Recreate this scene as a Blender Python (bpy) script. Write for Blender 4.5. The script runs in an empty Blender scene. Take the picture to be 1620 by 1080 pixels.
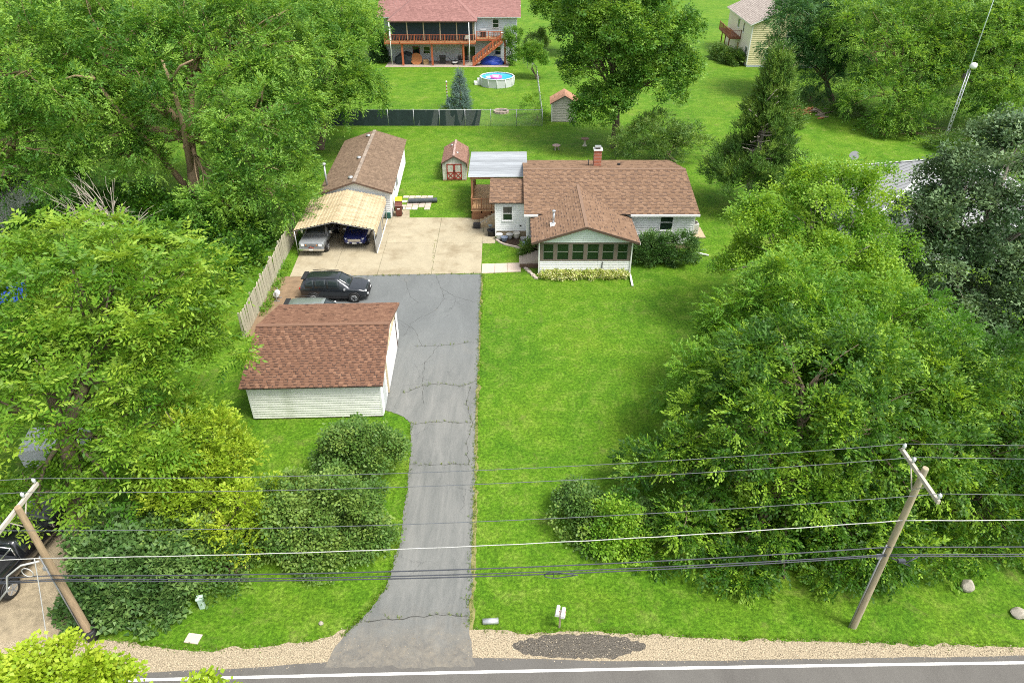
import bpy, bmesh, math, random
import numpy as np
from mathutils import Vector, Matrix
R = math.radians
random.seed(7)
SC = bpy.context.scene
COL = SC.collection

# ------------------------------------------------------------------ camera
CAM_H, CAM_PITCH = 24.0, 33.7
cam_d = bpy.data.cameras.new('camera'); cam = bpy.data.objects.new('camera', cam_d); COL.objects.link(cam)
cam.location = (0, 0, CAM_H); cam.rotation_euler = (R(90 - CAM_PITCH), 0, 0)
cam_d.sensor_width = 36; cam_d.lens = 24.0; cam_d.clip_start = .1; cam_d.clip_end = 3000
SC.camera = cam
# ------------------------------------------------------------------ sky, sun, exposure
SUN_EL, SUN_AZ = 60.0, 120.0          # azimuth measured from +Y (away from camera) towards +X
w = bpy.data.worlds.new('World'); SC.world = w; w.use_nodes = True
nt = w.node_tree; nt.nodes.clear()
sky = nt.nodes.new('ShaderNodeTexSky'); sky.sky_type = 'NISHITA'; sky.sun_disc = False
sky.sun_elevation = R(SUN_EL); sky.sun_rotation = R(SUN_AZ); sky.air_density = 1.0; sky.dust_density = 3.0; sky.ozone_density = 1.0
hs = nt.nodes.new('ShaderNodeHueSaturation'); hs.inputs['Saturation'].default_value = .25
bg = nt.nodes.new('ShaderNodeBackground'); bg.inputs['Strength'].default_value = .15
wo = nt.nodes.new('ShaderNodeOutputWorld')
nt.links.new(sky.outputs[0], hs.inputs['Color']); nt.links.new(hs.outputs[0], bg.inputs['Color']); nt.links.new(bg.outputs[0], wo.inputs[0])
sd = bpy.data.lights.new('sun', 'SUN'); sd.energy = 2.35; sd.angle = R(20); sd.color = (1, .95, .86)
so = bpy.data.objects.new('sun', sd); COL.objects.link(so)
_d = Vector((math.sin(R(SUN_AZ)) * math.cos(R(SUN_EL)), math.cos(R(SUN_AZ)) * math.cos(R(SUN_EL)), math.sin(R(SUN_EL))))
so.rotation_euler = _d.to_track_quat('Z', 'Y').to_euler(); so.location = (30, 30, 60)
vs = SC.view_settings; vs.view_transform = 'Standard'; vs.look = 'None'; vs.gamma = 1; vs.use_curve_mapping = False
vs.exposure = 0.95
SC.render.engine = 'CYCLES'
SC.cycles.use_denoising = False; SC.cycles.filter_width = 1.0; SC.cycles.max_bounces = 8; SC.cycles.diffuse_bounces = 4; SC.cycles.transmission_bounces = 6; SC.cycles.transparent_max_bounces = 8
SC.cycles.caustics_reflective = False; SC.cycles.caustics_refractive = False

# ------------------------------------------------------------------ survey helpers: sight lines from the drone to points on the plot
F, SN, CS = 1080.0, math.sin(R(CAM_PITCH)), math.cos(R(CAM_PITCH))
def _ray(px, py):
    u, v = (px - 810) / F, (py - 540) / F
    return u, CS - v * SN, -(SN + v * CS)
def gr(px, py, z=0.0):
    r = _ray(px, py); t = (z - CAM_H) / r[2]; return Vector((r[0] * t, r[1] * t, z))
def at(px, py, Y):
    r = _ray(px, py); t = Y / r[1]; return Vector((r[0] * t, Y, CAM_H + r[2] * t))

# ------------------------------------------------------------------ object helpers
def tag(o, label=None, cat=None, group=None, kind=None):
    if label: o['label'] = label
    if cat: o['category'] = cat
    if group: o['group'] = group
    if kind: o['kind'] = kind
    return o
def empty(name, loc=(0, 0, 0), rz=0.0, label=None, cat=None, group=None):
    o = bpy.data.objects.new(name, None); COL.objects.link(o); o.location = loc; o.rotation_euler = (0, 0, rz)
    o.empty_display_size = .2
    return tag(o, label, cat, group)
def link(name, me, m=None, parent=None, loc=None, rz=None):
    if m is not None and not me.materials: me.materials.append(m)
    o = bpy.data.objects.new(name, me); COL.objects.link(o)
    if parent: o.parent = parent
    if loc is not None: o.location = loc
    if rz is not None: o.rotation_euler = (0, 0, rz)
    return o
def copy_tree(o, parent=None):
    c = o.copy(); COL.objects.link(c); c.parent = parent
    for ch in list(o.children): copy_tree(ch, c)
    return c

class MB:
    def __init__(s): s.v = []; s.f = []; s.sm = []
    def add(s, vs_, fs, smooth=False):
        b = len(s.v); s.v += [tuple(p) for p in vs_]
        for f in fs: s.f.append([b + i for i in f]); s.sm.append(smooth)
        return s
    def box(s, c, d, rz=0, M=None):
        x, y, z = d[0] / 2, d[1] / 2, d[2] / 2
        ps = [Vector((i * x, j * y, k * z)) for k in (-1, 1) for j in (-1, 1) for i in (-1, 1)]
        if M is not None: ps = [M @ p for p in ps]
        if rz: m = Matrix.Rotation(rz, 3, 'Z'); ps = [m @ p for p in ps]
        c = Vector(c); ps = [p + c for p in ps]
        return s.add(ps, [(0, 2, 3, 1), (4, 5, 7, 6), (0, 1, 5, 4), (2, 6, 7, 3), (0, 4, 6, 2), (1, 3, 7, 5)])
    def bx(s, x0, x1, y0, y1, z0, z1):
        return s.box(((x0 + x1) / 2, (y0 + y1) / 2, (z0 + z1) / 2), (abs(x1 - x0), abs(y1 - y0), abs(z1 - z0)))
    def bar(s, a, b, wdt, hgt, up=(0, 0, 1)):
        a, b = Vector(a), Vector(b); d = b - a; L = d.length; d.normalize(); u = Vector(up)
        sd_ = d.cross(u)
        if sd_.length < 1e-4: sd_ = d.cross(Vector((0, 1, 0)))
        sd_.normalize(); u = sd_.cross(d)
        ps = [p + sd_ * i * wdt / 2 + u * k * hgt / 2 for p in (a, b) for k in (-1, 1) for i in (-1, 1)]
        return s.add(ps, [(0, 2, 3, 1), (4, 5, 7, 6), (0, 1, 5, 4), (2, 6, 7, 3), (0, 4, 6, 2), (1, 3, 7, 5)])
    def tube(s, pts, rad, n=8, cap=True, smooth=True):
        pts = [Vector(p) for p in pts]; rr = rad if isinstance(rad, (list, tuple)) else [rad] * len(pts)
        b = len(s.v); prev = None
        for i, p in enumerate(pts):
            d = (pts[min(i + 1, len(pts) - 1)] - pts[max(i - 1, 0)]).normalized()
            if prev is None: prev = d.orthogonal().normalized()
            x = (prev - d * prev.dot(d)); x = x.normalized() if x.length > 1e-5 else d.orthogonal().normalized(); prev = x; y = d.cross(x)
            s.v += [tuple(p + (x * math.cos(2 * math.pi * k / n) + y * math.sin(2 * math.pi * k / n)) * rr[i]) for k in range(n)]
        for i in range(len(pts) - 1):
            for k in range(n):
                a0 = b + i * n + k; a1 = b + i * n + (k + 1) % n
                s.f.append([a0, a1, a1 + n, a0 + n]); s.sm.append(smooth)
        if cap:
            s.f.append([b + k for k in reversed(range(n))]); s.sm.append(False)
            s.f.append([b + (len(pts) - 1) * n + k for k in range(n)]); s.sm.append(False)
        return s
    def lathe(s, prof, n=16, c=(0, 0, 0), smooth=True):
        b = len(s.v)
        for r_, z in prof:
            s.v += [(c[0] + r_ * math.cos(2 * math.pi * k / n), c[1] + r_ * math.sin(2 * math.pi * k / n), c[2] + z) for k in range(n)]
        for i in range(len(prof) - 1):
            for k in range(n):
                a0 = b + i * n + k; a1 = b + i * n + (k + 1) % n
                s.f.append([a0, a1, a1 + n, a0 + n]); s.sm.append(smooth)
        s.f.append([b + k for k in reversed(range(n))]); s.sm.append(False)
        s.f.append([b + (len(prof) - 1) * n + k for k in range(n)]); s.sm.append(False)
        return s
    def prism(s, poly, ext):          # poly: list of 3-D points, ext: extrusion vector
        n = len(poly); e = Vector(ext); ps = [Vector(p) for p in poly]
        return s.add(ps + [p + e for p in ps], [list(reversed(range(n))), list(range(n, 2 * n))] + [(i, (i + 1) % n, n + (i + 1) % n, n + i) for i in range(n)])
    def mesh(s, name, m=None):
        me = bpy.data.meshes.new(name); me.from_pydata(s.v, [], s.f)
        if any(s.sm): me.polygons.foreach_set('use_smooth', s.sm)
        if m is not None: me.materials.append(m)
        me.update()
        return me
    def fixn(s, me):
        bm = bmesh.new(); bm.from_mesh(me); bmesh.ops.recalc_face_normals(bm, faces=bm.faces); bm.to_mesh(me); bm.free()
    def build(s, name, m, parent=None, loc=None, rz=None, bevel=0):
        me = s.mesh(name, m); s.fixn(me)
        o = link(name, me, None, parent, loc, rz)
        if bevel:
            md = o.modifiers.new('bevel', 'BEVEL'); md.width = bevel; md.segments = 2; md.limit_method = 'ANGLE'
        return o
def bx(name, m, parent, x0, x1, y0, y1, z0, z1, bevel=0): return MB().bx(x0, x1, y0, y1, z0, z1).build(name, m, parent, bevel=bevel)

# ------------------------------------------------------------------ materials
MATS = {}
def _new(name):
    m = bpy.data.materials.new(name); m.use_nodes = True; n = m.node_tree.nodes; n.clear()
    return m, n, m.node_tree.links
def pmat(name, col, rough=.7, var=.12, scale=4.0, bump=0.0, bscale=40.0, metal=0.0, spec=.4, objvar=.0, stain=None, stain_scale=1.2, stain_lo=.5, stain_hi=.7, stretch=(1, 1, 1), space='Object'):
    if name in MATS: return MATS[name]
    m, n, l = _new(name)
    out = n.new('ShaderNodeOutputMaterial'); p = n.new('ShaderNodeBsdfPrincipled'); l.new(p.outputs[0], out.inputs[0])
    p.inputs['Roughness'].default_value = rough; p.inputs['Metallic'].default_value = metal; p.inputs['Specular IOR Level'].default_value = spec
    tc = n.new('ShaderNodeTexCoord'); mp = n.new('ShaderNodeMapping'); mp.inputs['Scale'].default_value = stretch
    l.new(tc.outputs[space], mp.inputs[0])
    ns = n.new('ShaderNodeTexNoise'); ns.inputs['Scale'].default_value = scale; ns.inputs['Detail'].default_value = 6; ns.inputs['Roughness'].default_value = .6
    l.new(mp.outputs[0], ns.inputs[0])
    mr = n.new('ShaderNodeMapRange'); mr.inputs['From Min'].default_value = .25; mr.inputs['From Max'].default_value = .75
    mr.inputs['To Min'].default_value = 1 - var; mr.inputs['To Max'].default_value = 1 + var; l.new(ns.outputs[0], mr.inputs[0])
    val = mr.outputs[0]
    if objvar:
        oi = n.new('ShaderNodeObjectInfo'); m2 = n.new('ShaderNodeMapRange'); m2.inputs['To Min'].default_value = 1 - objvar; m2.inputs['To Max'].default_value = 1 + objvar
        l.new(oi.outputs['Random'], m2.inputs[0]); mm = n.new('ShaderNodeMath'); mm.operation = 'MULTIPLY'; l.new(val, mm.inputs[0]); l.new(m2.outputs[0], mm.inputs[1]); val = mm.outputs[0]
    vm = n.new('ShaderNodeVectorMath'); vm.operation = 'SCALE'; vm.inputs[0].default_value = col[:3]; l.new(val, vm.inputs['Scale'])
    cur = vm.outputs[0]
    if stain:
        n2 = n.new('ShaderNodeTexNoise'); n2.inputs['Scale'].default_value = stain_scale; n2.inputs['Detail'].default_value = 8; n2.inputs['Roughness'].default_value = .65; l.new(mp.outputs[0], n2.inputs[0])
        m3 = n.new('ShaderNodeMapRange'); m3.inputs['From Min'].default_value = stain_lo; m3.inputs['From Max'].default_value = stain_hi; l.new(n2.outputs[0], m3.inputs[0])
        mx = n.new('ShaderNodeMix'); mx.data_type = 'RGBA'; l.new(m3.outputs[0], mx.inputs['Factor']); l.new(cur, mx.inputs[6]); mx.inputs[7].default_value = (*stain, 1); cur = mx.outputs[2]
    l.new(cur, p.inputs['Base Color'])
    if bump:
        nb = n.new('ShaderNodeTexNoise'); nb.inputs['Scale'].default_value = bscale; nb.inputs['Detail'].default_value = 4; l.new(mp.outputs[0], nb.inputs[0])
        bp = n.new('ShaderNodeBump'); bp.inputs['Strength'].default_value = bump; bp.inputs['Distance'].default_value = .03; l.new(nb.outputs[0], bp.inputs['Height']); l.new(bp.outputs[0], p.inputs['Normal'])
    MATS[name] = m
    return m
def rampmat(name, stops, attr=None, rough=.8, noise=.12, nscale=6, spec=.2, bump=0, bscale=60):
    """colour picked from stops by a per-piece attribute (or by object random)"""
    if name in MATS: return MATS[name]
    m, n, l = _new(name)
    out = n.new('ShaderNodeOutputMaterial'); p = n.new('ShaderNodeBsdfPrincipled'); l.new(p.outputs[0], out.inputs[0])
    p.inputs['Roughness'].default_value = rough; p.inputs['Specular IOR Level'].default_value = spec
    if attr: a = n.new('ShaderNodeAttribute'); a.attribute_name = attr; src = a.outputs['Fac']
    else: a = n.new('ShaderNodeObjectInfo'); src = a.outputs['Random']
    cr = n.new('ShaderNodeValToRGB'); l.new(src, cr.inputs[0]); e = cr.color_ramp.elements
    while len(e) < len(stops): e.new(.5)
    if len(stops) == 1: stops = [stops[0], (1, stops[0][1])]
    for i, (t, c) in enumerate(stops): e[i].position = t; e[i].color = (*c, 1)
    tc = n.new('ShaderNodeTexCoord'); ns = n.new('ShaderNodeTexNoise'); ns.inputs['Scale'].default_value = nscale; ns.inputs['Detail'].default_value = 6; l.new(tc.outputs['Object'], ns.inputs[0])
    mr = n.new('ShaderNodeMapRange'); mr.inputs['From Min'].default_value = .25; mr.inputs['From Max'].default_value = .75; mr.inputs['To Min'].default_value = 1 - noise; mr.inputs['To Max'].default_value = 1 + noise; l.new(ns.outputs[0], mr.inputs[0])
    vm = n.new('ShaderNodeVectorMath'); vm.operation = 'SCALE'; l.new(cr.outputs[0], vm.inputs[0]); l.new(mr.outputs[0], vm.inputs['Scale']); l.new(vm.outputs[0], p.inputs['Base Color'])
    if bump:
        nb = n.new('ShaderNodeTexNoise'); nb.inputs['Scale'].default_value = bscale; l.new(tc.outputs['Object'], nb.inputs[0])
        bp = n.new('ShaderNodeBump'); bp.inputs['Strength'].default_value = bump; bp.inputs['Distance'].default_value = .02; l.new(nb.outputs[0], bp.inputs['Height']); l.new(bp.outputs[0], p.inputs['Normal'])
    MATS[name] = m
    return m
def glassmat(name, tint=(.02, .04, .03), clear=.35):
    if name in MATS: return MATS[name]
    m, n, l = _new(name)
    out = n.new('ShaderNodeOutputMaterial'); p = n.new('ShaderNodeBsdfPrincipled'); p.inputs['Base Color'].default_value = (*tint, 1); p.inputs['Roughness'].default_value = .06; p.inputs['Specular IOR Level'].default_value = .6
    t = n.new('ShaderNodeBsdfTransparent'); t.inputs[0].default_value = (.75, .85, .8, 1); mx = n.new('ShaderNodeMixShader'); mx.inputs[0].default_value = clear
    l.new(p.outputs[0], mx.inputs[1]); l.new(t.outputs[0], mx.inputs[2]); l.new(mx.outputs[0], out.inputs[0])
    MATS[name] = m
    return m
def leafmat(name, stops, trans=.35, tcol=1.5, rough=.5, spec=.3):
    """leaf tone attribute -> colour; part of the light passes through the leaf"""
    if name in MATS: return MATS[name]
    m, n, l = _new(name)
    out = n.new('ShaderNodeOutputMaterial'); p = n.new('ShaderNodeBsdfPrincipled'); p.inputs['Roughness'].default_value = rough; p.inputs['Specular IOR Level'].default_value = spec
    a = n.new('ShaderNodeAttribute'); a.attribute_name = 'tone'; cr = n.new('ShaderNodeValToRGB'); l.new(a.outputs['Fac'], cr.inputs[0]); e = cr.color_ramp.elements
    while len(e) < len(stops): e.new(.5)
    for i, (t, c) in enumerate(stops): e[i].position = t; e[i].color = (*c, 1)
    l.new(cr.outputs[0], p.inputs['Base Color'])
    tr = n.new('ShaderNodeBsdfTranslucent'); vm = n.new('ShaderNodeVectorMath'); vm.operation = 'MULTIPLY'; vm.inputs[1].default_value = (tcol * 1.15, tcol, tcol * .6); l.new(cr.outputs[0], vm.inputs[0]); l.new(vm.outputs[0], tr.inputs[0])
    mx = n.new('ShaderNodeMixShader'); mx.inputs[0].default_value = trans; l.new(p.outputs[0], mx.inputs[1]); l.new(tr.outputs[0], mx.inputs[2]); l.new(mx.outputs[0], out.inputs[0])
    MATS[name] = m
    return m

def grassmat():
    m, n, l = _new('lawn grass')
    out = n.new('ShaderNodeOutputMaterial'); p = n.new('ShaderNodeBsdfPrincipled'); l.new(p.outputs[0], out.inputs[0]); p.inputs['Roughness'].default_value = .85; p.inputs['Specular IOR Level'].default_value = .15
    tc = n.new('ShaderNodeTexCoord')
    def noise(sc, det=5, ro=.6, dist=0):
        x = n.new('ShaderNodeTexNoise'); x.inputs['Scale'].default_value = sc; x.inputs['Detail'].default_value = det; x.inputs['Roughness'].default_value = ro; x.inputs['Distortion'].default_value = dist; l.new(tc.outputs['Object'], x.inputs[0]); return x.outputs[0]
    def ramp(src, stops):
        cr = n.new('ShaderNodeValToRGB'); l.new(src, cr.inputs[0]); e = cr.color_ramp.elements
        while len(e) < len(stops): e.new(.5)
        for i, (t, c) in enumerate(stops): e[i].position = t; e[i].color = (*c, 1)
        return cr.outputs[0]
    def mix(f, a, b, mode='MIX'):
        x = n.new('ShaderNodeMix'); x.data_type = 'RGBA'; x.blend_type = mode
        if isinstance(f, float): x.inputs['Factor'].default_value = f
        else: l.new(f, x.inputs['Factor'])
        l.new(a, x.inputs[6]); l.new(b, x.inputs[7]); return x.outputs[2]
    big = ramp(noise(.16, 6, .62, .6), [(.34, (.048, .14, .007)), (.5, (.088, .20, .009)), (.66, (.145, .24, .016))])
    mid = ramp(noise(.9, 8, .75, .3), [(.34, (.036, .112, .005)), (.5, (.086, .195, .008)), (.66, (.185, .265, .04))])
    fine = ramp(noise(6.5, 5, .8), [(.35, (.32, .38, .28)), (.5, (.92, .92, .92)), (.65, (1.8, 1.65, 2.1))])
    c = mix(.55, big, mid); c = mix(.85, c, fine, 'MULTIPLY')
    dry = n.new('ShaderNodeMapRange'); dry.inputs['From Min'].default_value = .56; dry.inputs['From Max'].default_value = .72; l.new(noise(.55, 8, .75, .8), dry.inputs[0])
    dc = n.new('ShaderNodeRGB'); dc.outputs[0].default_value = (.21, .19, .07, 1)
    dm = n.new('ShaderNodeMath'); dm.operation = 'MULTIPLY'; dm.inputs[1].default_value = .5; l.new(dry.outputs[0], dm.inputs[0])
    c = mix(dm.outputs[0], c, dc.outputs[0])
    l.new(c, p.inputs['Base Color'])
    b1 = n.new('ShaderNodeBump'); b1.inputs['Strength'].default_value = .9; b1.inputs['Distance'].default_value = .06; l.new(noise(14, 5, .8), b1.inputs['Height'])
    b2 = n.new('ShaderNodeBump'); b2.inputs['Strength'].default_value = .5; b2.inputs['Distance'].default_value = .12; l.new(noise(2.5, 3), b2.inputs['Height']); l.new(b1.outputs[0], b2.inputs['Normal']); l.new(b2.outputs[0], p.inputs['Normal'])
    return m
def asphaltmat(name, col, light, crack=True, tan=None, lane=None, apron=None):
    m, n, l = _new(name)
    out = n.new('ShaderNodeOutputMaterial'); p = n.new('ShaderNodeBsdfPrincipled'); l.new(p.outputs[0], out.inputs[0]); p.inputs['Roughness'].default_value = .85; p.inputs['Specular IOR Level'].default_value = .25
    tc = n.new('ShaderNodeTexCoord')
    def noise(sc, det=6, ro=.65, dist=0, st=None):
        x = n.new('ShaderNodeTexNoise'); x.inputs['Scale'].default_value = sc; x.inputs['Detail'].default_value = det; x.inputs['Roughness'].default_value = ro; x.inputs['Distortion'].default_value = dist
        if st:
            mp = n.new('ShaderNodeMapping'); mp.inputs['Scale'].default_value = st; l.new(tc.outputs['Object'], mp.inputs[0]); l.new(mp.outputs[0], x.inputs[0])
        else: l.new(tc.outputs['Object'], x.inputs[0])
        return x
    def rng(src, a, b, c=0., d=1.):
        x = n.new('ShaderNodeMapRange'); x.inputs['From Min'].default_value = a; x.inputs['From Max'].default_value = b; x.inputs['To Min'].default_value = c; x.inputs['To Max'].default_value = d; l.new(src, x.inputs[0]); return x.outputs[0]
    def mixc(f, a, b):
        x = n.new('ShaderNodeMix'); x.data_type = 'RGBA'; l.new(f, x.inputs['Factor'])
        for s_, k in ((a, 6), (b, 7)):
            if isinstance(s_, tuple): x.inputs[k].default_value = (*s_, 1)
            else: l.new(s_, x.inputs[k])
        return x.outputs[2]
    c = mixc(rng(noise(.5, 7, .7, .5, (1, .35, 1)).outputs[0], .3, .72), col, light)
    c = mixc(rng(noise(45, 3, .8).outputs[0], .4, .75, 0, .45), c, tuple(min(1, v * 1.7) for v in light))
    if tan: c = mixc(rng(noise(.38, 6, .65, .8).outputs[0], .62, .74, 0, .6), c, tan)
    if lane or apron:
        sx = n.new('ShaderNodeSeparateXYZ'); l.new(tc.outputs['Object'], sx.inputs[0])
        def yband(y0, y1, amp, sc):
            nn_ = noise(sc, 6, .7, .6); ma = n.new('ShaderNodeMath'); ma.operation = 'MULTIPLY_ADD'; l.new(nn_.outputs[0], ma.inputs[0]); ma.inputs[1].default_value = amp; l.new(sx.outputs['Y'], ma.inputs[2]); return rng(ma.outputs[0], y0, y1, 1., 0.)
        if lane: c = mixc(yband(33, 41, 6, .5), c, mixc(rng(noise(.9, 8, .75, .5, (1.6, .25, 1)).outputs[0], .35, .65), lane[0], lane[1]))
        if apron: c = mixc(yband(16.4, 18.4, 3.4, 1.1), c, mixc(rng(noise(2.6, 8, .8, .4).outputs[0], .36, .62), apron[0], apron[1]))
        c = mixc(rng(noise(38, 4, .8).outputs[0], .42, .7, 0, .4), c, tuple(min(1, v * 1.35) for v in light))
    if crack:
        nz = noise(1.2, 8, .75); va = n.new('ShaderNodeVectorMath'); va.operation = 'SCALE'; va.inputs['Scale'].default_value = .9; l.new(nz.outputs['Color'], va.inputs[0])
        ad = n.new('ShaderNodeVectorMath'); ad.operation = 'ADD'; l.new(tc.outputs['Object'], ad.inputs[0]); l.new(va.outputs[0], ad.inputs[1])
        vo = n.new('ShaderNodeTexVoronoi'); vo.feature = 'DISTANCE_TO_EDGE'; vo.inputs['Scale'].default_value = .5; l.new(ad.outputs[0], vo.inputs['Vector'])
        e = rng(vo.outputs['Distance'], .0, .008, 1., 0.)
        msk = rng(noise(.3, 4, .6).outputs[0], .5, .64, 0, .9); mu = n.new('ShaderNodeMath'); mu.operation = 'MULTIPLY'; l.new(e, mu.inputs[0]); l.new(msk, mu.inputs[1])
        c = mixc(mu.outputs[0], c, tuple(v * .5 for v in col))
    l.new(c, p.inputs['Base Color'])
    bp = n.new('ShaderNodeBump'); bp.inputs['Strength'].default_value = .5; bp.inputs['Distance'].default_value = .01; l.new(noise(70, 3).outputs[0], bp.inputs['Height']); l.new(bp.outputs[0], p.inputs['Normal'])
    return m

white_siding = pmat('white vinyl siding', (.74, .76, .75), .55, .06, 2, stain=(.48, .50, .45), stain_scale=.9, stain_lo=.6, stain_hi=.9, objvar=.03)
mint_siding = pmat('pale mint siding', (.67, .73, .70), .55, .05, 2, objvar=.03)
garage_siding = pmat('garage siding', (.74, .75, .70), .6, .06, 2, stain=(.36, .40, .28), stain_scale=.8, stain_lo=.52, stain_hi=.85, objvar=.04, stretch=(1, 1, 3))
white_trim = pmat('white trim', (.76, .77, .76), .45, .05, 3)
white_wall = pmat('white wall', (.74, .75, .74), .6, .05, 2)
brown_trim = pmat('dark brown trim', (.10, .065, .05), .5, .12, 5)
taupe_trim = pmat('taupe porch posts', (.155, .125, .105), .6, .12, 5)
dark_line = pmat('dark edge', (.05, .045, .04), .6, .1, 5)
glass = glassmat('window glass', (.015, .03, .022), .0)
screen_glass = glassmat('porch glass', (.014, .034, .018), .22)
tan_found = pmat('tan block foundation', (.38, .31, .2), .85, .15, 4, .4, 20)
concrete = pmat('concrete slab', (.355, .31, .215), .85, .12, 1.3, .15, 60, objvar=.05, stain=(.23, .185, .115), stain_scale=.5, stain_lo=.48, stain_hi=.72)
concrete2 = pmat('walk concrete', (.50, .41, .34), .85, .1, 2, .15, 60)
step_stone = pmat('concrete step', (.42, .36, .29), .85, .14, 3, .2, 30)
redwood = pmat('reddish deck wood', (.40, .105, .045), .65, .18, 3, .15, 30, objvar=.1, stretch=(4, 4, 1))
cedarwood = pmat('brown deck wood', (.26, .125, .06), .7, .2, 3, .15, 30, objvar=.15, stretch=(4, 4, 1))
deckfloor = pmat('deck floor boards', (.52, .33, .17), .7, .18, 2.5, objvar=.15, stretch=(1, 5, 1))
fencewood = pmat('weathered fence wood', (.42, .39, .29), .85, .2, 3, .3, 25, objvar=.16, stain=(.24, .26, .15), stain_scale=1.5, stretch=(3, 3, .6))
galv = pmat('galvanised metal', (.50, .52, .54), .4, .15, 6, metal=.6)
tin_roof = pmat('weathered tin panel', (.25, .27, .29), .55, .38, 1.6, stretch=(.35, 7, 1), objvar=.28)
beige_metal = pmat('beige corrugated metal', (.47, .385, .25), .5, .18, 2.5, stretch=(.6, 4, 1), stain=(.24, .18, .09), stain_scale=.9, stain_lo=.45, stain_hi=.75, objvar=.12)
blackplastic = pmat('black plastic', (.022, .022, .024), .5, .2, 6)
rubber = pmat('tyre rubber', (.02, .02, .02), .8, .2, 8)
greymetal = pmat('grey metal', (.30, .31, .32), .45, .12, 6, metal=.3)
chrome = pmat('chrome', (.7, .7, .72), .2, .05, 6, metal=.9)
bark = pmat('tree bark', (.15, .115, .08), .9, .35, 5, .7, 14, stretch=(1, 1, .25))
bark_tan = pmat('tan maple bark', (.30, .215, .13), .9, .3, 4, .6, 14, stretch=(1, 1, .25))
bark_grey = pmat('grey dead wood', (.34, .30, .25), .9, .25, 6, .4, 20)
polewood = pmat('weathered utility pole', (.36, .30, .20), .85, .25, 6, .3, 30, stretch=(3, 3, .3), stain=(.28, .28, .22), stain_scale=2)
polewood2 = pmat('tan utility pole', (.33, .24, .15), .85, .25, 6, .3, 30, stretch=(3, 3, .3))
armwood = pmat('bleached crossarm', (.44, .40, .34), .8, .12, 6)
cable_al = pmat('bare aluminium cable', (.11, .12, .135), .5, .1, 6)
cable_blk = pmat('black cable', (.05, .055, .07), .5, .1, 6)
white_cable = pmat('pale cable', (.46, .46, .45), .5, .1, 6)
brickm = pmat('red chimney brick', (.36, .11, .06), .85, .3, 9, .4, 14)
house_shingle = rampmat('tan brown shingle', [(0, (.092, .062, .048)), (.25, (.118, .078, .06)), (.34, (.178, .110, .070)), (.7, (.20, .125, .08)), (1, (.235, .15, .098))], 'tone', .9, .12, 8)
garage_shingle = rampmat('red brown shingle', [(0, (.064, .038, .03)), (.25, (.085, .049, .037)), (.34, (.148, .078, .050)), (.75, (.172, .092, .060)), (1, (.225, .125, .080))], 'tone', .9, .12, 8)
garage_shingle_o = rampmat('red brown shingle single', [(0, (.148, .078, .050)), (.75, (.172, .092, .060)), (1, (.225, .125, .080))], None, .9, .12, 8)
long_shingle = rampmat('dark brown shingle', [(0, (.13, .09, .062)), (.5, (.165, .115, .08)), (1, (.205, .145, .10))], 'tone', .9, .2, 2)
pink_shingle = rampmat('dusty red shingle', [(0, (.20, .10, .092)), (.5, (.24, .125, .112)), (1, (.285, .15, .135))], 'tone', .9, .12, 3)
grey_shingle = rampmat('grey brown shingle', [(0, (.27, .23, .20)), (.5, (.34, .29, .26)), (1, (.41, .36, .32))], 'tone', .9, .12, 3)
paver = pmat('paver', (.50, .42, .36), .85, .15, 4, .2, 30, objvar=.15)

# ================================================================== SETTING
def sheet(name, pts, z, m, jag=0.0, step=.18, kind='structure', parent=None, thick=0.0, seed=1):
    rnd = random.Random(seed); out = []
    for i, a in enumerate(pts):
        b = pts[(i + 1) % len(pts)]; a2, b2 = Vector(a[:2]), Vector(b[:2]); L = (b2 - a2).length
        k = max(1, int(L / step)) if jag else 1; nrm = Vector((-(b2 - a2).y, (b2 - a2).x)).normalized()
        o = 0
        for j in range(k):
            o = o * .55 + rnd.uniform(-jag, jag) * .8; p = a2.lerp(b2, j / k) + nrm * o * min(1, 3 * min(j, k - j) / k); out.append((p.x, p.y, z))
    bm = bmesh.new(); vv = [bm.verts.new(p) for p in out]; f = bm.faces.new(vv)
    bmesh.ops.triangulate(bm, faces=[f]); bmesh.ops.recalc_face_normals(bm, faces=bm.faces)
    for f in bm.faces:
        if f.normal.z < 0: f.normal_flip()
    if thick:
        r = bmesh.ops.extrude_face_region(bm, geom=list(bm.faces)); 
        for v in [x for x in r['geom'] if isinstance(x, bmesh.types.BMVert)]: v.co.z -= thick
        bmesh.ops.recalc_face_normals(bm, faces=bm.faces)
    me = bpy.data.meshes.new(name); bm.to_mesh(me); bm.free(); me.materials.append(m)
    o = link(name, me, None, parent)
    if kind and not parent: o['kind'] = kind
    return o
def roadline(x):
    xx = max(-60, min(60, x)); y = 14.15 + .0215 * xx - .0002 * xx * xx
    return y
def strip(name, xs, y0f, y1f, z, m, parent=None, kind='structure'):
    mb = MB(); vs_ = []
    for x in xs: vs_ += [(x, y0f(x), z), (x, y1f(x), z)]
    mb.add(vs_, [(2 * i, 2 * i + 2, 2 * i + 3, 2 * i + 1) for i in range(len(xs) - 1)])
    o = mb.build(name, m, parent)
    if kind and not parent: o['kind'] = kind
    return o
lawn_m = grassmat()
mb = MB(); 
mb.add([(-900, -500, 0), (900, -500, 0), (900, 1500, 0), (-900, 1500, 0)], [(0, 1, 2, 3)])
tag(mb.build('lawn_ground', lawn_m), kind='structure')
road_m = asphaltmat('road asphalt', (.085, .08, .074), (.125, .12, .11), crack=False)
drive_m = asphaltmat('driveway asphalt', (.09, .097, .098), (.15, .16, .16), crack=True, tan=(.2, .19, .165), lane=((.118, .124, .118), (.2, .2, .188)), apron=((.105, .10, .092), (.205, .182, .145)))
gravel_m = rampmat('gravel', [(0, (.33, .275, .19))], None, .9, .75, 22, .2, 1.0, 40)
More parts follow.
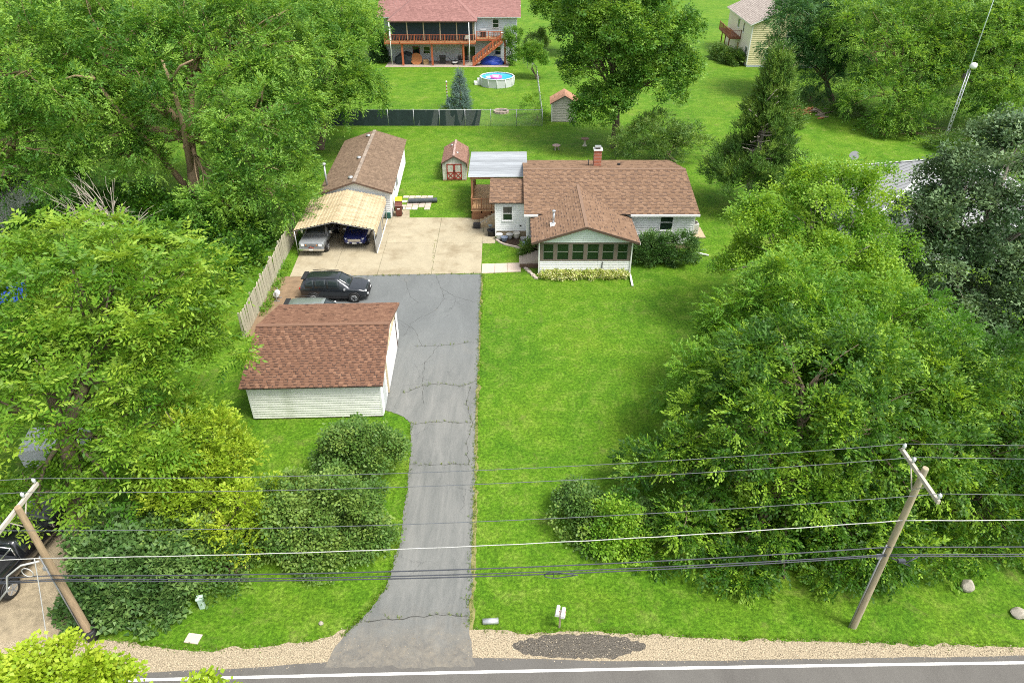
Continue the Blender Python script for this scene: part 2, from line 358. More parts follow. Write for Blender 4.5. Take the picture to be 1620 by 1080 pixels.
gravel_dark = rampmat('dark asphalt gravel', [(0, (.10, .09, .075))], None, .9, .8, 24, .2, 1.0, 45)
dirt_m = pmat('bare dirt', (.22, .15, .09), .95, .3, 2, .5, 20)
mulch_m = pmat('dark mulch', (.07, .045, .03), .95, .4, 12, .8, 30)
paint_white = pmat('white road paint', (.72, .72, .70), .7, .12, 12)
paint_yel = pmat('yellow road paint', (.62, .42, .05), .7, .12, 12)
xs = [-300, -120] + [i * 1.0 for i in range(-60, 61)] + [120, 300]
def edge_off(x): return .27 + .36 * math.exp(-((x + 3.5) / 5.5) ** 2) + .02 * math.sin(x * 3.1) + .015 * math.sin(x * 7.7)
road = strip('road', xs, lambda x: roadline(x) - 7.3, lambda x: roadline(x) + edge_off(x), .012, road_m)
strip('edge_line', xs, lambda x: roadline(x) - .055, lambda x: roadline(x) + .055, .017, paint_white, road)
strip('centre_line', xs, lambda x: roadline(x) - 3.56, lambda x: roadline(x) - 3.46, .017, paint_yel, road)
strip('edge_line', xs, lambda x: roadline(x) - 6.95, lambda x: roadline(x) - 6.84, .017, paint_white, road)
# gravel shoulder
gp = [(-140, 12.6), (-60, 12.9), (-25, 15.3), (-15.5, 15.4), (-12.1, 14.95), (-9.5, 15.1), (-7.5, 15.4), (-6.6, 15.85), (-1.2, 15.85), (0.5, 15.65), (2.5, 15.78), (7.06, 15.5), (12, 15.34), (19.4, 15.1), (30, 15.3), (60, 15.5), (140, 15.6)]
pts = gp + [(x, roadline(x) - .3) for x in (140, 60, 30, 10, 0, -10, -30, -60, -140)]
sheet('gravel_shoulder', pts, .006, gravel_m, .09, .16, seed=3)
sheet('gravel_lane', [(-30, 14.6), (-16.2, 14.8), (-16.6, 16.2), (-17.3, 17.6), (-16.9, 18.8), (-15.8, 20.0), (-16.4, 21.2), (-19, 21.5), (-24, 21), (-31, 19)], .0045, pmat('lane gravel', (.33, .27, .18), .95, .35, 2.5, .8, 40), .12, .2, seed=8)
el = []
for k in range(26):
    a = 2 * math.pi * k / 26; el.append((2.55 + 2.55 * math.cos(a), 15.18 + (.47 if math.sin(a) > 0 else .52) * math.sin(a)))
sheet('asphalt_millings_patch', el, .0095, gravel_dark, .1, .12, seed=5)
# driveway
dr = [(-1.35, roadline(-1.3) + .2), (-1.5, 15.0), (-1.66, 15.72), (-1.75, 20), (-1.99, 28.56), (-2.1, 36), (-2.27, 45.0), (-9.5, 44.85), (-16.1, 44.5), (-16.0, 36.6), (-8.2, 36.5), (-7.6, 29.3), (-6.2, 28.8), (-5.44, 28.1), (-5.1, 24.7), (-4.91, 20.0), (-5.2, 17.7), (-5.87, 16.4), (-6.45, 15.6), (-6.75, 15.0), (-6.95, roadline(-7) + .3)]
drive = sheet('driveway', dr, .0165, drive_m, .075, .14, seed=11)
sheet('driveway_verge_dirt', [(x - .0, y) for x, y in ((-1.5, 15.7), (-1.57, 20), (-1.86, 28.5), (-2.0, 36), (-2.18, 45), (-2.6, 45), (-2.5, 36), (-2.3, 28.5), (-2.1, 20), (-2.0, 15.7))], .0052, pmat('dry verge', (.20, .19, .07), .95, .4, 3, .6, 20), .12, .16, seed=12)
sheet('bare_dirt', [(-17.2, 36.5), (-13.5, 36.5), (-13.7, 41), (-14.0, 44.4), (-16.4, 44.6), (-17.4, 44.6)], .0225, dirt_m, .16, .2, seed=13)
# cracks: real ribbons with weeds in them
crack_m = pmat('crack filler', (.05, .05, .046), .9, .2, 8)
def crack(pts, wd, parent=drive, seed=0):
    rnd = random.Random(seed); P = []
    for i in range(len(pts) - 1):
        a, b = Vector(pts[i]), Vector(pts[i + 1]); k = max(2, int((b - a).length / .22))
        for j in range(k): P.append(a.lerp(b, j / k) + Vector((rnd.uniform(-.05, .05), rnd.uniform(-.05, .05))))
    P.append(Vector(pts[-1])); mb = MB(); vs_ = []
    for i, p in enumerate(P):
        d = (P[min(i + 1, len(P) - 1)] - P[max(0, i - 1)]).normalized(); nn = Vector((-d.y, d.x)) * wd * 1.15 * rnd.uniform(.3, 1.1)
        vs_ += [(p.x + nn.x, p.y + nn.y, .0212), (p.x - nn.x, p.y - nn.y, .0212)]
    mb.add(vs_, [(2 * i, 2 * i + 1, 2 * i + 3, 2 * i + 2) for i in range(len(P) - 1)])
    mb.build('crack', crack_m, parent); return P
weedpts = []
for i, (a, wd, wf) in enumerate([([(655, 548), (700, 547), (757, 541)], .012, .3), ([(640, 622), (668, 610), (700, 607), (730, 611), (752, 603)], .014, .8), ([(652, 671), (690, 667), (745, 669)], .014, .9), ([(650, 735), (690, 735), (735, 734)], .013, .7), ([(580, 982), (640, 978), (700, 972), (742, 974)], .018, .6),
        ([(695, 545), (672, 575), (668, 607), (671, 640)], .010, .0), ([(690, 436), (697, 455), (703, 472), (690, 490), (672, 500)], .010, 0), ([(630, 505), (655, 520), (668, 548)], .009, 0), ([(640, 440), (650, 470), (662, 480)], .008, 0), ([(697, 455), (720, 470), (752, 478)], .009, 0), ([(668, 500), (650, 512), (640, 530)], .008, 0), ([(744, 610), (738, 640), (748, 668), (738, 700), (741, 735)], .012, .5),
        ([(690, 375), (686, 402), (684, 428)], .012, .5)]):
    g_ = [gr(*q)[:2] for q in a]; P = crack(g_, wd, seed=i)
    for p in P:
        if random.random() < wf: weedpts.append((p.x, p.y, .02))
for k in range(60):
    x = -16.2 + 14 * random.random(); weedpts.append((x, 44.45 + (x + 16.2) / 14 * .55, .03))
# concrete apron, slab by slab
pad = empty('concrete_apron', (0, 0, 0)); pad['kind'] = 'structure'
def quad_slab(name, q, z1, m, parent, z0=-.04, gap=.012):
    c = sum((Vector(p) for p in q), Vector((0, 0))) / 4
    q = [Vector(p) + (c - Vector(p)).normalized() * gap * 1.4 for p in q]
    return MB().prism([(p.x, p.y, z0) for p in q], (0, 0, z1 - z0)).build(name, m, parent, bevel=.006)
xc0 = [-16.4, -13.25, -10.0, -6.0, -2.3]; xc1 = [-16.8, -13.5, -10.15, -6.05, -2.38]; xc2 = [-17.0, -13.6, -10.4, -6.1, -2.42]
yf = [44.5, 44.65, 44.8, 44.95, 45.1]; ym = [50.3] * 5; yb = [56.4, 56.4, 55.3, 55.3, 55.2]
for i in range(4):
    quad_slab('slab', [(xc0[i], yf[i]), (xc0[i + 1], yf[i + 1]), (xc1[i + 1], ym[i + 1]), (xc1[i], ym[i])], .045, concrete, pad)
    quad_slab('slab', [(xc1[i], ym[i]), (xc1[i + 1], ym[i + 1]), (xc2[i + 1], yb[i + 1] if i != 1 else 56.4), (xc2[i], yb[i])], .045, concrete, pad)
quad_slab('slab', [(-10.38, 55.32), (-8.9, 55.32), (-9.1, 57.0), (-10.45, 57.0)], .043, concrete, pad)
quad_slab('slab', [(-2.38, 50.2), (-1.35, 50.2), (-1.4, 54.0), (-2.4, 54.0)], .041, concrete, pad)
walk = empty('front_walk', (0, 0, 0)); walk['kind'] = 'structure'
for i in range(3):
    a, b = -2.28 + i * .98, -2.28 + (i + 1) * .98
    quad_slab('slab', [(a, 45.05 + i * .1), (b, 45.15 + i * .1), (b, 46.65 + i * .06), (a, 46.6 + i * .06)], .05, concrete2, walk)
# paver patch beside the long garage
pp = empty('paver_patch', (0, 0, 0)); pp['kind'] = 'structure'
o0 = gr(640, 333); ux = .5; 
for i in range(5):
    for j in range(6):
        if random.random() < .08: continue
        quad_slab('paver', [(-10.1 + i * .56, 57.1 + j * .55), (-9.55 + i * .56, 57.1 + j * .55), (-9.55 + i * .56, 57.64 + j * .55), (-10.1 + i * .56, 57.64 + j * .55)], .03 + random.random() * .015, paver, pp, gap=.02)
# front flower bed
sheet('planting_bed', [(-1.25, 51.3), (-1.0, 50.5), (-.2, 49.85), (.7, 49.5), (1.1, 48.9), (1.9, 48.6), (1.9, 51.45), (-1.25, 51.45)], .01, mulch_m, .06, .2, seed=21)

# ================================================================== LEAF MESHES
def kite(L, W): return np.array([[0, 0, 0], [L * .45, W / 2, 0], [L, 0, 0], [L * .45, -W / 2, 0]])
def rotz(a): c, s = math.cos(a), math.sin(a); return np.array([[c, -s, 0], [s, c, 0], [0, 0, 1.]])
def roty(a): c, s = math.cos(a), math.sin(a); return np.array([[c, 0, s], [0, 1, 0], [-s, 0, c]])
def rotx(a): c, s = math.cos(a), math.sin(a); return np.array([[1., 0, 0], [0, c, -s], [0, s, c]])
def t_pinnate(n=4, L=.7, ll=.22, lw=.085, droop=.5, seed=0):
    r = np.random.RandomState(seed); out = []
    for i in range(n):
        t = .22 + .72 * i / n; base = np.array([L * t, 0, -droop * L * t * t])
        for sgn in (-1, 1):
            k = kite(ll * (1 - .25 * abs(t - .5)), lw) @ rotx(sgn * -.35).T @ roty(.25 + r.uniform(0, .3)).T @ rotz(sgn * (1.05 + r.uniform(-.15, .15))).T
            out.append(k + base)
    out.append(kite(ll, lw) @ roty(.5).T + np.array([L * .9, 0, -droop * L * .81]))
    return np.array(out)
def t_spray(n=9, L=.55, ll=.17, lw=.075, droop=.3, spread=.9, seed=0):
    r = np.random.RandomState(seed); out = []
    for i in range(n):
        t = (i + r.uniform(0, .7)) / n; base = np.array([L * t, 0, -droop * L * t * t]) + r.normal(0, .02, 3)
        sgn = 1 if i % 2 else -1
        k = kite(ll * r.uniform(.75, 1.15), lw * r.uniform(.8, 1.2)) @ rotx(r.uniform(-.7, .7)).T @ roty(r.uniform(-.1, .7)).T @ rotz(sgn * r.uniform(.15, spread)).T
        out.append(k + base)
    return np.array(out)
def t_cluster(n=9, rad=.28, ll=.2, lw=.17, seed=0):
    r = np.random.RandomState(seed); out = []
    for i in range(n):
        a = 2.4 * i + r.uniform(-.4, .4); d = rad * math.sqrt((i + .5) / n)
        k = kite(ll * r.uniform(.7, 1.2), lw * r.uniform(.7, 1.2)) @ rotx(r.uniform(-.5, .5)).T @ roty(r.uniform(0, .9)).T @ rotz(a).T
        out.append(k + np.array([d * math.cos(a) + rad * .5, d * math.sin(a), r.uniform(-.1, .12) - d * .3]))
    return np.array(out)
def t_needle(n=12, L=.4, ll=.16, lw=.03, up=.5, seed=0):
    r = np.random.RandomState(seed); out = []
    for i in range(n):
        t = i / n; base = np.array([L * t, 0, 0]); a = i * 2.4
        k = kite(ll * r.uniform(.8, 1.2) * (1.1 - .4 * t), lw) @ roty(-.5 - r.uniform(0, .4)).T @ rotx(a).T
        out.append(k + base)
    out.append(kite(ll * 1.3, lw) + np.array([L * .85, 0, 0]))
    return np.array(out)
STY = {
 'walnut': [t_pinnate(4, .78, .25, .10, .55, s) for s in range(4)],
 'walnut_big': [t_pinnate(5, .95, .26, .095, .6, s) for s in range(4)],
 'elm': [t_spray(9, .52, .17, .085, .5, 1.0, s) for s in range(5)],
 'elm_far': [t_spray(7, .72, .27, .125, .6, .85, s) for s in range(5)],
 'maple': [t_cluster(8, .27, .2, .17, s) for s in range(5)],
 'maple_far': [t_cluster(7, .36, .3, .24, s) for s in range(5)],
 'maple_big': [t_cluster(8, .22, .17, .14, s) for s in range(5)],
 'small': [t_spray(9, .36, .11, .06, .1, 1.3, s) for s in range(5)],
 'lilac': [t_cluster(9, .2, .13, .1, s) for s in range(5)],
 'needle': [t_needle(10, .42, .17, .045, .5, s) for s in range(4)],
 'spruce': [t_needle(12, .55, .18, .05, .5, s) for s in range(4)],
 'box': [t_spray(8, .22, .08, .05, -.2, 1.2, s) for s in range(4)],
}
def frames(d, up, roll):
    """orthonormal frames with x = d, z near up, rolled"""
    d = d / np.linalg.norm(d, axis=1, keepdims=True)
    y = np.cross(up, d); ny = np.linalg.norm(y, axis=1, keepdims=True); y = np.where(ny < 1e-3, np.array([[1., 0, 0]]), y / np.maximum(ny, 1e-6)); z = np.cross(d, y)
    c, s = np.cos(roll)[:, None], np.sin(roll)[:, None]
    return np.stack([d, c * y + s * z, -s * y + c * z], axis=2)      # columns
def leaf_mesh(name, mat, P, D, style, rs, scale, tone, tri=False, rollamp=.5):
    """scatter leaf sprays: P positions, D directions, one mesh, 'tone' per leaf"""
    T = STY[style]; M = len(P); which = rs.randint(0, len(T), M)
    Fm = frames(D, np.tile([[0, 0, 1.]], (M, 1)), rs.normal(0, rollamp, M)) * scale[:, None, None]
    vs_, tn = [], []
    for k, t in enumerate(T):
        idx = np.where(which == k)[0]
        if not len(idx): continue
        nl = t.shape[0]; v = np.einsum('mij,lj->mli', Fm[idx], t.reshape(-1, 3)) + P[idx][:, None, :]
        vs_.append(v.reshape(-1, 4, 3)); tt = np.clip(tone[idx][:, None] + rs.normal(0, .10, (len(idx), nl)), 0, 1); tn.append(tt.reshape(-1))
    V = np.concatenate(vs_); tn = np.concatenate(tn); nq = len(V)
    if tri: V = V[:, [0, 1, 3]] * 1.0; V[:, 0] += 0; kx = 3; V2 = np.concatenate(vs_); V = np.stack([(V2[:, 1]), (V2[:, 2]), (V2[:, 3])], 1); V[:, 0] += (V2[:, 0] - (V2[:, 1] + V2[:, 3]) / 2) * .6; V[:, 2] += (V2[:, 0] - (V2[:, 1] + V2[:, 3]) / 2) * .6
    else: kx = 4
    me = bpy.data.meshes.new(name); me.vertices.add(nq * kx); me.vertices.foreach_set('co', V.reshape(-1).astype(np.float32))
    me.loops.add(nq * kx); me.loops.foreach_set('vertex_index', np.arange(nq * kx, dtype=np.int32))
    me.polygons.add(nq); me.polygons.foreach_set('loop_start', np.arange(nq, dtype=np.int32) * kx); me.polygons.foreach_set('loop_total', np.full(nq, kx, dtype=np.int32))
    at_ = me.attributes.new('tone', 'FLOAT', 'FACE'); at_.data.foreach_set('value', tn.astype(np.float32))
    me.update(); me.materials.append(mat)
    return me
def lump(dirs, rs, k=7, amp=.25):
    out = np.zeros(len(dirs))
    for _ in range(k):
        a = rs.normal(0, 1, 3); a /= np.linalg.norm(a); out += np.clip((dirs @ a - .55) / .45, 0, 1) ** 1.0
    return 1 - amp * .5 + amp * np.minimum(out, 1.2)
def crown_points(lobes, rs, per_area, depth=.16, bottom=-.55, gap=.12, inner=.22, amp=.3):
    C, O, K = [], [], []
    L = np.array(lobes, float)
    for i, (cx, cy, cz, rx, ry, rz) in enumerate(lobes):
        area = 4 * math.pi * (((rx * ry) ** 1.6 + (rx * rz) ** 1.6 + (ry * rz) ** 1.6) / 3) ** (1 / 1.6)
        n = int(area * per_area)
        d = rs.normal(0, 1, (n * 2, 3)); d /= np.linalg.norm(d, axis=1, keepdims=True); d = d[d[:, 2] > bottom][:n]; n = len(d)
        r = 1 - np.abs(rs.normal(0, depth, n)); m = rs.rand(n) < inner; r[m] = rs.uniform(.35, .85, m.sum()); r *= lump(d, rs, 9, amp)
        p = np.array([cx, cy, cz]) + d * r[:, None] * np.array([rx, ry, rz])
        g = np.sin(p[:, 0] * 1.3 + i) + np.sin(p[:, 1] * 1.5 + 2 * i) + np.sin(p[:, 2] * 1.7 + 3 * i); ok = (g > -2.2 + gap * 3) | (rs.rand(n) < .25)
        for j in range(len(lobes)):
            if j != i:
                q = (p - L[j, :3]) / L[j, 3:]; ok &= ((q ** 2).sum(1) > .45)
        ok &= p[:, 2] > .12
        C.append(p[ok]); o = d / np.array([rx, ry, rz]); O.append((o / np.linalg.norm(o, axis=1, keepdims=True))[ok]); K.append(np.full(ok.sum(), i))
    return np.concatenate(C), np.concatenate(O), np.concatenate(K)
def sprays(C, O, rs, ns, crad, mode):
    n = len(C); idx = np.repeat(np.arange(n), ns); M = len(idx)
    ph = rs.uniform(0, 2 * math.pi, M); rnd = rs.normal(0, 1, (M, 3)); rnd /= np.linalg.norm(rnd, axis=1, keepdims=True)
    if mode == 'tuft':      # rosettes of drooping fronds
        el = rs.uniform(-.35, .9, M); D = np.stack([np.cos(ph) * np.cos(el), np.sin(ph) * np.cos(el), np.sin(el)], 1) + O[idx] * .35
        P = C[idx] + rnd * crad * .28
    elif mode == 'droop':
        D = O[idx] * 1.0 + rnd * .55 + np.array([0, 0, -.05]); P = C[idx] + rnd * crad * .4
    elif mode == 'up':
        D = O[idx] * .6 + rnd * .6 + np.array([0, 0, .55]); P = C[idx] + rnd * crad * rs.uniform(.1, .8, M)[:, None]
    else:
        D = O[idx] * .8 + rnd * .8 + np.array([0, 0, .15]); P = C[idx] + rnd * crad * rs.uniform(.1, 1, M)[:, None]
    P[:, 2] = np.maximum(P[:, 2], .06)
    return P, D, idx
def limb(mb, a, b, r0, r1, rs, sag=.0, n=5, k=6):
    a, b = Vector(a), Vector(b); L = (b - a).length; P = []; rr = []
    off = Vector((rs.uniform(-1, 1), rs.uniform(-1, 1), rs.uniform(-.3, .6))) * L * .1
    for i in range(n + 1):
        t = i / n; p = a.lerp(b, t) + off * math.sin(math.pi * t) + Vector((0, 0, sag * L * math.sin(math.pi * t)))
        P.append(p); rr.append(r0 + (r1 - r0) * t)
    mb.tube(P, rr, k)
    return P
TRIS = [0]
def boughs(C, O, K, T, rs, br, k, flat=.6):
    n = len(C); idx = np.repeat(np.arange(n), k); M = len(idx)
    d = rs.normal(0, 1, (M, 3)); d /= np.linalg.norm(d, axis=1, keepdims=True)
    ax = O[idx] * .7 + np.array([0, 0, .8]); ax /= np.linalg.norm(ax, axis=1, keepdims=True); dp = (d * ax).sum(1, keepdims=True); d = np.where(dp < -.15, d - 2 * dp * ax, d)
    sz = rs.uniform(.65, 1.25, n)[idx][:, None]; P = C[idx] + d * br * sz * np.array([1, 1, flat]); P[:, 2] -= .18 * br * (d[:, :2] ** 2).sum(1); P[:, 2] = np.maximum(P[:, 2], .1)
    return P, d, K[idx], np.clip(T[idx] + rs.normal(0, .07, M), 0, 1)
def tree(name, label, base, lobes, mat, style, per_area=1.6, ns=12, crad=.7, mode='tuft', trunk_r=.25, fork=None, barkm=None, seed=0, tri=False, scale=1.0, tone=.5, tonev=.16, cat='tree', group=None, depth=.16, bottom=-.55, gap=.12, inner=.22, amp=.3, twigs=10, dead=0, stems=1, rollamp=.5, bough=0, bk=12, flat=.6, tips=.12, extra=None):
    rs = np.random.RandomState(seed + 100); base = Vector(base)
    C, O, K = crown_points(lobes, rs, per_area, depth, bottom, gap, inner, amp)
    ct = np.clip(rs.normal(tone, tonev, len(C)), 0, 1); C2, O2, ct2 = C, O, ct
    if bough: C2, O2, _, ct2 = boughs(C, O, K, ct, rs, bough, bk, flat)
    tp_ = rs.rand(len(C2)) < tips; ct2 = ct2.copy(); ct2[tp_] = np.clip(ct2[tp_] + .42, 0, 1)
    P, D, idx = sprays(C2, O2, rs, ns, crad, mode)
    me = leaf_mesh('crown', mat, P, D, style, rs, scale * rs.uniform(.75, 1.2, len(P)), np.clip(ct2[idx] + rs.normal(0, .06, len(idx)), 0, 1), tri, rollamp)
    mb = MB(); zs = [l[2] for l in lobes]; top = max(l[2] + l[5] * .4 for l in lobes)
    cen = Vector((float(np.mean([l[0] for l in lobes])), float(np.mean([l[1] for l in lobes])), float(np.mean(zs))))
    for s_ in range(stems):
        bb = base + (Vector((rs.uniform(-.5, .5), rs.uniform(-.4, .4), 0)) * (1 if stems > 1 else 0))
        fk = Vector(fork) if fork is not None else base.lerp(cen, .45); 
        if stems > 1: fk = fk + Vector((rs.uniform(-1, 1), rs.uniform(-1, 1), rs.uniform(-.3, .5))) * .5
        mb.tube([bb + Vector((0, 0, -.1)), bb + Vector((0, 0, .25)), bb.lerp(fk, .5) + Vector((rs.uniform(-.15, .15), rs.uniform(-.15, .15), 0)) , fk], [trunk_r * 1.5, trunk_r * 1.05, trunk_r * .9, trunk_r * .75], 10)
        for i, l in enumerate(lobes):
            if stems > 1 and i % stems != s_: continue
            c = Vector(l[:3]); r0 = trunk_r * .55 * min(1, max(.4, l[3] / 4))
            PP = limb(mb, fk, c, r0, r0 * .45, rs, .05, 6, 8)
            ids = np.where(K == i)[0]
            if len(ids):
                for q in rs.choice(ids, min(len(ids), int(twigs * max(.5, l[3] / 3))), replace=False):
                    s0 = PP[rs.randint(2, 7)]; limb(mb, s0, C[q], r0 * .35, r0 * .08, rs, .03, 4, 5)
    for (pp, r0, r1) in (extra or []):
        pp = [Vector(p) for p in pp]; mb.tube(pp, [r0 + (r1 - r0) * i / (len(pp) - 1) for i in range(len(pp))], 8)
    if dead:
        for q in rs.choice(len(C), min(dead, len(C)), replace=False):
            a = Vector(C[q]); o = Vector(O[q]); limb(mb, a - o * 1.2, a + o * .55 + Vector(rs.uniform(-.4, .4, 3)), .05 * scale, .012, rs, 0, 4, 4)
    root = empty(name, base, 0, label, cat, group)
    tm = mb.mesh('trunk', barkm or bark); M_ = Matrix.Translation(-base); tm.transform(M_); me.transform(M_)
    link('trunk', tm, None, root); c_ = link('crown', me, None, root); c_['kind'] = 'stuff'
    TRIS[0] += len(me.polygons) * (1 if tri else 2)
    return root
def L(px, py, Y, rx, ry, rz): p = at(px, py, Y); return (p.x, p.y, p.z, rx, ry, rz)

# ================================================================== BUILDING HELPERS
def rebase(root, loc):
    loc = Vector(loc)
    for ch in root.children: ch.location = Vector(ch.location) - loc
    root.location = loc
def shingles(parent, o, u, v, width, length, m, tabw=.30, expo=.155, clip=None, seed=0, name='shingles', th=.02, single=0, msingle=None, dark=.24):
    """overlapping shingle tabs on one roof slope; each tab is a little slab, all in one part (the first rows may be single objects)"""
    rnd = random.Random(seed); o, u, v = Vector(o), Vector(u).normalized(), Vector(v).normalized(); nn = u.cross(v)
    if nn.z < 0: nn = -nn
    mb = MB(); tones = []; rows = int(math.ceil(length / expo)); cnt = 0; shared = {}
    for r_ in range(rows):
        v0, v1 = r_ * expo, min((r_ + 1) * expo + .03, length)
        a, b = (0, width) if clip is None else clip(min((r_ + .5) * expo, length))
        if b - a < .05: continue
        x = a - (r_ % 2) * tabw * .5 - rnd.random() * .05
        col_ = 0
        while x < b:
            wv = tabw * rnd.uniform(.85, 1.18); x0, x1 = max(a, x), min(b, x + wv - .012); x += wv
            if x1 - x0 < .04: continue
            col_ += 1; shadow_dash = (rnd.random() < dark * 3.6) if (col_ + r_ // 2) % 2 == 0 else (rnd.random() < dark * .25); t = rnd.uniform(.34, 1)
            q = [o + u * x0 + v * v0, o + u * x1 + v * v0, o + u * x1 + v * v1, o + u * x0 + v * v1]
            h0 = th * rnd.uniform(.8, 1.3); ps = [q[0] + nn * h0, q[1] + nn * h0, q[2] + nn * .006, q[3] + nn * .006, q[0] - nn * .002, q[1] - nn * .002]
            fs = [(0, 1, 2, 3), (4, 5, 1, 0), (4, 0, 3), (5, 2, 1)]
            if cnt < single and x1 - x0 > tabw * .5:
                key = round((x1 - x0) / .04)
                if key not in shared:
                    wd = key * .04; s2 = MB(); s2.add([Vector((0, 0, h0)), Vector((wd, 0, h0)), Vector((wd, v1 - v0, .006)), Vector((0, v1 - v0, .006)), Vector((0, 0, -.002)), Vector((wd, 0, -.002))], fs); shared[key] = s2.mesh('shingle', msingle)
                ob = link('shingle', shared[key], None, parent); ob.matrix_local = Matrix((( u.x, v.x, nn.x, q[0].x), (u.y, v.y, nn.y, q[0].y), (u.z, v.z, nn.z, q[0].z), (0, 0, 0, 1))); cnt += 1
            else:
                mb.add(ps, fs); tones += [t] * 4
            if shadow_dash:  # dark dash: shadow line below a thick tab, painted on as a low tone
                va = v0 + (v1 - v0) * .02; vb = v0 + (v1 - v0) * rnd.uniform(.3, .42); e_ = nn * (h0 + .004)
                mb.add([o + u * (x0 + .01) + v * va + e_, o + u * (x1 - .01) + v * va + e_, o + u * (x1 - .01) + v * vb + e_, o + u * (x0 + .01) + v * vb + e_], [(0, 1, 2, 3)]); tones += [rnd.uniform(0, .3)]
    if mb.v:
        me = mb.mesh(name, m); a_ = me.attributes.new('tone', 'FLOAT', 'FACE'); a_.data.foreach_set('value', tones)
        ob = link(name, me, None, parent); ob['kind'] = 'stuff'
def siding(parent, p0, ang, width, z0, z1, m, row=.2, clip=None, name='siding_board'):
    """lapped boards on a wall that runs from p0 along angle ang; outside is to the right of that direction"""
    n = int(round((z1 - z0) / row)); h = (z1 - z0) / n; cache = {}
    for i in range(n):
        a, b = (0, width) if clip is None else clip(z0 + (i + .5) * h)
        if b - a < .08: continue
        key = round(b - a, 2)
        if key not in cache:
            w_ = b - a; s2 = MB(); s2.prism([(0, -.05, 0), (0, -.008, h), (0, .012, h), (0, .012, 0)], (w_, 0, 0)); me = s2.mesh(name, m); s2.fixn(me); cache[key] = me
        ob = link(name, cache[key], None, parent); ob.location = (p0[0] + a * math.cos(ang), p0[1] + a * math.sin(ang), z0 + i * h + .001); ob.rotation_euler = (0, 0, ang)
def window(parent, c, ang, w_, h, frame=None, sashes=2, vert=False, fr=.06, gl=None, shade=False, sill=True):
    """c: bottom centre on the wall face; ang: wall direction (outside to its right)"""
    frame = frame or white_trim; gl = gl or glass
    o = MB(); 
    o.bx(-w_ / 2 - fr, w_ / 2 + fr, -.075, -.0, h, h + fr).bx(-w_ / 2 - fr, w_ / 2 + fr, -.075, 0, -fr, 0).bx(-w_ / 2 - fr, -w_ / 2, -.075, 0, 0, h).bx(w_ / 2, w_ / 2 + fr, -.075, 0, 0, h)
    wo_ = o.build('window', frame, parent, c, ang)
    for i in range(sashes):
        if vert: x0, x1, z0, z1 = -w_ / 2 + i * w_ / sashes, -w_ / 2 + (i + 1) * w_ / sashes, 0, h
        else: x0, x1, z0, z1 = -w_ / 2, w_ / 2, i * h / sashes, (i + 1) * h / sashes
        y = -.035 - .012 * i; g = .022
        MB().bx(x0 + g, x1 - g, y, y + .01, z0 + g, z1 - g).build('pane', gl, wo_)
        if i:
            b = MB()
            if vert: b.bx(x0 - .025, x0 + .025, -.065, -.028, z0, z1)
            else: b.bx(x0, x1, -.065, -.028, z0 - .025, z0 + .025)
            b.build('sash_rail', frame, wo_)
    if shade: MB().bx(-w_ / 2 + .03, w_ / 2 - .03, -.034, -.03, h * .5, h - .03).build('shade', pmat('window shade', (.10, .26, .20), .7), wo_)
    if sill: MB().bx(-w_ / 2 - .09, w_ / 2 + .09, -.11, 0, -fr - .035, -fr - .002).build('sill', frame, wo_)
    return wo_
def railing(parent, a, b, h, m, name='railing', gap=.13, post=True, posts=None):
    a, b = Vector(a), Vector(b); L_ = (b - a).length
    t = MB(); t.bar(a + Vector((0, 0, h)), b + Vector((0, 0, h)), .12, .05); t.bar(a + Vector((0, 0, .1)), b + Vector((0, 0, .1)), .05, .07); rl = t.build(name, m, parent)
    k = int(L_ / gap); me = None
    ml = max(0, h - .18)
    for i in range(1, k):
        p = a.lerp(b, i / k)
        if me is None: me = MB().bx(-.02, .02, -.02, .02, .0, ml).mesh('baluster', m)
        link('baluster', me, None, rl, p + Vector((0, 0, .13)))
    if post:
        np_ = posts or max(2, int(round(L_ / 1.9)) + 1)
        for i in range(np_):
            p = a.lerp(b, i / (np_ - 1)); MB().bx(-.05, .05, -.05, .05, -.25, h + .1).build('post', m, rl, p)
    return rl

# ================================================================== MAIN HOUSE
H = empty('house', (0, 0, 0), 0, 'white ranch house with tan brown shingle roof, brick chimney and glazed front porch', 'house')
HX0, HX1, HY0, HY1, EV, RG, RY = 1.2, 14.15, 49.3, 60.9, 3.08, 4.45, 55.1
bx('foundation', tan_found, H, HX0 + .02, HX1 - .02, HY0 + .02, HY1 - .02, 0, .5)
bx('wall_core', white_wall, H, HX0 + .03, HX1 - .03, HY0 + .03, HY1 - .03, .45, EV - .12)
siding(H, (HX0, HY0), 0, HX1 - HX0, .45, EV - .08, white_siding, .19)
siding(H, (HX1, HY0), R(90), HY1 - HY0, .45, EV - .08, white_siding, .19)
pit = (RG - EV) / (RY - 48.95)
siding(H, (HX1, HY0), R(90), HY1 - HY0, EV - .08, RG - .12, white_siding, .19, clip=lambda z: ((z - EV + .08) / pit, (HY1 - HY0) - (z - EV + .08) / pit))
siding(H, (HX0, HY1), R(-90), HY1 - HY0, .45, EV - .08, white_siding, .19)
siding(H, (HX0, HY1), R(-90), HY1 - HY0, EV - .08, RG - .12, white_siding, .19, clip=lambda z: ((z - EV + .08) / pit, (HY1 - HY0) - (z - EV + .08) / pit))
for x in (HX0, HX1):
    for y in (HY0, HY1): bx('corner_trim', white_trim, H, x - .05, x + .05, y - .05, y + .05, .4, EV - .1)
rx0, rx1 = .93, 14.42
roof = MB(); roof.prism([(rx0, 48.95, EV - .1), (rx0, RY, RG - .1), (rx0, 61.25, EV - .1), (rx0, 61.25, EV - .001), (rx0, RY, RG - .001), (rx0, 48.95, EV - .001)], (rx1 - rx0, 0, 0))
rf = roof.build('roof', dark_line, H)
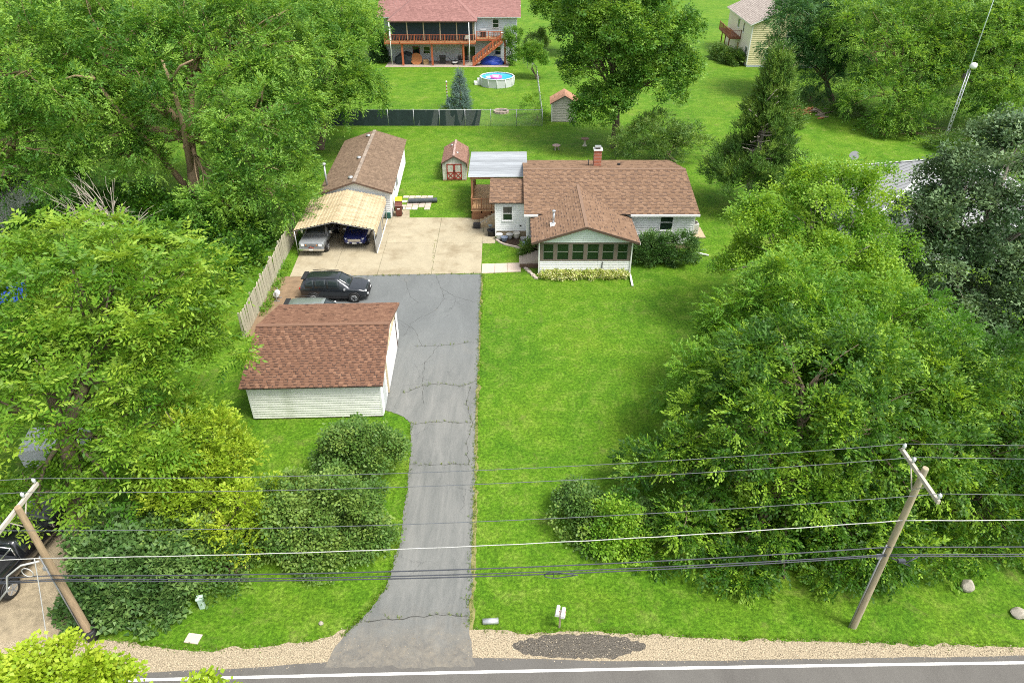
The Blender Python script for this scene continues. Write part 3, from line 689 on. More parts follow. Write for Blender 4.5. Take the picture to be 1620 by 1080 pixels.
ls = math.hypot(RY - 48.95, RG - EV); vdir = (0, RY - 48.95, RG - EV); bdir = (0, -(61.25 - RY), RG - EV)
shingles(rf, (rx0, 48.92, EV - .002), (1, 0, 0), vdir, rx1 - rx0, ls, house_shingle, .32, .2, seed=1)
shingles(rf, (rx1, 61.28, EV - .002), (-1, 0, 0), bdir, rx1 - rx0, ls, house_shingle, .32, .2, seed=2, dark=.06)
MB().bar((rx0, RY, RG + .012), (rx1, RY, RG + .012), .26, .03).build('ridge_cap', pmat('ridge cap shingle', (.2, .13, .09), .9), rf)
bx('gutter', white_trim, rf, rx0, 2.0, 48.8, 48.93, EV - .16, EV - .03); bx('gutter', white_trim, rf, 9.1, rx1, 48.8, 48.93, EV - .16, EV - .03)
# front window right of porch
window(H, (12.0, HY0 - .02, 1.65), 0, .95, 1.25, white_trim, 2, shade=True)
bx('shutter_panel', white_trim, H, 12.6, 12.85, HY0 - .05, HY0 - .028, 1.6, 2.95)
window(H, (HX1 + .02, 53, 1.5), R(90), 1.1, 1.2); window(H, (HX1 + .02, 57.5, 1.5), R(90), 1.1, 1.2)
# chimney
ch = MB().bx(7.0, 7.62, 57.0, 57.62, 3.7, 5.35).build('chimney', brickm, rf)
bx('chimney_crown', white_trim, ch, 6.93, 7.69, 56.93, 57.69, 5.35, 5.45)
MB().bx(7.12, 7.5, 57.12, 57.5, 5.45, 5.6).build('chimney_flue', dark_line, ch)
MB().bx(7.05, 7.57, 57.05, 57.57, 5.6, 5.66).build('chimney_cap', galv, ch)
mb = MB()
for k in range(12):
    z = 3.85 + k * .125
    mb.bx(6.993, 7.627, 56.993, 57.627, z, z + .013)
mb.build('mortar_joint', pmat('mortar', (.45, .38, .33), .9), ch)
MB().tube([(6.55, 57.2, 3.8), (6.55, 57.2, 4.55)], .05).build('vent_pipe', dark_line, rf)
MB().bx(9.1, 9.35, 57.4, 57.65, 3.86, 4.08).build('roof_vent', blackplastic, rf)
# wing on the left
WX0, WX1, WY0, WY1, WE, WR, WRY = -1.32, 1.2, 51.5, 56.5, 2.98, 3.92, 53.95
bx('wing_foundation', tan_found, H, WX0 + .03, WX1, WY0 + .03, WY1, 0, .62)
bx('wing_core', white_wall, H, WX0 + .03, WX1 - .04, WY0 + .03, WY1, .55, WE)
siding(H, (WX0, WY0), 0, WX1 - WX0 - .05, .55, WE, white_siding, .17)
siding(H, (WX0, WY1), R(-90), WY1 - WY0, .55, WE, white_siding, .17)
wp = (WR - WE) / (WRY - 51.2)
siding(H, (WX0, WY1), R(-90), WY1 - WY0, WE, WR - .1, white_siding, .17, clip=lambda z: ((z - WE + .1) / wp * .95, (WY1 - WY0) - (z - WE + .1) / wp * .95))
bx('corner_trim', white_trim, H, WX0 - .045, WX0 + .045, WY0 - .045, WY0 + .045, .1, WE)
roof = MB(); roof.prism([(-1.78, 51.15, WE + .02), (-1.78, WRY, WR - .09), (-1.78, 56.75, WE + .02), (-1.78, 56.75, WE + .11), (-1.78, WRY, WR), (-1.78, 51.15, WE + .11)], (HX0 + 1.75, 0, 0)); wr = roof.build('wing_roof', dark_line, H)
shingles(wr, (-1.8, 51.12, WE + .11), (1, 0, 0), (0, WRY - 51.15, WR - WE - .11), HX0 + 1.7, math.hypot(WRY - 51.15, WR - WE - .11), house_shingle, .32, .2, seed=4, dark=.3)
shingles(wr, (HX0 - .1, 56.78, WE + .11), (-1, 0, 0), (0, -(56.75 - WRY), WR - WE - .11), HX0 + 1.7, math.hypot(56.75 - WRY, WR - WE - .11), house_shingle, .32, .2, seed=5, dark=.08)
window(H, (-.36, WY0 - .02, 1.5), 0, .72, 1.15, white_trim, 2)
bx('dryer_vent', blackplastic, H, .62, .76, WY0 - .09, WY0 - .03, .95, 1.07)
for (x, y, z0, z1, ex) in ((WX0 - .02, WY0 - .07, .1, WE - .05, -.0), (1.28, 49.18, .35, EV - .15, -.0)):
    MB().bx(x - .045, x + .045, y - .04, y + .04, z0, z1).build('downspout', white_trim, H)
MB().bar((1.28, 49.0, .35), (.55, 48.2, .12), .1, .07).build('downspout_spout', white_trim, H)
# ---------------- glazed front porch
PX0, PX1, PY0, PY1 = 2.05, 8.65, 44.98, 49.28
bx('porch_foundation', tan_found, H, PX0 + .04, PX1 - .04, PY0 + .04, PY1, 0, .22)
bx('porch_floor', taupe_trim, H, PX0 + .05, PX1 - .05, PY0 + .05, PY1, .22, .5)
bx('porch_knee_wall', white_wall, H, PX0 + .03, PX1 - .03, PY0 + .03, PY0 + .12, .5, 1.12); bx('porch_knee_wall', white_wall, H, PX1 - .12, PX1 - .03, PY0 + .12, PY1, .5, 1.12); bx('porch_knee_wall', white_wall, H, PX0 + .03, PX0 + .12, PY0 + .12, 46.9, .5, 1.12)
siding(H, (PX0, PY0), 0, PX1 - PX0, .12, 1.13, white_siding, .145); siding(H, (PX1, PY0), R(90), PY1 - PY0, .12, 1.13, white_siding, .145); siding(H, (PX0, 46.9), R(-90), 46.9 - PY0, .12, 1.13, white_siding, .145)
bx('siding_seam', dark_line, H, 6.28, 6.295, PY0 - .036, PY0 - .02, .15, 1.12)
MB().bx(6.6, 6.66, PY0 - .1, PY0 - .04, .55, 1.05).build('thermometer', blackplastic, H)
bx('sill_band', taupe_trim, H, PX0 - .02, PX1 + .02, PY0 - .05, PY0 + .14, 1.132, 1.2); bx('head_band', taupe_trim, H, PX0 - .02, PX1 + .02, PY0 - .03, PY0 + .14, 2.46, 2.6)
pw = (PX1 - PX0) / 6
for i in range(7):
    x = PX0 + i * pw; hw = .13; x0, x1 = max(PX0, x - hw), min(PX1, x + hw)
    if i in (0, 6): x0, x1 = (PX0, PX0 + .22) if i == 0 else (PX1 - .22, PX1)
    bx('porch_post', taupe_trim, H, x0, x1, PY0 - .02, PY0 + .12, 1.2, 2.46)
for i in range(6):
    x0 = PX0 + i * pw + (.22 if i == 0 else .13); x1 = PX0 + (i + 1) * pw - (.22 if i == 5 else .13)
    wdw = MB().bx(x0, x1, PY0 + .03, PY0 + .07, 1.8, 1.85).bx(x0, x0 + .03, PY0 + .03, PY0 + .07, 1.2, 2.46).bx(x1 - .03, x1, PY0 + .03, PY0 + .07, 1.2, 2.46).build('porch_window', pmat('grey sash', (.24, .25, .22), .5), H)
    bx('pane', screen_glass, wdw, x0 + .03, x1 - .03, PY0 + .045, PY0 + .055, 1.2, 1.8); bx('pane', screen_glass, wdw, x0 + .03, x1 - .03, PY0 + .045, PY0 + .055, 1.85, 2.46)
for sx, y0 in ((PX1, PY0 + .1), (PX0, PY0 + .1)):
    n_ = 3; y1 = PY1 if sx > 5 else 46.9; st = (y1 - y0) / n_
    for i in range(n_):
        a, b = y0 + i * st, y0 + (i + 1) * st
        bx('porch_post', taupe_trim, H, sx - .12, sx - .01 if sx > 5 else sx + .1, b - .2, b, 1.13, 2.5)
        wdw = MB().bx(sx - .08, sx - .04, a, b - .2, 1.8, 1.85).build('porch_window', pmat('grey sash', (.24, .25, .22), .5), H); bx('pane', screen_glass, wdw, sx - .065, sx - .055, a, b - .2, 1.2, 1.8); bx('pane', screen_glass, wdw, sx - .065, sx - .055, a, b - .2, 1.85, 2.46)
bx('porch_door', dark_line, H, PX0 + .02, PX0 + .07, 47.0, 47.95, .5, 2.5)
# porch gable roof
GX, GZ, GE = 5.3, 3.95, 2.72
ex0, ex1, gy = 1.43, 9.18, 44.6
jY = 48.95 + (GZ - EV) / pit
def main_y(z): return 48.95 + max(0, (z - EV)) / pit
sl = MB()
for (xe) in (ex0, ex1):
    yv = main_y(GE) + .05
    pts_t = [(xe, gy, GE), (GX, gy, GZ), (GX, jY + .3, GZ), (xe, yv, GE)]
    sl.add([*pts_t, *[(x, y, z - .1) for x, y, z in pts_t]], [(0, 1, 2, 3), (7, 6, 5, 4), (0, 4, 5, 1), (1, 5, 6, 2), (2, 6, 7, 3), (3, 7, 4, 0)])
pr = sl.build('porch_roof', brown_trim, H)
for xe, sg in ((ex0, 1), (ex1, -1)):
    vv = Vector((GX - xe, 0, GZ - GE)); Ls = vv.length
    def clip(s, xe=xe, Ls=Ls):
        z = GE + (GZ - GE) * s / Ls
        return (-.03, main_y(z) - gy + (.25 if z > EV else .1))
    o_ = (xe - sg * .03, gy, GE - .005)
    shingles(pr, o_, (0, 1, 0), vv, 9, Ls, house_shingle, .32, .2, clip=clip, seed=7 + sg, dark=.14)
MB().bar((GX, gy - .03, GZ + .012), (GX, jY, GZ + .012), .24, .03).build('ridge_cap', pmat('ridge cap shingle', (.2, .13, .09), .9), pr)
for xe in (ex0, ex1):
    MB().bar((xe, gy - .02, GE - .06), (GX, gy - .02, GZ - .06), .05, .17, up=(0, 0, 1)).build('fascia', brown_trim, pr)
    MB().bx(xe - .06, xe + .06, gy, 48.9, GE - .14, GE - .03).build('gutter', white_trim if xe > 5 else brown_trim, pr)
siding(H, (PX0 - .3, PY0 - .01), 0, PX1 - PX0 + .6, 2.61, GZ - .12, mint_siding, .16, clip=lambda z: ((z - 2.55) * (PX1 - PX0 + .6) / 2 / (GZ - 2.6), (PX1 - PX0 + .6) - (z - 2.55) * (PX1 - PX0 + .6) / 2 / (GZ - 2.6)))
MB().prism([(PX0 - .2, PY0 + .04, 2.6), (PX1 + .2, PY0 + .04, 2.6), (GX, PY0 + .04, GZ - .2)], (0, .08, 0)).build('gable_core', white_wall, H)
# flue on porch roof
fz = GE + (GZ - GE) * (3.05 - ex0) / (GX - ex0)
fl = MB().tube([(3.05, 46.6, fz - .1), (3.05, 46.6, fz + .15)], .15, 14).bx(2.8, 3.25, 46.35, 46.9, fz - .06, fz + .06).build('flue_flashing', white_trim, pr)
MB().tube([(3.05, 46.6, fz + .1), (3.05, 46.6, fz + 1.0)], .085, 12).build('flue_pipe', galv, pr)
MB().lathe([(.1, 0), (.15, .02), (.15, .1), (.05, .16)], 12, (3.05, 46.6, fz + 1.02)).build('flue_cap', chrome, pr)
MB().bx(PX1 + .02, PX1 + .11, PY0 - .1, PY0 - .01, .15, 2.6).build('downspout', white_trim, H)
MB().bar((PX1 + .07, PY0 - .05, .16), (PX1 + .02, PY0 - 1.9, .08), .13, .09).build('downspout_spout', white_trim, H)
MB().bx(PX0 - .12, PX0 - .03, PY0 - .1, PY0 - .01, .15, 2.6).build('downspout', white_trim, H)
MB().bar((14.35, 48.2, .2), (15.3, 47.9, .1), .12, .08).build('downspout_spout', white_trim, H)
# porch steps on the left side
st = MB()
for k in range(5):
    x0 = .55 + k * .3; o_ = bx('step', step_stone, H, x0, x0 + .32 if k < 4 else PX0 - .02, 46.1 + .02 * k, 47.7, .0, .1 + .1 * (k + 1), bevel=.01)
bx('step_side', pmat('brown step side', (.12, .075, .05), .8), H, .6, 2.03, 45.98, 46.09, 0, .3)
# ---------------- covered rear deck
bx('deck_frame', cedarwood, H, -3.5, -1.36, 54.9, 61.0, .62, .82)
for i in range(14): bx('deck_board', deckfloor, H, -3.52, -1.36, 54.88 + i * .44, 54.88 + i * .44 + .425, .822, .86)
for i in range(10): bx('deck_board', deckfloor, H, -1.34, HX0 - .05, 56.6 + i * .44, 56.6 + i * .44 + .425, .822, .86)
railing(H, (-3.45, 54.95, .86), (-1.75, 54.95, .86), 1.02, cedarwood, posts=3, gap=.14); railing(H, (-3.45, 55.1, .86), (-3.45, 60.9, .86), 1.02, cedarwood, posts=4, gap=.16)
for y in (56.2, 61.0): bx('deck_post', cedarwood, H, -3.52, -3.36, y - .08, y + .08, 0, 3.3)
bx('deck_beam', cedarwood, H, -3.6, -1.5, 56.1, 56.3, 3.2, 3.4)
bx('lattice_skirt', cedarwood, H, -3.48, -1.4, 54.93, 54.97, .05, .6)
n_ = 9
for i in range(n_):
    y0, y1 = 55.95 + i * (6.2 / n_), 55.95 + (i + 1) * (6.2 / n_)
    z0, z1 = 3.42 + i * .014, 3.42 + (i + 1) * .014
    MB().add([(-3.75, y0 + .01, z0), (HX0 + .15, y0 + .01, z0 + .02), (HX0 + .15, y1 - .03, z1 + .04), (-3.75, y1 - .03, z1 + .02), (-3.75, y0 + .01, z0 + .02), (HX0 + .15, y0 + .01, z0 + .04), (HX0 + .15, y1 - .03, z1 + .06), (-3.75, y1 - .03, z1 + .04)], [(0, 3, 2, 1), (4, 5, 6, 7), (0, 1, 5, 4), (1, 2, 6, 5), (2, 3, 7, 6), (3, 0, 4, 7)]).build('deck_roof_panel', tin_roof, H)
# steps from deck down to the apron
for k in range(4): bx('step', pmat('tan wood step', (.46, .36, .22), .8, .2, 3), H, -2.75 + k * .33, -2.75 + (k + 1) * .33 - .02, 53.3, 54.7, 0, .2 + .17 * k)
MB().bar((-2.8, 53.28, .35), (-1.5, 53.28, 1.25), .04, .05).build('handrail', galv, H)
rebase(H, (7.6, 49.3, 0))

# ================================================================== FRONT GARAGE
G = empty('front_garage', (-13.9, 28.4, 0), R(2.0), 'white sided front garage with red brown shingle roof beside the driveway', 'garage')
GW, GD, Gz, Gr = 6.9, 7.9, 2.32, 3.5
bx('footing', pmat('mossy footing', (.20, .17, .11), .9, .2, 4), G, .03, GW - .03, .03, GD - .03, 0, .12)
bx('wall_core', white_wall, G, .04, GW - .04, .04, GD - .04, .1, Gz)
siding(G, (0, 0), 0, GW, .1, Gz, garage_siding, .155); siding(G, (0, GD), R(-90), GD, .1, Gz, garage_siding, .17); siding(G, (GW, GD), R(180), GW, .1, Gz, garage_siding, .17)
gp_ = (Gr - Gz) / (GD / 2 + .3)
for (p, a) in (((GW, 0), 90), ((0, GD), -90)):
    siding(G, p, R(a), GD, Gz, Gr - .1, white_siding, .17, clip=lambda z: ((z - Gz + .05) / gp_, GD - (z - Gz + .05) / gp_))
siding(G, (GW, 0), R(90), GD, .1, Gz, white_siding, .17)
for x in (0, GW):
    for y in (0, GD): bx('corner_trim', white_trim, G, x - .045, x + .045, y - .045, y + .045, .1, Gz - .03)
rf = MB().prism([(-.28, -.3, Gz - .08), (-.28, GD / 2, Gr - .09), (-.28, GD + .3, Gz - .08), (-.28, GD + .3, Gz), (-.28, GD / 2, Gr), (-.28, -.3, Gz)], (GW + .5, 0, 0)).build('roof', dark_line, G)
Lg = math.hypot(GD / 2 + .3, Gr - Gz)
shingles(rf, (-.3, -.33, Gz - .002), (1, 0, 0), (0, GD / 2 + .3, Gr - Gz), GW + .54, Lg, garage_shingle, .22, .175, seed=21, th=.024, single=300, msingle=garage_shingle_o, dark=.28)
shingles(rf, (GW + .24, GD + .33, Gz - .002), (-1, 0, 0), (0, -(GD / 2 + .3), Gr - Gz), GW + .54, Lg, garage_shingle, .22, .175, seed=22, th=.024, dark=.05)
MB().bar((-.3, GD / 2, Gr + .014), (GW + .24, GD / 2, Gr + .014), .28, .03).build('ridge_cap', pmat('garage ridge cap', (.18, .1, .065), .9), rf)
for s in (0, 1):
    a = (GW + .235, -.3 + s * (GD + .6), Gz - .03); MB().bar(a, (GW + .235, GD / 2, Gr - .03), .03, .14).build('rake_board', pmat('red brown rake', (.2, .105, .068), .7), rf)
dr_ = bx('garage_door', white_trim, G, GW + .03, GW + .08, 2.2, 6.6, .05, 2.15)
for i in range(4): bx('door_panel', pmat('garage door panel', (.8, .8, .8), .4, .05), dr_, GW + .085, GW + .1, 2.25, 6.55, .08 + i * .52, .56 + i * .52)
bx('door_trim', brown_trim, G, GW + .03, GW + .12, 6.62, 6.78, .05, 2.3); bx('door_trim', pmat('tan trim', (.5, .42, .28), .7), G, GW + .03, GW + .12, 2.02, 2.18, .05, 2.3); bx('door_trim', pmat('tan trim', (.5, .42, .28), .7), G, GW + .03, GW + .12, 2.02, 6.78, 2.302, 2.42)
bx('side_door', pmat('grey door', (.55, .58, .58), .5), G, GW + .03, GW + .07, .6, 1.45, .1, 2.05)
MB().bx(GW + .1, GW + .2, GD / 2 - .08, GD / 2 + .08, Gr - .35, Gr - .2).build('floodlight', dark_line, G)

# ================================================================== LONG GARAGE
LG = empty('long_garage', (-10.45, 55.3, 0), R(2.6), 'long white outbuilding with dark brown roof behind the carport', 'garage')
LW, LD, Lz, Lr = 5.6, 13.8, 2.42, 3.42     # local: x runs -LW..0, y 0..LD
bx('footing', tan_found, LG, -LW + .03, -.03, .03, LD - .03, 0, .15)
bx('wall_core', white_wall, LG, -LW + .04, -.04, .04, LD - .04, .12, Lz)
siding(LG, (-LW, 0), 0, LW, .12, Lz, white_siding, .19); siding(LG, (0, 0), R(90), LD, .12, Lz, pmat('bright siding', (.78, .79, .79), .55, .05, 2, objvar=.02), .19)
siding(LG, (-LW, 0), 0, LW, Lz, Lr - .08, white_siding, .17, clip=lambda z: ((z - Lz + .08) / (Lr - Lz) * LW / 2, LW - (z - Lz + .08) / (Lr - Lz) * LW / 2))
siding(LG, (-LW, LD), R(-90), LD, .12, Lz, white_siding, .19)
for y in (0, LD): bx('corner_trim', white_trim, LG, -.045, .045, y - .045, y + .045, .1, Lz - .05)
rf = MB().prism([(-LW - .3, -.35, Lz - .1), (-LW / 2, -.35, Lr - .08), (.3, -.35, Lz - .1), (.3, -.35, Lz), (-LW / 2, -.35, Lr + .02), (-LW - .3, -.35, Lz)], (0, LD + .7, 0)).build('roof', dark_line, LG)
Ls = math.hypot(LW / 2 + .3, Lr - Lz + .02)
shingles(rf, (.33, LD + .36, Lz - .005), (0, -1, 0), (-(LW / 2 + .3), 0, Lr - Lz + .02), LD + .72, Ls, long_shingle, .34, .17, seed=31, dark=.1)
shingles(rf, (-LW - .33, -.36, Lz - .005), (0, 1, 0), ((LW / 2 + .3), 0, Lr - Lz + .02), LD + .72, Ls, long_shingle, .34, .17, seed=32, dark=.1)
MB().bar((-LW / 2, -.36, Lr + .035), (-LW / 2, LD + .36, Lr + .035), .3, .03).build('ridge_cap', pmat('worn ridge cap', (.26, .21, .17), .9, .5, 3), rf)
for y in (.9, 6.0, 12.6):
    MB().lathe([(.2, 0), (.22, .08), (.2, .16), (.06, .2)], 14, (-LW / 2 - .45, y, Lr - .12)).build('roof_vent', galv, rf)
for s in (0, 1): MB().bar((-LW - .3 if s else .3, -.36, Lz - .06), (-LW / 2, -.36, Lr - .04), .03, .14).build('fascia', brown_trim, rf)
MB().tube([(-LW + .2, 1.2, 2.2), (-LW + .2, 1.2, 4.4)], .09, 10).build('stove_pipe', galv, rf)
MB().lathe([(.09, 0), (.2, .03), (.2, .1), (.06, .2)], 12, (-LW + .2, 1.2, 4.4)).build('pipe_cap', galv, rf)
window(LG, (.03, 3.0, 1.2), R(90), .9, .8); MB().bx(.03, .18, 4.6, 5.0, 1.2, 1.9).build('meter_box', greymetal, LG)
MB().bx(-.5, -.06, -.25, -.03, .05, .55).build('green_bin', pmat('dark green plastic', (.02, .09, .07), .5), LG)
bx('side_door', white_trim, LG, .03, .07, .9, 1.8, .12, 2.15)

# ================================================================== CARPORT
CP = empty('carport', (-10.55, 48.3, 0), R(1.6), 'beige corrugated metal carport sheltering the pickup and the blue car', 'carport')
cw, cd, ce, cr_ = 6.2, 6.6, 2.05, 2.75
def roof_strip(x0, z0, x1, z1):
    """one ribbed sheet strip running front to back"""
    dx, dz = x1 - x0, z1 - z0; Lq = math.hypot(dx, dz); nx, nz_ = -dz / Lq, dx / Lq
    if nz_ < 0 or (abs(nz_) < .05 and nx * (x0 + cw / 2) < 0): nx, nz_ = -nx, -nz_
    pr_ = [(0, 0), (.62, 0), (.7, .05), (.9, .05), (1.0, 0)]
    ps = [(x0 + dx * t + nx * h, z0 + dz * t + nz_ * h) for t, h in pr_]
    ob = MB().add([(x, y, z) for y in (0, cd) for x, z in ps], [(k, k + 1, k + 6, k + 5) for k in range(4)]).build('metal_panel', beige_metal, CP); md = ob.modifiers.new('solid', 'SOLIDIFY'); md.thickness = .006
for sgn in (0, 1):
    xe = 0 if sgn else -cw; xr = -cw / 2; sg_ = -1 if sgn else 1; n_ = 11
    for i in range(n_):
        a, b = i / n_, (i + 1) / n_; x_a, x_b = xe + sg_ * .1, xr
        roof_strip(x_a + (x_b - x_a) * a, ce + .06 + (cr_ - ce - .06) * a, x_a + (x_b - x_a) * b, ce + .06 + (cr_ - ce - .06) * b)
    roof_strip(xe, ce - .12, xe + sg_ * .1, ce + .06); roof_strip(xe, ce - .55, xe, ce - .34); roof_strip(xe, ce - .34, xe, ce - .12)
for y in (.06, cd * .33, cd * .66, cd - .06):
    for x in (-cw + .06, -.06): MB().tube([(x, y, .045), (x, y, ce - .05)], .035, 8).build('post', galv, CP)
    MB().tube([(-cw + .06, y, ce - .05), (-cw / 2, y, cr_ - .06), (-.06, y, ce - .05)], .03, 6).build('rafter', galv, CP)
for y in (.08,): MB().bar((-.02, y, .05), (-.02, cd, .09), .06, .06).build('base_rail', white_trim, CP)
MB().prism([(-.03, .1, .1), (-.03, 3.2, .1), (-.03, 3.2, 1.5), (-.03, .1, 1.1)], (.012, 0, 0)).build('side_sheet', greymetal, CP)

# ================================================================== SHEDS
def gambrel_shed(loc, rz, label):
    S = empty('garden_shed', loc, rz, label, 'shed'); w_, d_, h1 = 2.3, 4.7, 1.75
    oldw = pmat('peeling shed board', (.52, .52, .46), .85, .3, 9, stain=(.28, .26, .2), stain_scale=5, stretch=(3, 3, .5)); redp = pmat('red barn paint', (.30, .045, .035), .7, .2, 6)
    bx('floor_frame', cedarwood, S, 0, w_, 0, d_, 0, .1)
    MB().prism([(0.02, 0.02, .1), (w_ - .02, 0.02, .1), (w_ - .02, 0.02, h1), (w_ / 2, 0.02, 2.35), (.02, 0.02, h1)], (0, d_ - .04, 0)).build('wall_core', oldw, S)
    n_ = 9
    for i in range(n_): x0, x1 = i * w_ / n_, (i + 1) * w_ / n_; xm = (x0 + x1) / 2; hh = h1 + .56 * (1 - abs(xm - w_ / 2) / (w_ / 2)); bx('wall_board', oldw, S, x0 + .008, x1 - .008, -.005, .02, .1, hh)
    sh = rampmat('shed shingle', [(0, (.18, .10, .075)), (1, (.25, .145, .11))], 'tone', .9, .25, 3)
    rp = [(-.16, .95), (-.06, 1.8), (w_ / 2, 2.5), (w_ + .06, 1.8), (w_ + .16, .95)]
    rfm = MB()
    for i in range(4):
        (xa, za), (xb, zb) = rp[i], rp[i + 1]; rfm.add([(xa, -.12, za), (xb, -.12, zb), (xb, d_ + .12, zb), (xa, d_ + .12, za), (xa, -.12, za - .05), (xb, -.12, zb - .05), (xb, d_ + .12, zb - .05), (xa, d_ + .12, za - .05)], [(0, 1, 2, 3), (7, 6, 5, 4), (0, 4, 5, 1), (1, 5, 6, 2), (2, 6, 7, 3), (3, 7, 4, 0)])
    rf = rfm.build('roof', pmat('shed roof deck', (.2, .1, .08), .9), S)
    for i in range(4):
        (xa, za), (xb, zb) = (rp[i], rp[i + 1]) if i < 2 else (rp[i + 1], rp[i]); vv = (xb - xa, 0, zb - za)
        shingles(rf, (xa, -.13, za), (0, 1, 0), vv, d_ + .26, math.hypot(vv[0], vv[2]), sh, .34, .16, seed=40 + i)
    MB().bar((w_ / 2, -.13, 2.53), (w_ / 2, d_ + .13, 2.53), .2, .03).build('ridge_cap', pmat('pale ridge', (.36, .25, .22), .9, .5, 4), rf)
    for (x, y) in ((w_ / 2 + .3, 1.2), (w_ / 2 - .35, 3.6)): MB().lathe([(.12, 0), (.13, .06), (.1, .13), (.03, .15)], 10, (x, y, 2.32)).build('roof_vent', galv, rf)
    for k in (0, 1):
        x0 = .42 + k * .74; x1 = x0 + .72; d = bx('door', oldw, S, x0, x1, -.04, -.008, .14, 1.7)
        t = MB()
        for (a, b) in (((x0 + .05, .14), (x0 + .05, 1.7)), ((x1 - .05, .14), (x1 - .05, 1.7)), ((x0, .19), (x1, .19)), ((x0, 1.65), (x1, 1.65)), ((x0, .85), (x1, .85)), ((x0 + .05, .2), (x1 - .05, .85)), ((x1 - .05, .2), (x0 + .05, .85))):
            t.bar((a[0], -.052, a[1]), (b[0], -.052, b[1]), .1, .022, up=(0, -1, 0))
        t.build('door_brace', redp, d); MB().bx(x1 - .06 if k == 0 else x0, x1 if k == 0 else x0 + .06, -.09, -.06, .95, 1.1).build('handle', dark_line, d)
    for s in (0, 1): MB().bar((-.06 if s else w_ + .06, -.13, 1.74), (w_ / 2, -.13, 2.44), .03, .1).build('fascia', brown_trim, rf)
    return S
gambrel_shed((-6.75, 64.3, 0), R(1), 'small barn shed with red X braced double doors on the back lawn')
S2 = empty('neighbour_shed', (4.85, 84.4, 0), R(-2), 'grey sided shed with tan gable roof under the big maple', 'shed')
gsd = pmat('grey beige siding', (.50, .48, .42), .7, .08, 2, objvar=.04)
bx('wall_core', gsd, S2, .02, 2.98, .02, 2.98, 0, 2.2)
siding(S2, (0, 0), 0, 3, .05, 2.2, gsd, .2); siding(S2, (0, 3), R(-90), 3, .05, 2.2, white_siding, .2); siding(S2, (0, 0), 0, 3, 2.2, 3.0, gsd, .2, clip=lambda z: ((z - 2.2) * 1.75, 3 - (z - 2.2) * 1.75))
bx('corner_trim', white_trim, S2, -.05, .05, -.05, .05, 0, 2.2)
rf = MB().prism([(-.25, -.2, 2.05), (1.5, -.2, 3.05), (3.25, -.2, 2.05), (3.25, -.2, 2.13), (1.5, -.2, 3.13), (-.25, -.2, 2.13)], (0, 3.5, 0)).build('roof', dark_line, S2)
ts = rampmat('tan shingle', [(0, (.36, .19, .12)), (1, (.46, .26, .17))], 'tone', .9, .15, 3)
shingles(rf, (-.27, 3.3, 2.12), (0, -1, 0), (1.75, 0, 1), 3.5, 2.03, ts, .34, .17, seed=50); shingles(rf, (3.27, -.2, 2.12), (0, 1, 0), (-1.75, 0, 1), 3.5, 2.03, ts, .34, .17, seed=51)

# ================================================================== NEIGHBOUR HOUSE WITH RED DECK
B = empty('deck_house', (0, 0, 0), 0, 'grey two storey house with dusty red roof and red wooden deck behind the pool', 'house')
bgrey = pmat('pale grey siding', (.50, .55, .58), .7, .06, 2, objvar=.03)
bx('wall_core', bgrey, B, -20.5, .75, 119.03, 129, 0, 6.9)
siding(B, (-20.5, 119), 0, 21.25, .1, 3.1, bgrey, .3); siding(B, (-5.6, 119), 0, 6.35, 3.1, 6.9, bgrey, .3); siding(B, (.75, 119), R(90), 10, .1, 6.9, bgrey, .3)
bx('corner_trim', white_trim, B, .7, .82, 118.92, 119.04, 0, 6.9)
# roof: main slope with a hipped slope running out over the screened porch
pk = [(-21.5, 118.2, 6.75), (1.4, 118.2, 6.75), (1.4, 124, 9.4), (-21.5, 124, 9.4), (1.4, 129.8, 6.75), (-21.5, 129.8, 6.75)]
rb = MB().add([*pk, *[(x, y, z - .12) for x, y, z in pk]], [(0, 1, 2, 3), (3, 2, 4, 5), (7, 6, 9, 8), (8, 9, 11, 10), (0, 6, 7, 1), (4, 10, 11, 5), (1, 7, 8, 2), (2, 8, 10, 4), (0, 3, 9, 6), (3, 5, 11, 9)]).build('roof', white_trim, B)
ms = math.hypot(5.8, 2.65)
shingles(rb, (-21.5, 118.17, 6.75), (1, 0, 0), (0, 5.8, 2.65), 22.9, ms, pink_shingle, .5, .26, seed=60); shingles(rb, (1.4, 129.83, 6.75), (-1, 0, 0), (0, -5.8, 2.65), 22.9, ms, pink_shingle, .5, .26, seed=61)
e0, e1, ey, ez = -19.4, -5.5, 115.8, 6.5; t0, t1, ty, tz = -15.2, -9.7, 122.6, 9.35
pf = MB().add([(e0, ey, ez), (e1, ey, ez), (t1, ty, tz), (t0, ty, tz), (e1, 121.5, ez + .6), (e0, 121.5, ez + .6), (e0, ey, ez - .15), (e1, ey, ez - .15), (e1, 119, ez - .15), (e0, 119, ez - .15)], [(0, 1, 2, 3), (1, 4, 2), (0, 3, 5), (0, 6, 7, 1), (1, 7, 8, 4), (0, 5, 9, 6)]).build('porch_roof', pmat('dusty red ridge', (.24, .125, .112), .9), B)
ss = math.hypot(ty - ey, tz - ez); shingles(pf, (e0, ey - .03, ez + .012), (1, 0, 0), (0, ty - ey, tz - ez), e1 - e0, ss, pink_shingle, .5, .26, clip=lambda s: ((t0 - e0) * s / ss, (e1 - e0) + (t1 - e1) * s / ss), seed=62)
hv = Vector((t1 - e1, 0, tz - ez)); hs_ = hv.length
shingles(pf, (e1 + .03, ey, ez + .012), (0, 1, 0), hv, 7, hs_, pink_shingle, .5, .26, clip=lambda s: ((ty - ey) * s / hs_, 6.0 + .8 * s / hs_), seed=63)
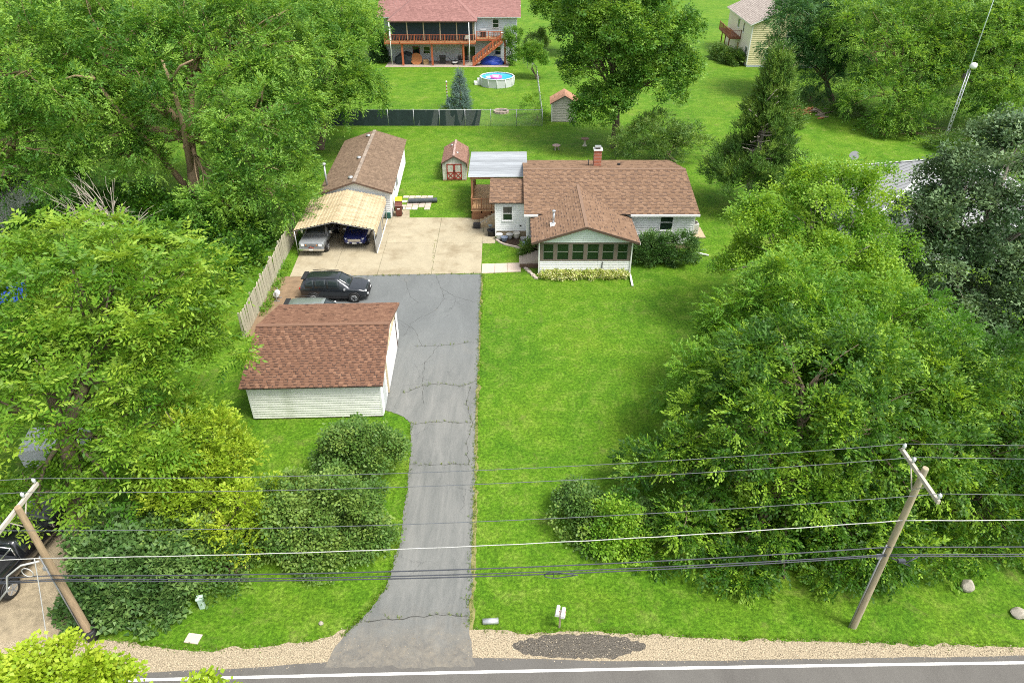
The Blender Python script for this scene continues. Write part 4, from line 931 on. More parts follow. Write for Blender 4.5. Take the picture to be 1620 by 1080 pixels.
# screened upper porch
navy = pmat('dark porch screen', (.012, .022, .035), .4, .2, 3)
for i in range(5):
    x0, x1 = -19.1 + i * 2.6, -19.1 + (i + 1) * 2.6
    bx('screen_panel', navy, B, x0 + .07, x1 - .07, 116.4, 116.43, 3.75, 6.3); bx('porch_post', pmat('tan post', (.34, .28, .2), .7), B, x1 - .08, x1 + .08, 116.3, 116.46, 3.7, 6.35)
bx('porch_post', white_trim, B, -19.2, -19.05, 116.0, 116.15, 3.7, 6.4)
bx('porch_side_wall', navy, B, -19.15, -19.05, 116.5, 119, 3.7, 6.4); bx('porch_side_wall', bgrey, B, -5.9, -5.8, 116.5, 119, 3.7, 6.5)
# deck
bx('deck_frame', redwood, B, -20.1, -5.75, 115.3, 119, 3.25, 3.5)
for i in range(9): bx('deck_board', deckfloor, B, -20.1, -5.75, 115.3 + i * .41, 115.3 + i * .41 + .39, 3.503, 3.55)
railing(B, (-20.05, 115.35, 3.55), (-5.8, 115.35, 3.55), 1.05, redwood, posts=7, gap=.24); railing(B, (-20.05, 115.5, 3.55), (-20.05, 118.9, 3.55), 1.05, redwood, posts=2, gap=.24)
bx('deck_frame', redwood, B, -5.7, -1.0, 117.0, 119, 3.45, 3.75)
for i in range(5): bx('deck_board', deckfloor, B, -5.7, -1.0, 117.0 + i * .4, 117.0 + i * .4 + .38, 3.752, 3.8)
railing(B, (-5.65, 117.0, 3.8), (-1.8, 117.0, 3.8), 1.0, redwood, posts=3, gap=.24)
for x in (-17.4, -12.7, -7.7): bx('deck_post', redwood, B, x - .14, x + .14, 115.5, 115.78, .08, 3.25)
for x in (-19.1, -6.7): MB().tube([(x, 115.15, .08), (x, 115.15, 6.4)], .06, 6).build('downspout', white_trim, B)
bx('deck_post', redwood, B, -1.25, -1.0, 116.6, 116.85, 0, 3.6)
# stair
n_ = 12; xs0, xs1, zs0, zs1 = -6.2, -1.5, .1, 3.7
for k in range(n_):
    t = (k + .5) / n_; bx('stair_tread', deckfloor, B, xs0 + (xs1 - xs0) * k / n_, xs0 + (xs1 - xs0) * (k + 1) / n_ + .05, 115.2, 116.4, zs0 + (zs1 - zs0) * t, zs0 + (zs1 - zs0) * t + .05)
for y in (115.15, 116.45):
    MB().bar((xs0, y, zs0 + .05), (xs1, y, zs1 - .05), .07, .32).build('stringer', redwood, B)
    rl = MB().bar((xs0, y, zs0 + 1.05), (xs1, y, zs1 + 1.0), .1, .1).build('stair_rail', redwood, B)
    for k in range(1, 20):
        p = Vector((xs0, y, zs0)).lerp(Vector((xs1, y, zs1)), k / 20); MB().bx(-.03, .03, -.03, .03, .1, 1.0).build('baluster', redwood, rl, p)
    for t in (0, .33, .66): p = Vector((xs0, y, zs0)).lerp(Vector((xs1, y, zs1)), t); MB().bx(-.09, .09, -.09, .09, -.1, 1.15).build('post', redwood, rl, p)
window(B, (-2.6, 118.96, 5.1), 0, .9, 1.2); window(B, (-4.2 + 1.9, 118.96, 1.0), 0, .9, 1.2); window(B, (-13.9, 118.96, 1.2), 0, 1.0, 1.0)
window(B, (-7.1, 118.96, .1), 0, 2.2, 2.2, white_trim, 2, True, sill=False); window(B, (-15.6, 118.96, .1), 0, 1.0, 2.1, pmat('red door frame', (.3, .05, .04), .5), 1, sill=False)
rebase(B, (-10, 119, 0))
tag(sheet('patio_slab', [(-20.2, 114.6), (-.6, 114.4), (-.3, 119), (-20.2, 119)], .03, pmat('patio concrete', (.36, .30, .25), .85, .12, 1)), kind='structure')

# ================================================================== YELLOW HOUSE
Yh = empty('yellow_house', (37.3, 114.8, 0), R(-4), 'cream yellow two storey house with brown balcony deck at the top', 'house')
ylo = pmat('cream yellow siding', (.66, .60, .36), .7, .05, 2, objvar=.03); ypale = pmat('pale cream wall', (.72, .68, .52), .7, .04, 2)
bx('wall_core', ypale, Yh, .03, 11, .03, 18, .3, 6.2); bx('foundation', pmat('blue grey foundation', (.46, .50, .56), .8), Yh, 0, 11, -.05, 18, 0, .32)
siding(Yh, (0, 0), 0, 11, .32, 6.2, ylo, .28); siding(Yh, (0, 18), R(-90), 18, .32, 6.2, ypale, .28)
siding(Yh, (0, 0), 0, 11, 6.2, 8.6, ylo, .28, clip=lambda z: ((z - 6.2) * 2.2, 11 - (z - 6.2) * 2.2))
bx('corner_trim', white_trim, Yh, -.08, .06, -.08, .06, .3, 6.15)
yr = [(-.5, -.5, 6.05), (5.5, -.5, 8.8), (11.5, -.5, 6.05)]
rf = MB().prism([*yr, (11.5, -.5, 6.2), (5.5, -.5, 8.95), (-.5, -.5, 6.2)], (0, 19, 0)).build('roof', white_trim, Yh)
shingles(rf, (-.53, 18.5, 6.2), (0, -1, 0), (6, 0, 2.75), 19, math.hypot(6, 2.75), grey_shingle, .5, .28, seed=70); shingles(rf, (11.53, -.5, 6.2), (0, 1, 0), (-6, 0, 2.75), 19, math.hypot(6, 2.75), grey_shingle, .5, .28, seed=71)
window(Yh, (-.03, 1.6, 1.2), R(-90), 1.3, 1.5, white_trim, 2, True); window(Yh, (-.03, 9.5, 4.3), R(-90), 1.3, 1.3, white_trim, 2, True); window(Yh, (-.03, 5.6, 4.2), R(-90), .7, 1.4); window(Yh, (6, -.03, 3.8), 0, 1.2, 1.4); window(Yh, (3.2, -.03, 1.2), 0, 1.2, 1.6)
bx('basement_door', pmat('tan door', (.45, .27, .1), .6), Yh, -.08, -.02, 7.4, 8.3, .1, 2.2)
dkb = pmat('brown balcony wood', (.22, .085, .04), .7, .15, 4, objvar=.1)
bx('balcony_floor', dkb, Yh, -1.9, -.05, 6.6, 16, 2.95, 3.2); railing(Yh, (-1.85, 6.7, 3.2), (-1.85, 15.9, 3.2), 1.05, dkb, gap=.3, posts=4); railing(Yh, (-1.8, 6.7, 3.2), (-.1, 6.7, 3.2), 1.05, dkb, gap=.3, posts=2)
for y in (6.8, 10, 13): bx('balcony_post', dkb, Yh, -1.88, -1.72, y, y + .16, 0, 2.95)
MB().lathe([(.4, 0), (.4, .7), (.3, .75)], 12, (-.8, 6.2, 0)).build('condenser', greymetal, Yh)

# ================================================================== WHITE HOUSE BEHIND THE RIGHT HAND TREES
Wh = empty('white_house', (27.0, 47.5, 0), R(-3), 'white house with ribbed grey metal roof half hidden by trees', 'house')
bx('wall_core', white_wall, Wh, .04, 15, .04, 11, 0, 3.0)
siding(Wh, (0, 0), 0, 15, .1, 3.0, white_siding, .22); siding(Wh, (0, 11), R(-90), 11, .1, 3.0, white_siding, .22); bx('corner_trim', white_trim, Wh, -.05, .05, -.05, .05, 0, 3)
metal_roof = pmat('grey ribbed roof', (.30, .31, .32), .55, .12, 1.5, objvar=.04)
e = .5; hz, hz1 = 3.1, 6.1; rA, rB = (6.4, 5.5), (8.6, 5.5)
rc = MB().add([(-e, -e, hz), (15 + e, -e, hz), (15 + e, 11 + e, hz), (-e, 11 + e, hz), (rA[0], rA[1], hz1), (rB[0], rB[1], hz1), (-e, -e, hz - .12), (15 + e, -e, hz - .12), (15 + e, 11 + e, hz - .12), (-e, 11 + e, hz - .12)], [(0, 1, 5, 4), (1, 2, 5), (2, 3, 4, 5), (3, 0, 4), (0, 6, 7, 1), (1, 7, 8, 2), (2, 8, 9, 3), (3, 9, 6, 0), (9, 8, 7, 6)]).build('roof', metal_roof, Wh)
def hip(a, b, c, dd, n_):     # ribs from eave line a-b up to ridge line c-dd
    a, b, c, dd = map(Vector, (a, b, c, dd))
    for k in range(1, n_):
        p = a.lerp(b, k / n_); s = (b - a).normalized(); u0 = (c - a).dot(s); u1 = (dd - a).dot(s); Lt = (b - a).length; x = k / n_ * Lt
        f = min(1, x / max(u0, .01), (Lt - x) / max(Lt - u1, .01)); foot = c - s * u0 - a; q = p + foot * f
        MB().bar(p + Vector((0, 0, .03)), q + Vector((0, 0, .03)), .08, .05).build('roof_rib', metal_roof, rc)
hip((-e, 11 + e, hz), (-e, -e, hz), (*rA, hz1), (*rA, hz1), 24); hip((-e, -e, hz), (15 + e, -e, hz), (*rA, hz1), (*rB, hz1), 26)
for q in ((-e, -e), (-e, 11 + e)): MB().bar((q[0], q[1], hz + .05), (*rA, hz1 + .05), .2, .06).build('hip_cap', white_trim, rc)
MB().bar((15 + e, 11 + e, hz + .05), (*rB, hz1 + .05), .2, .06).bar((15 + e, -e, hz + .05), (*rB, hz1 + .05), .2, .06).bar((*rA, hz1 + .05), (*rB, hz1 + .05), .2, .06).build('ridge_cap', white_trim, rc)
window(Wh, (2.5, -.03, 1.0), 0, 1.0, 1.3); window(Wh, (-.03, 4, 1.0), R(-90), 1.0, 1.3); bx('side_door', greymetal, Wh, -.06, -.02, 1.0, 1.9, .1, 2.1)
def dish(name, label, loc, r, m, az, mast=1.2):
    D = empty(name, loc, az, label, 'satellite dish')
    MB().tube([(0, 0, -.02), (0, 0, mast)], .035, 8).build('mast', greymetal, D)
    q = MB(); prof = [(r * t, .16 * r * t * t * 2) for t in (0.02, .3, .55, .8, 1)]; prof2 = prof + [(r * .98, .33 * r)] ; q.lathe(prof, 20); me = q.mesh('reflector', m); me.transform(Matrix.Translation((0, -.08, mast)) @ Matrix.Rotation(R(58), 4, 'X'))
    link('reflector', me, None, D).modifiers.new('solid', 'SOLIDIFY').thickness = .01
    MB().tube([(0, -.05, mast - r * .5), (0, -r * 1.0, mast + .05)], .015, 6).build('arm', greymetal, D)
    MB().bx(-.05, .05, -r * 1.05 - .06, -r * 1.05 + .06, mast + .0, mast + .1).build('receiver', blackplastic, D)
    return D
p = gr(1345, 247, 4.1); dish('satellite_dish', 'grey satellite dish on the metal roof of the white house', (29.6, 58.0, 3.6), .4, greymetal, R(-30), 1.0)
dish('satellite_dish', 'black satellite dish on a pole left of the red deck house', gr(573, 72), .75, blackplastic, R(10), 2.2)
lh = empty('left_house', (-52, 47.5, 0), R(6), 'pale house with brown shingle roof at the left edge of the picture', 'house')
bx('wall_core', white_wall, lh, 0, 10.8, 0, 9, 0, 2.7); siding(lh, (0, 0), 0, 10.8, .1, 2.7, white_siding, .22); siding(lh, (10.8, 0), R(90), 9, .1, 2.7, white_siding, .22)
rf = MB().prism([(-.4, -.4, 2.6), (-.4, 4.5, 4.4), (-.4, 9.4, 2.6), (-.4, 9.4, 2.7), (-.4, 4.5, 4.5), (-.4, -.4, 2.7)], (11.6, 0, 0)).build('roof', dark_line, lh)
shingles(rf, (-.4, -.42, 2.7), (1, 0, 0), (0, 4.9, 1.8), 11.6, 5.2, garage_shingle, .4, .2, seed=80); shingles(rf, (11.2, 9.42, 2.7), (-1, 0, 0), (0, -4.9, 1.8), 11.6, 5.2, garage_shingle, .4, .2, seed=81)

# ================================================================== FENCES
WF = empty('wooden_fence', (0, 0, 0), 0, 'weathered vertical board fence along the left side of the driveway', 'fence')
fa, fb = Vector((-16.95, 36.4)), Vector((-17.7, 52.0)); n_ = int((fb - fa).length / .2); dvec = (fb - fa).normalized(); ang = math.atan2(dvec.y, dvec.x)
bmsh = [MB().prism([(0, 0, .04), (.185, 0, .04), (.185, 0, hh), (.14, 0, hh + .05), (.045, 0, hh + .05), (0, 0, hh)], (0, .025, 0)).mesh('board', fencewood) for hh in (1.72, 1.76, 1.8)]
for i in range(n_):
    p = fa + dvec * i * .2; o_ = link('board', random.choice(bmsh), None, WF, (p.x, p.y, random.uniform(-.02, .02)), ang + random.uniform(-.02, .02)); o_.rotation_euler[0] = random.uniform(-.03, .03)
for z in (.35, 1.0, 1.6): MB().bar((fa.x - .06, fa.y, z), (fb.x - .06, fb.y, z), .05, .09).build('rail', fencewood, WF)
for k in range(7): p = fa.lerp(fb, k / 6); bx('post', fencewood, WF, p.x - .19, p.x - .09, p.y - .05, p.y + .05, 0, 1.85)
rebase(WF, (fa.x, fa.y, 0))
def chainmat():
    m, n, l = _new('chain link mesh'); out = n.new('ShaderNodeOutputMaterial'); p = n.new('ShaderNodeBsdfPrincipled'); p.inputs['Base Color'].default_value = (.45, .47, .47, 1); p.inputs['Roughness'].default_value = .5
    t = n.new('ShaderNodeBsdfTransparent'); mx = n.new('ShaderNodeMixShader'); mx.inputs[0].default_value = .86; l.new(p.outputs[0], mx.inputs[1]); l.new(t.outputs[0], mx.inputs[2]); l.new(mx.outputs[0], out.inputs[0]); return m
chain = chainmat()
def chain_fence(name, label, pts, h, screen=None, gap=3.0):
    f = empty(name, (*pts[0], 0), 0, label, 'fence'); o0 = Vector(pts[0])
    for i in range(len(pts) - 1):
        a, b = Vector(pts[i]) - o0, Vector(pts[i + 1]) - o0; n_ = max(1, round((b - a).length / gap))
        for k in range(n_ + (1 if i == len(pts) - 2 else 0)):
            p = a.lerp(b, k / n_); MB().tube([(p.x, p.y, 0), (p.x, p.y, h + .06)], .04, 6).build('post', galv, f)
        MB().tube([(a.x, a.y, h), (b.x, b.y, h)], .03, 6).build('top_rail', galv, f)
        MB().add([(a.x, a.y, .03), (b.x, b.y, .03), (b.x, b.y, h - .03), (a.x, a.y, h - .03)], [(0, 1, 2, 3)]).build('mesh_panel', chain, f)
    if screen:
        a, b = screen; n_ = 40; q = MB(); vs_ = []
        for k in range(n_ + 1):
            x = a + (b - a) * k / n_ - o0.x; cut = max(0, (k - n_ + 2) / 2) * .55
            vs_ += [(x - cut * .6, -.06 - .02 * math.sin(k * 1.7), .08), (x, -.06 - .02 * math.sin(k * 2.3), h - .05)]
        q.add(vs_, [(2 * i, 2 * i + 2, 2 * i + 3, 2 * i + 1) for i in range(n_)]).build('privacy_screen', pmat('black green screen', (.018, .034, .036), .7, .25, 2, .3, 5), f).modifiers.new('s', 'SOLIDIFY').thickness = .01
    return f
chain_fence('chain_link_fence', 'chain link fence with black privacy screen across the back lawn', [(-24.0, 82.6), (3.6, 82.5)], 1.95, (-23.8, -3.6))
chain_fence('chain_link_fence', 'bare chain link fence running back past the small round tree', [(3.62, 82.6), (3.7, 107), (1.8, 117)], 1.6)
chain_fence('chain_link_fence', 'short green chain link fence beside the dark column evergreen', [(-26.0, 112.0), (-25.5, 121.0), (-22.6, 121.2)], 1.7, None)

# ================================================================== VEHICLES
def car(name, label, loc, rz, st, paint, glass_m, side_win, ws, rw, wheels, wr, tw, group=None, cat='car', extras=None, arch=blackplastic, sub=5, rimc=None):
    """st: stations (x, z_bottom, z_belt, z_top, half widths at sill, belt and top), rear to front"""
    C_ = empty(name, loc, rz, label, cat, group)
    S = []
    for i in range(len(st) - 1):
        for k in range(sub): t = k / sub; tt = t * t * (3 - 2 * t) * .35 + t * .65; S.append([a + (b - a) * (tt if j else t) for j, (a, b) in enumerate(zip(st[i], st[i + 1]))])
    S.append(list(st[-1]))
    def ring(s):
        x, zb, zl, zt, wb, wl, wt = s; g = zt - zl
        half = [(wb * .82, zb), (wb * .98, zb + .07), (wb + (wl - wb) * .5 + .025, zb + (zl - zb) * .45), (wl + .012, zl - (zl - zb) * .16), (wl, zl), (wl + (wt - wl) * .5, zl + g * .5), (wt + .01, zt - g * .14 - .005), (wt * .9, zt - min(.03, g * .08)), (wt * .5, zt), (0, zt + .012)]
        return [(x, -y, z) for y, z in half] + [(x, y, z) for y, z in reversed(half[:-1])]
    RG_ = [ring(s) for s in S]; n_ = len(RG_[0]); mb = MB(); mb.add([p for r_ in RG_ for p in r_], [(i * n_ + j, i * n_ + j + 1, (i + 1) * n_ + j + 1, (i + 1) * n_ + j) for i in range(len(S) - 1) for j in range(n_ - 1)], True)
    mb.add(RG_[0], [list(range(n_))]); mb.add(RG_[-1], [list(reversed(range(n_)))])
    mb.add([RG_[i][j] for i in range(len(S)) for j in (0, n_ - 1)], [(2 * i, 2 * i + 1, 2 * i + 3, 2 * i + 2) for i in range(len(S) - 1)])
    me = mb.mesh('body', paint); bm = bmesh.new(); bm.from_mesh(me); bmesh.ops.remove_doubles(bm, verts=bm.verts, dist=1e-4); bmesh.ops.recalc_face_normals(bm, faces=bm.faces); bm.to_mesh(me); bm.free()
    body = link('body', me, None, C_)
    def pt(x, j):
        for i in range(len(S) - 1):
            if S[i][0] <= x <= S[i + 1][0]: t = (x - S[i][0]) / (S[i + 1][0] - S[i][0]); return Vector(RG_[i][j]).lerp(Vector(RG_[i + 1][j]), t)
        return Vector(RG_[-1][j])
    def patch(nm, x0, x1, js, off, m, n=6):
        q = MB(); vs_ = []; cols = len(js)
        for i in range(n + 1):
            x = x0 + (x1 - x0) * i / n
            for j in js:
                a = pt(x, int(j)); b = pt(x, min(int(j) + 1, n_ - 1)); p = a.lerp(b, j - int(j)); vs_.append(p)
        q.add(vs_, [(i * cols + j, i * cols + j + 1, (i + 1) * cols + j + 1, (i + 1) * cols + j) for i in range(n) for j in range(cols - 1)], True)
        me = q.mesh(nm, m); q.fixn(me); o_ = link(nm, me, None, C_)
        cen = Vector((0, 0, .7)); avg = sum((v.normal.dot(v.co - Vector((v.co.x, 0, .6))) for v in me.vertices)); sg = 1 if avg > 0 else -1
        for v in me.vertices: v.co += v.normal * off * sg
        md = o_.modifiers.new('s', 'SOLIDIFY'); md.thickness = .008; md.offset = 0
        return o_
    top = n_ - 1
    for (x0, x1) in side_win:
        patch('side_window', x0, x1, [4.15, 5, 6, 6.25], .012, glass_m); patch('side_window', x0, x1, [top - 4.15, top - 5, top - 6, top - 6.25], .012, glass_m)
    patch('windshield', ws[0], ws[1], [7.1, 8, 9, 10, 10.9], .012, glass_m, 8)
    if rw: patch('rear_window', rw[0], rw[1], [7.1, 8, 9, 10, 10.9], .012, glass_m, 6)
    wl_ = max(s[5] for s in st)
    for wx in wheels:
        for sg in (-1, 1):
            y = sg * (wl_ - .06)
            q = MB(); q.tube([(0, -tw / 2, 0), (0, -tw / 2 + .03, 0), (0, tw / 2 - .03, 0), (0, tw / 2, 0)], [wr * .9, wr, wr, wr * .9], 22); wh = q.build('wheel', rubber, C_, (wx, y, wr))
            r_ = MB(); r_.tube([(0, sg * (tw / 2 + .005), 0), (0, sg * (tw / 2 + .02), 0)], [wr * .66, wr * .6], 18)
            r_.build('rim', rimc or greymetal, wh)
            hb = MB(); 
            for k in range(5): a = k * 2 * math.pi / 5; hb.bar((0, sg * (tw / 2 + .024), 0), (math.cos(a) * wr * .58, sg * (tw / 2 + .024), math.sin(a) * wr * .58), .05, .02, up=(0, 1, 0))
            hb.build('spoke', blackplastic if rimc is None else greymetal, wh)
            a_ = MB(); a_.tube([(wx + math.cos(t) * (wr + .06), sg * (wl_ + .005), wr + math.sin(t) * (wr + .06)) for t in [math.pi * k / 12 for k in range(13)]], .035, 6); a_.build('wheel_arch', arch, C_)
            dk = MB(); dk.tube([(wx, sg * (wl_ - .3), wr + .02), (wx, sg * (wl_ + .004), wr + .02)], wr + .05, 20); dk.build('wheel_well', blackplastic, C_)
    return C_, pt
carglass = glassmat('car glass', (.02, .028, .03), 0.0)
headl = pmat('headlight lens', (.75, .77, .78), .15, .05, 5); taill = pmat('tail light', (.45, .02, .02), .2, .05, 5)
def carpaint(name, c, rough=.25, metal=.4):
    m = pmat(name, c, rough, .05, 3, metal=metal, spec=.6); p = [x for x in m.node_tree.nodes if x.type == 'BSDF_PRINCIPLED'][0]; p.inputs['Coat Weight'].default_value = .8; p.inputs['Coat Roughness'].default_value = .08; return m
SUV = [(-2.28, .55, .95, 1.0, .72, .78, .6), (-2.22, .38, 1.0, 1.18, .82, .86, .62), (-1.95, .3, 1.04, 1.58, .86, .9, .62), (-1.5, .28, 1.04, 1.67, .88, .92, .66), (-.3, .27, 1.02, 1.70, .89, .93, .68), (.35, .27, 1.0, 1.66, .89, .93, .66), (.75, .27, .99, 1.40, .89, .93, .7), (1.2, .27, .98, 1.06, .89, .92, .76), (1.75, .28, .94, 1.0, .88, .9, .74), (2.12, .32, .84, .92, .82, .84, .68), (2.3, .42, .72, .8, .66, .68, .55)]
def suv_details(C_, pt, plate=True, grille=chrome, dark=False):
    for s in (-1, 1):
        MB().box((2.13, s * .62, .8), (.22, .3, .11), s * -.5).build('headlight', headl, C_, bevel=.02)
        MB().box((-2.2, s * .68, .98), (.16, .26, .16), s * .4).build('tail_light', taill, C_, bevel=.02)
        MB().box((.85, s * 1.0, 1.04), (.12, .2, .13)).build('mirror', headl if not dark else greymetal, C_, bevel=.03)
        MB().tube([(-1.6, s * .62, 1.70), (-.9, s * .63, 1.755), (.2, s * .62, 1.70)], .022, 6).build('roof_rail', blackplastic, C_)
        MB().bx(-1.9, 1.9, s * .915 - .02, s * .915 + .02, .3, .42).build('sill_trim', blackplastic, C_)
        MB().bx(-.35, -.15, s * .945 - .012, s * .945 + .012, .88, .91).build('door_handle', blackplastic if dark else chrome, C_)
        MB().bx(2.2, 2.34, s * .5 - .09, s * .5 + .09, .46, .55).build('fog_light', headl, C_)
    gq = MB()
    for k in range(5): gq.bx(2.26, 2.33, -.5, .5, .60 + k * .045, .63 + k * .045)
    gq.build('grille', grille, C_); bx('bumper', blackplastic, C_, 2.2, 2.36, -.68, .68, .36, .46)
    if plate: bx('licence_plate', white_trim, C_, 2.36, 2.375, -.17, .17, .44, .54)
    MB().box((-2.0, 0, 1.62), (.3, 1.1, .04)).build('spoiler', blackplastic, C_)
blk = carpaint('black blue paint', (.022, .027, .034)); blue = carpaint('deep blue paint', (.012, .025, .17)); sil = carpaint('silver green paint', (.30, .34, .32), .3, .6); gpaint = carpaint('faded grey truck paint', (.26, .28, .29), .4, .3); truckblk = carpaint('black truck paint', (.015, .016, .02))
W_S = [(-1.85, -1.3), (-1.2, -.45), (-.37, .45)]
c1, pt1 = car('parked_suv', 'black SUV parked crosswise behind the front garage, nose to the right', (-12.3, 41.75, .02), R(0), SUV, blk, carglass, W_S, (.42, 1.15), (-2.2, -1.98), (-1.38, 1.42), .36, .24); suv_details(c1, pt1, False, blackplastic, True)
c2, pt2 = car('parked_suv', 'silver green car mostly hidden behind the garage roof', (-12.55, 38.05, .02), R(1), SUV, sil, carglass, W_S, (.42, 1.15), (-2.2, -1.98), (-1.38, 1.42), .34, .22, rimc=chrome); suv_details(c2, pt2, False)
c3, pt3 = car('parked_suv', 'deep blue SUV nosing out from under the carport', (-12.45, 51.5, .05), R(-90), SUV, blue, carglass, W_S, (.42, 1.15), (-2.2, -1.98), (-1.38, 1.42), .35, .23, rimc=chrome); suv_details(c3, pt3, True)
TRK = [(-2.75, .6, 1.0, 1.06, .9, .92, .88), (-2.7, .5, 1.08, 1.12, .94, .97, .92), (-.75, .5, 1.1, 1.14, .95, .98, .93), (-.7, .5, 1.1, 1.5, .95, .98, .8), (-.6, .48, 1.12, 1.82, .95, .98, .74), (.45, .48, 1.12, 1.83, .95, .98, .74), (.85, .48, 1.12, 1.5, .95, .98, .8), (1.15, .48, 1.12, 1.17, .95, .98, .88), (2.45, .5, 1.06, 1.12, .95, .97, .9), (2.62, .52, 1.02, 1.07, .94, .96, .88), (2.66, .55, .98, 1.0, .92, .94, .86)]
def truck_details(C_, grillem, plate):
    bd = bx('cargo_bed', blackplastic, C_, -2.55, -.85, -.75, .75, 1.13, 1.17)
    for s in (-1, 1):
        bx('bed_rail', [c for c in C_.children if c.name.startswith('body')][0].data.materials[0], C_, -2.7, -.75, s * .9 - .06, s * .9 + .06, 1.12, 1.2)
        MB().bx(2.63, 2.7, s * .68 - .13, s * .68 + .13, .78, .98).build('headlight', headl, C_, bevel=.02)
        MB().bx(2.64, 2.7, s * .42 - .05, s * .42 + .05, .86, .95).build('turn_signal', pmat('amber lens', (.6, .22, .03), .3), C_)
        MB().box((.95, s * 1.12, 1.25), (.1, .2, .26)).build('mirror', chrome, C_, bevel=.03)
        bx('fender_flare', [c for c in C_.children if c.name.startswith('body')][0].data.materials[0], C_, 1.05, 2.1, s * .98 - .02, s * .98 + .03, .95, 1.02)
        MB().bx(-2.76, -2.7, s * .8 - .1, s * .8 + .1, .75, 1.0).build('tail_light', taill, C_)
    q = MB()
    for k in range(4): q.bx(2.64, 2.69, -.53, .53, .78 + k * .055, .81 + k * .055)
    q.bx(2.62, 2.66, -.55, .55, .74, 1.0); q.build('grille', grillem, C_)
    bx('front_bumper', chrome, C_, 2.62, 2.85, -.98, .98, .5, .68, .02)
    MB().tube([(2.8, -.2, .7), (2.86, 0, .82), (2.8, .2, .7)], .04, 6).build('winch', pmat('rusty winch', (.3, .06, .03), .7), C_)
    if plate: bx('licence_plate', white_trim, C_, 2.853, 2.865, -.15, .15, .54, .65)
    bx('hood_crease', gpaint if plate else truckblk, C_, 1.25, 2.5, -.06, .06, 1.12, 1.155)
c4, pt4 = car('pickup_truck', 'faded grey old pickup under the left side of the carport', (-15.45, 50.6, .05), R(-91), TRK, gpaint, carglass, [(-.5, .05), (.1, .75)], (.47, 1.12), (-.72, -.6), (-1.7, 1.75), .38, .26, cat='pickup', rimc=chrome); truck_details(c4, greymetal, True)
c5, pt5 = car('pickup_truck', 'black pickup truck cut off by the left edge beside the utility pole', (-20.95, 19.2, .02), R(82), TRK, truckblk, carglass, [(-.5, .05), (.1, .75)], (.47, 1.12), (-.72, -.6), (-1.7, 1.75), .4, .28, cat='pickup', rimc=chrome); truck_details(c5, chrome, False)
MB().tube([(-2.5, -.85, 1.2), (-2.3, -.85, 1.75), (-2.3, .85, 1.75), (-2.5, .85, 1.2)], .035, 6).tube([(-.8, -.85, 1.75), (-2.3, -.85, 1.75)], .03, 6).tube([(-.8, .85, 1.75), (-2.3, .85, 1.75)], .03, 6).tube([(-.8, -.85, 1.2), (-.8, -.85, 1.75), (-.8, .85, 1.75), (-.8, .85, 1.2)], .035, 6).build('ladder_rack', chrome, c5)

# ================================================================== POLES AND WIRES
def pole(name, label, base, h, m, armz, armlen, armoff, r0=.145, lean=(0, 0), hws=True, arm_yaw=0.0):
    Pq = empty(name, base, 0, label, 'utility pole')
    MB().tube([(0, 0, -.2), (0, 0, 0), (lean[0] * .5, lean[1] * .5, h * .5), (lean[0], lean[1], h - .06), (lean[0], lean[1], h)], [r0 * 1.05, r0, r0 * .85, r0 * .7, r0 * .62], 14).build('pole_shaft', m, Pq)
    dy = Vector((math.sin(arm_yaw), math.cos(arm_yaw), 0)); tp = Vector((lean[0], lean[1], armz)) + Vector((-.15, 0, 0))
    a, b = tp + dy * (armoff - armlen / 2), tp + dy * (armoff + armlen / 2)
    MB().bar(a, b, .1, .13).build('crossarm', armwood, Pq)
    for t in (.3, .72): MB().bar(tp.lerp(tp, 0) + Vector((.02, 0, -.75)), a.lerp(b, t) + Vector((.0, 0, -.06)), .035, .03).build('arm_brace', armwood, Pq)
    for t in (.03, .7, .97):
        MB().lathe([(.03, 0), (.03, .08), (.065, .1), (.05, .15), (.065, .17), (.03, .24)], 10, a.lerp(b, t) + Vector((0, 0, .065))).build('insulator', pmat('glass insulator', (.72, .76, .8), .25), Pq)
    if hws:
        MB().bx(-.3, -.12, -.06, .06, 4.05, 4.2).build('cable_bracket', galv, Pq); MB().tube([(-.19, -.05, 0), (-.17, -.05, 4.8)], .03, 6).build('conduit', greymetal, Pq)
    pts_ = [Vector(base) + a.lerp(b, t) + Vector((0, 0, .31)) for t in (.97, .7, .03)]
    return pts_
RPB, LPB = Vector((13.3, 16.0, 0)), Vector((-16.1, 15.5, 0))
rp_ = pole('utility_pole', 'weathered grey utility pole with crossarm in front of the right hand trees', RPB, 8.45, polewood, 8.2, 2.4, -.05)
lp_ = pole('utility_pole', 'tan utility pole with crossarm beside the black pickup at left', LPB, 7.2, polewood2, 7.0, 2.4, .05)
def wire(label, a, b, sag, r, m, cat='cable', n=36, name='power_line', wob=0):
    a, b = Vector(a), Vector(b); P = []
    for i in range(n + 1):
        t = i / n; p = a.lerp(b, t); p.z -= sag * 4 * t * (1 - t)
        if wob: p.z += wob * math.sin(i * 2.1) * .5
        P.append(p)
    q = MB(); q.tube(P, r, 6); o_ = q.build(name, m); tag(o_, label, cat, 'wires along the road'); return o_
nm3 = ['farthest', 'middle', 'nearest']
for i in range(3):
    A, Bq = lp_[i], rp_[i]
    wire('thin bare line on the %s insulators, strung between the two poles' % nm3[i], A, Bq, .45, .0105, cable_al)
    wire('thin bare line on the %s insulators, running right from the right pole' % nm3[i], Bq, Bq + Vector((38, 1.2, .1)), .55, .0105, cable_al)
    wire('thin bare line on the %s insulators, running left from the left pole' % nm3[i], A, A + Vector((-38, -1.0, -.2)), .55, .0105, cable_al)
nz = (6.1, 5.2)
def zr(z): return RPB + Vector((-.14, -.1, z))
def zl(z): return LPB + Vector((-.02, -.2, z))
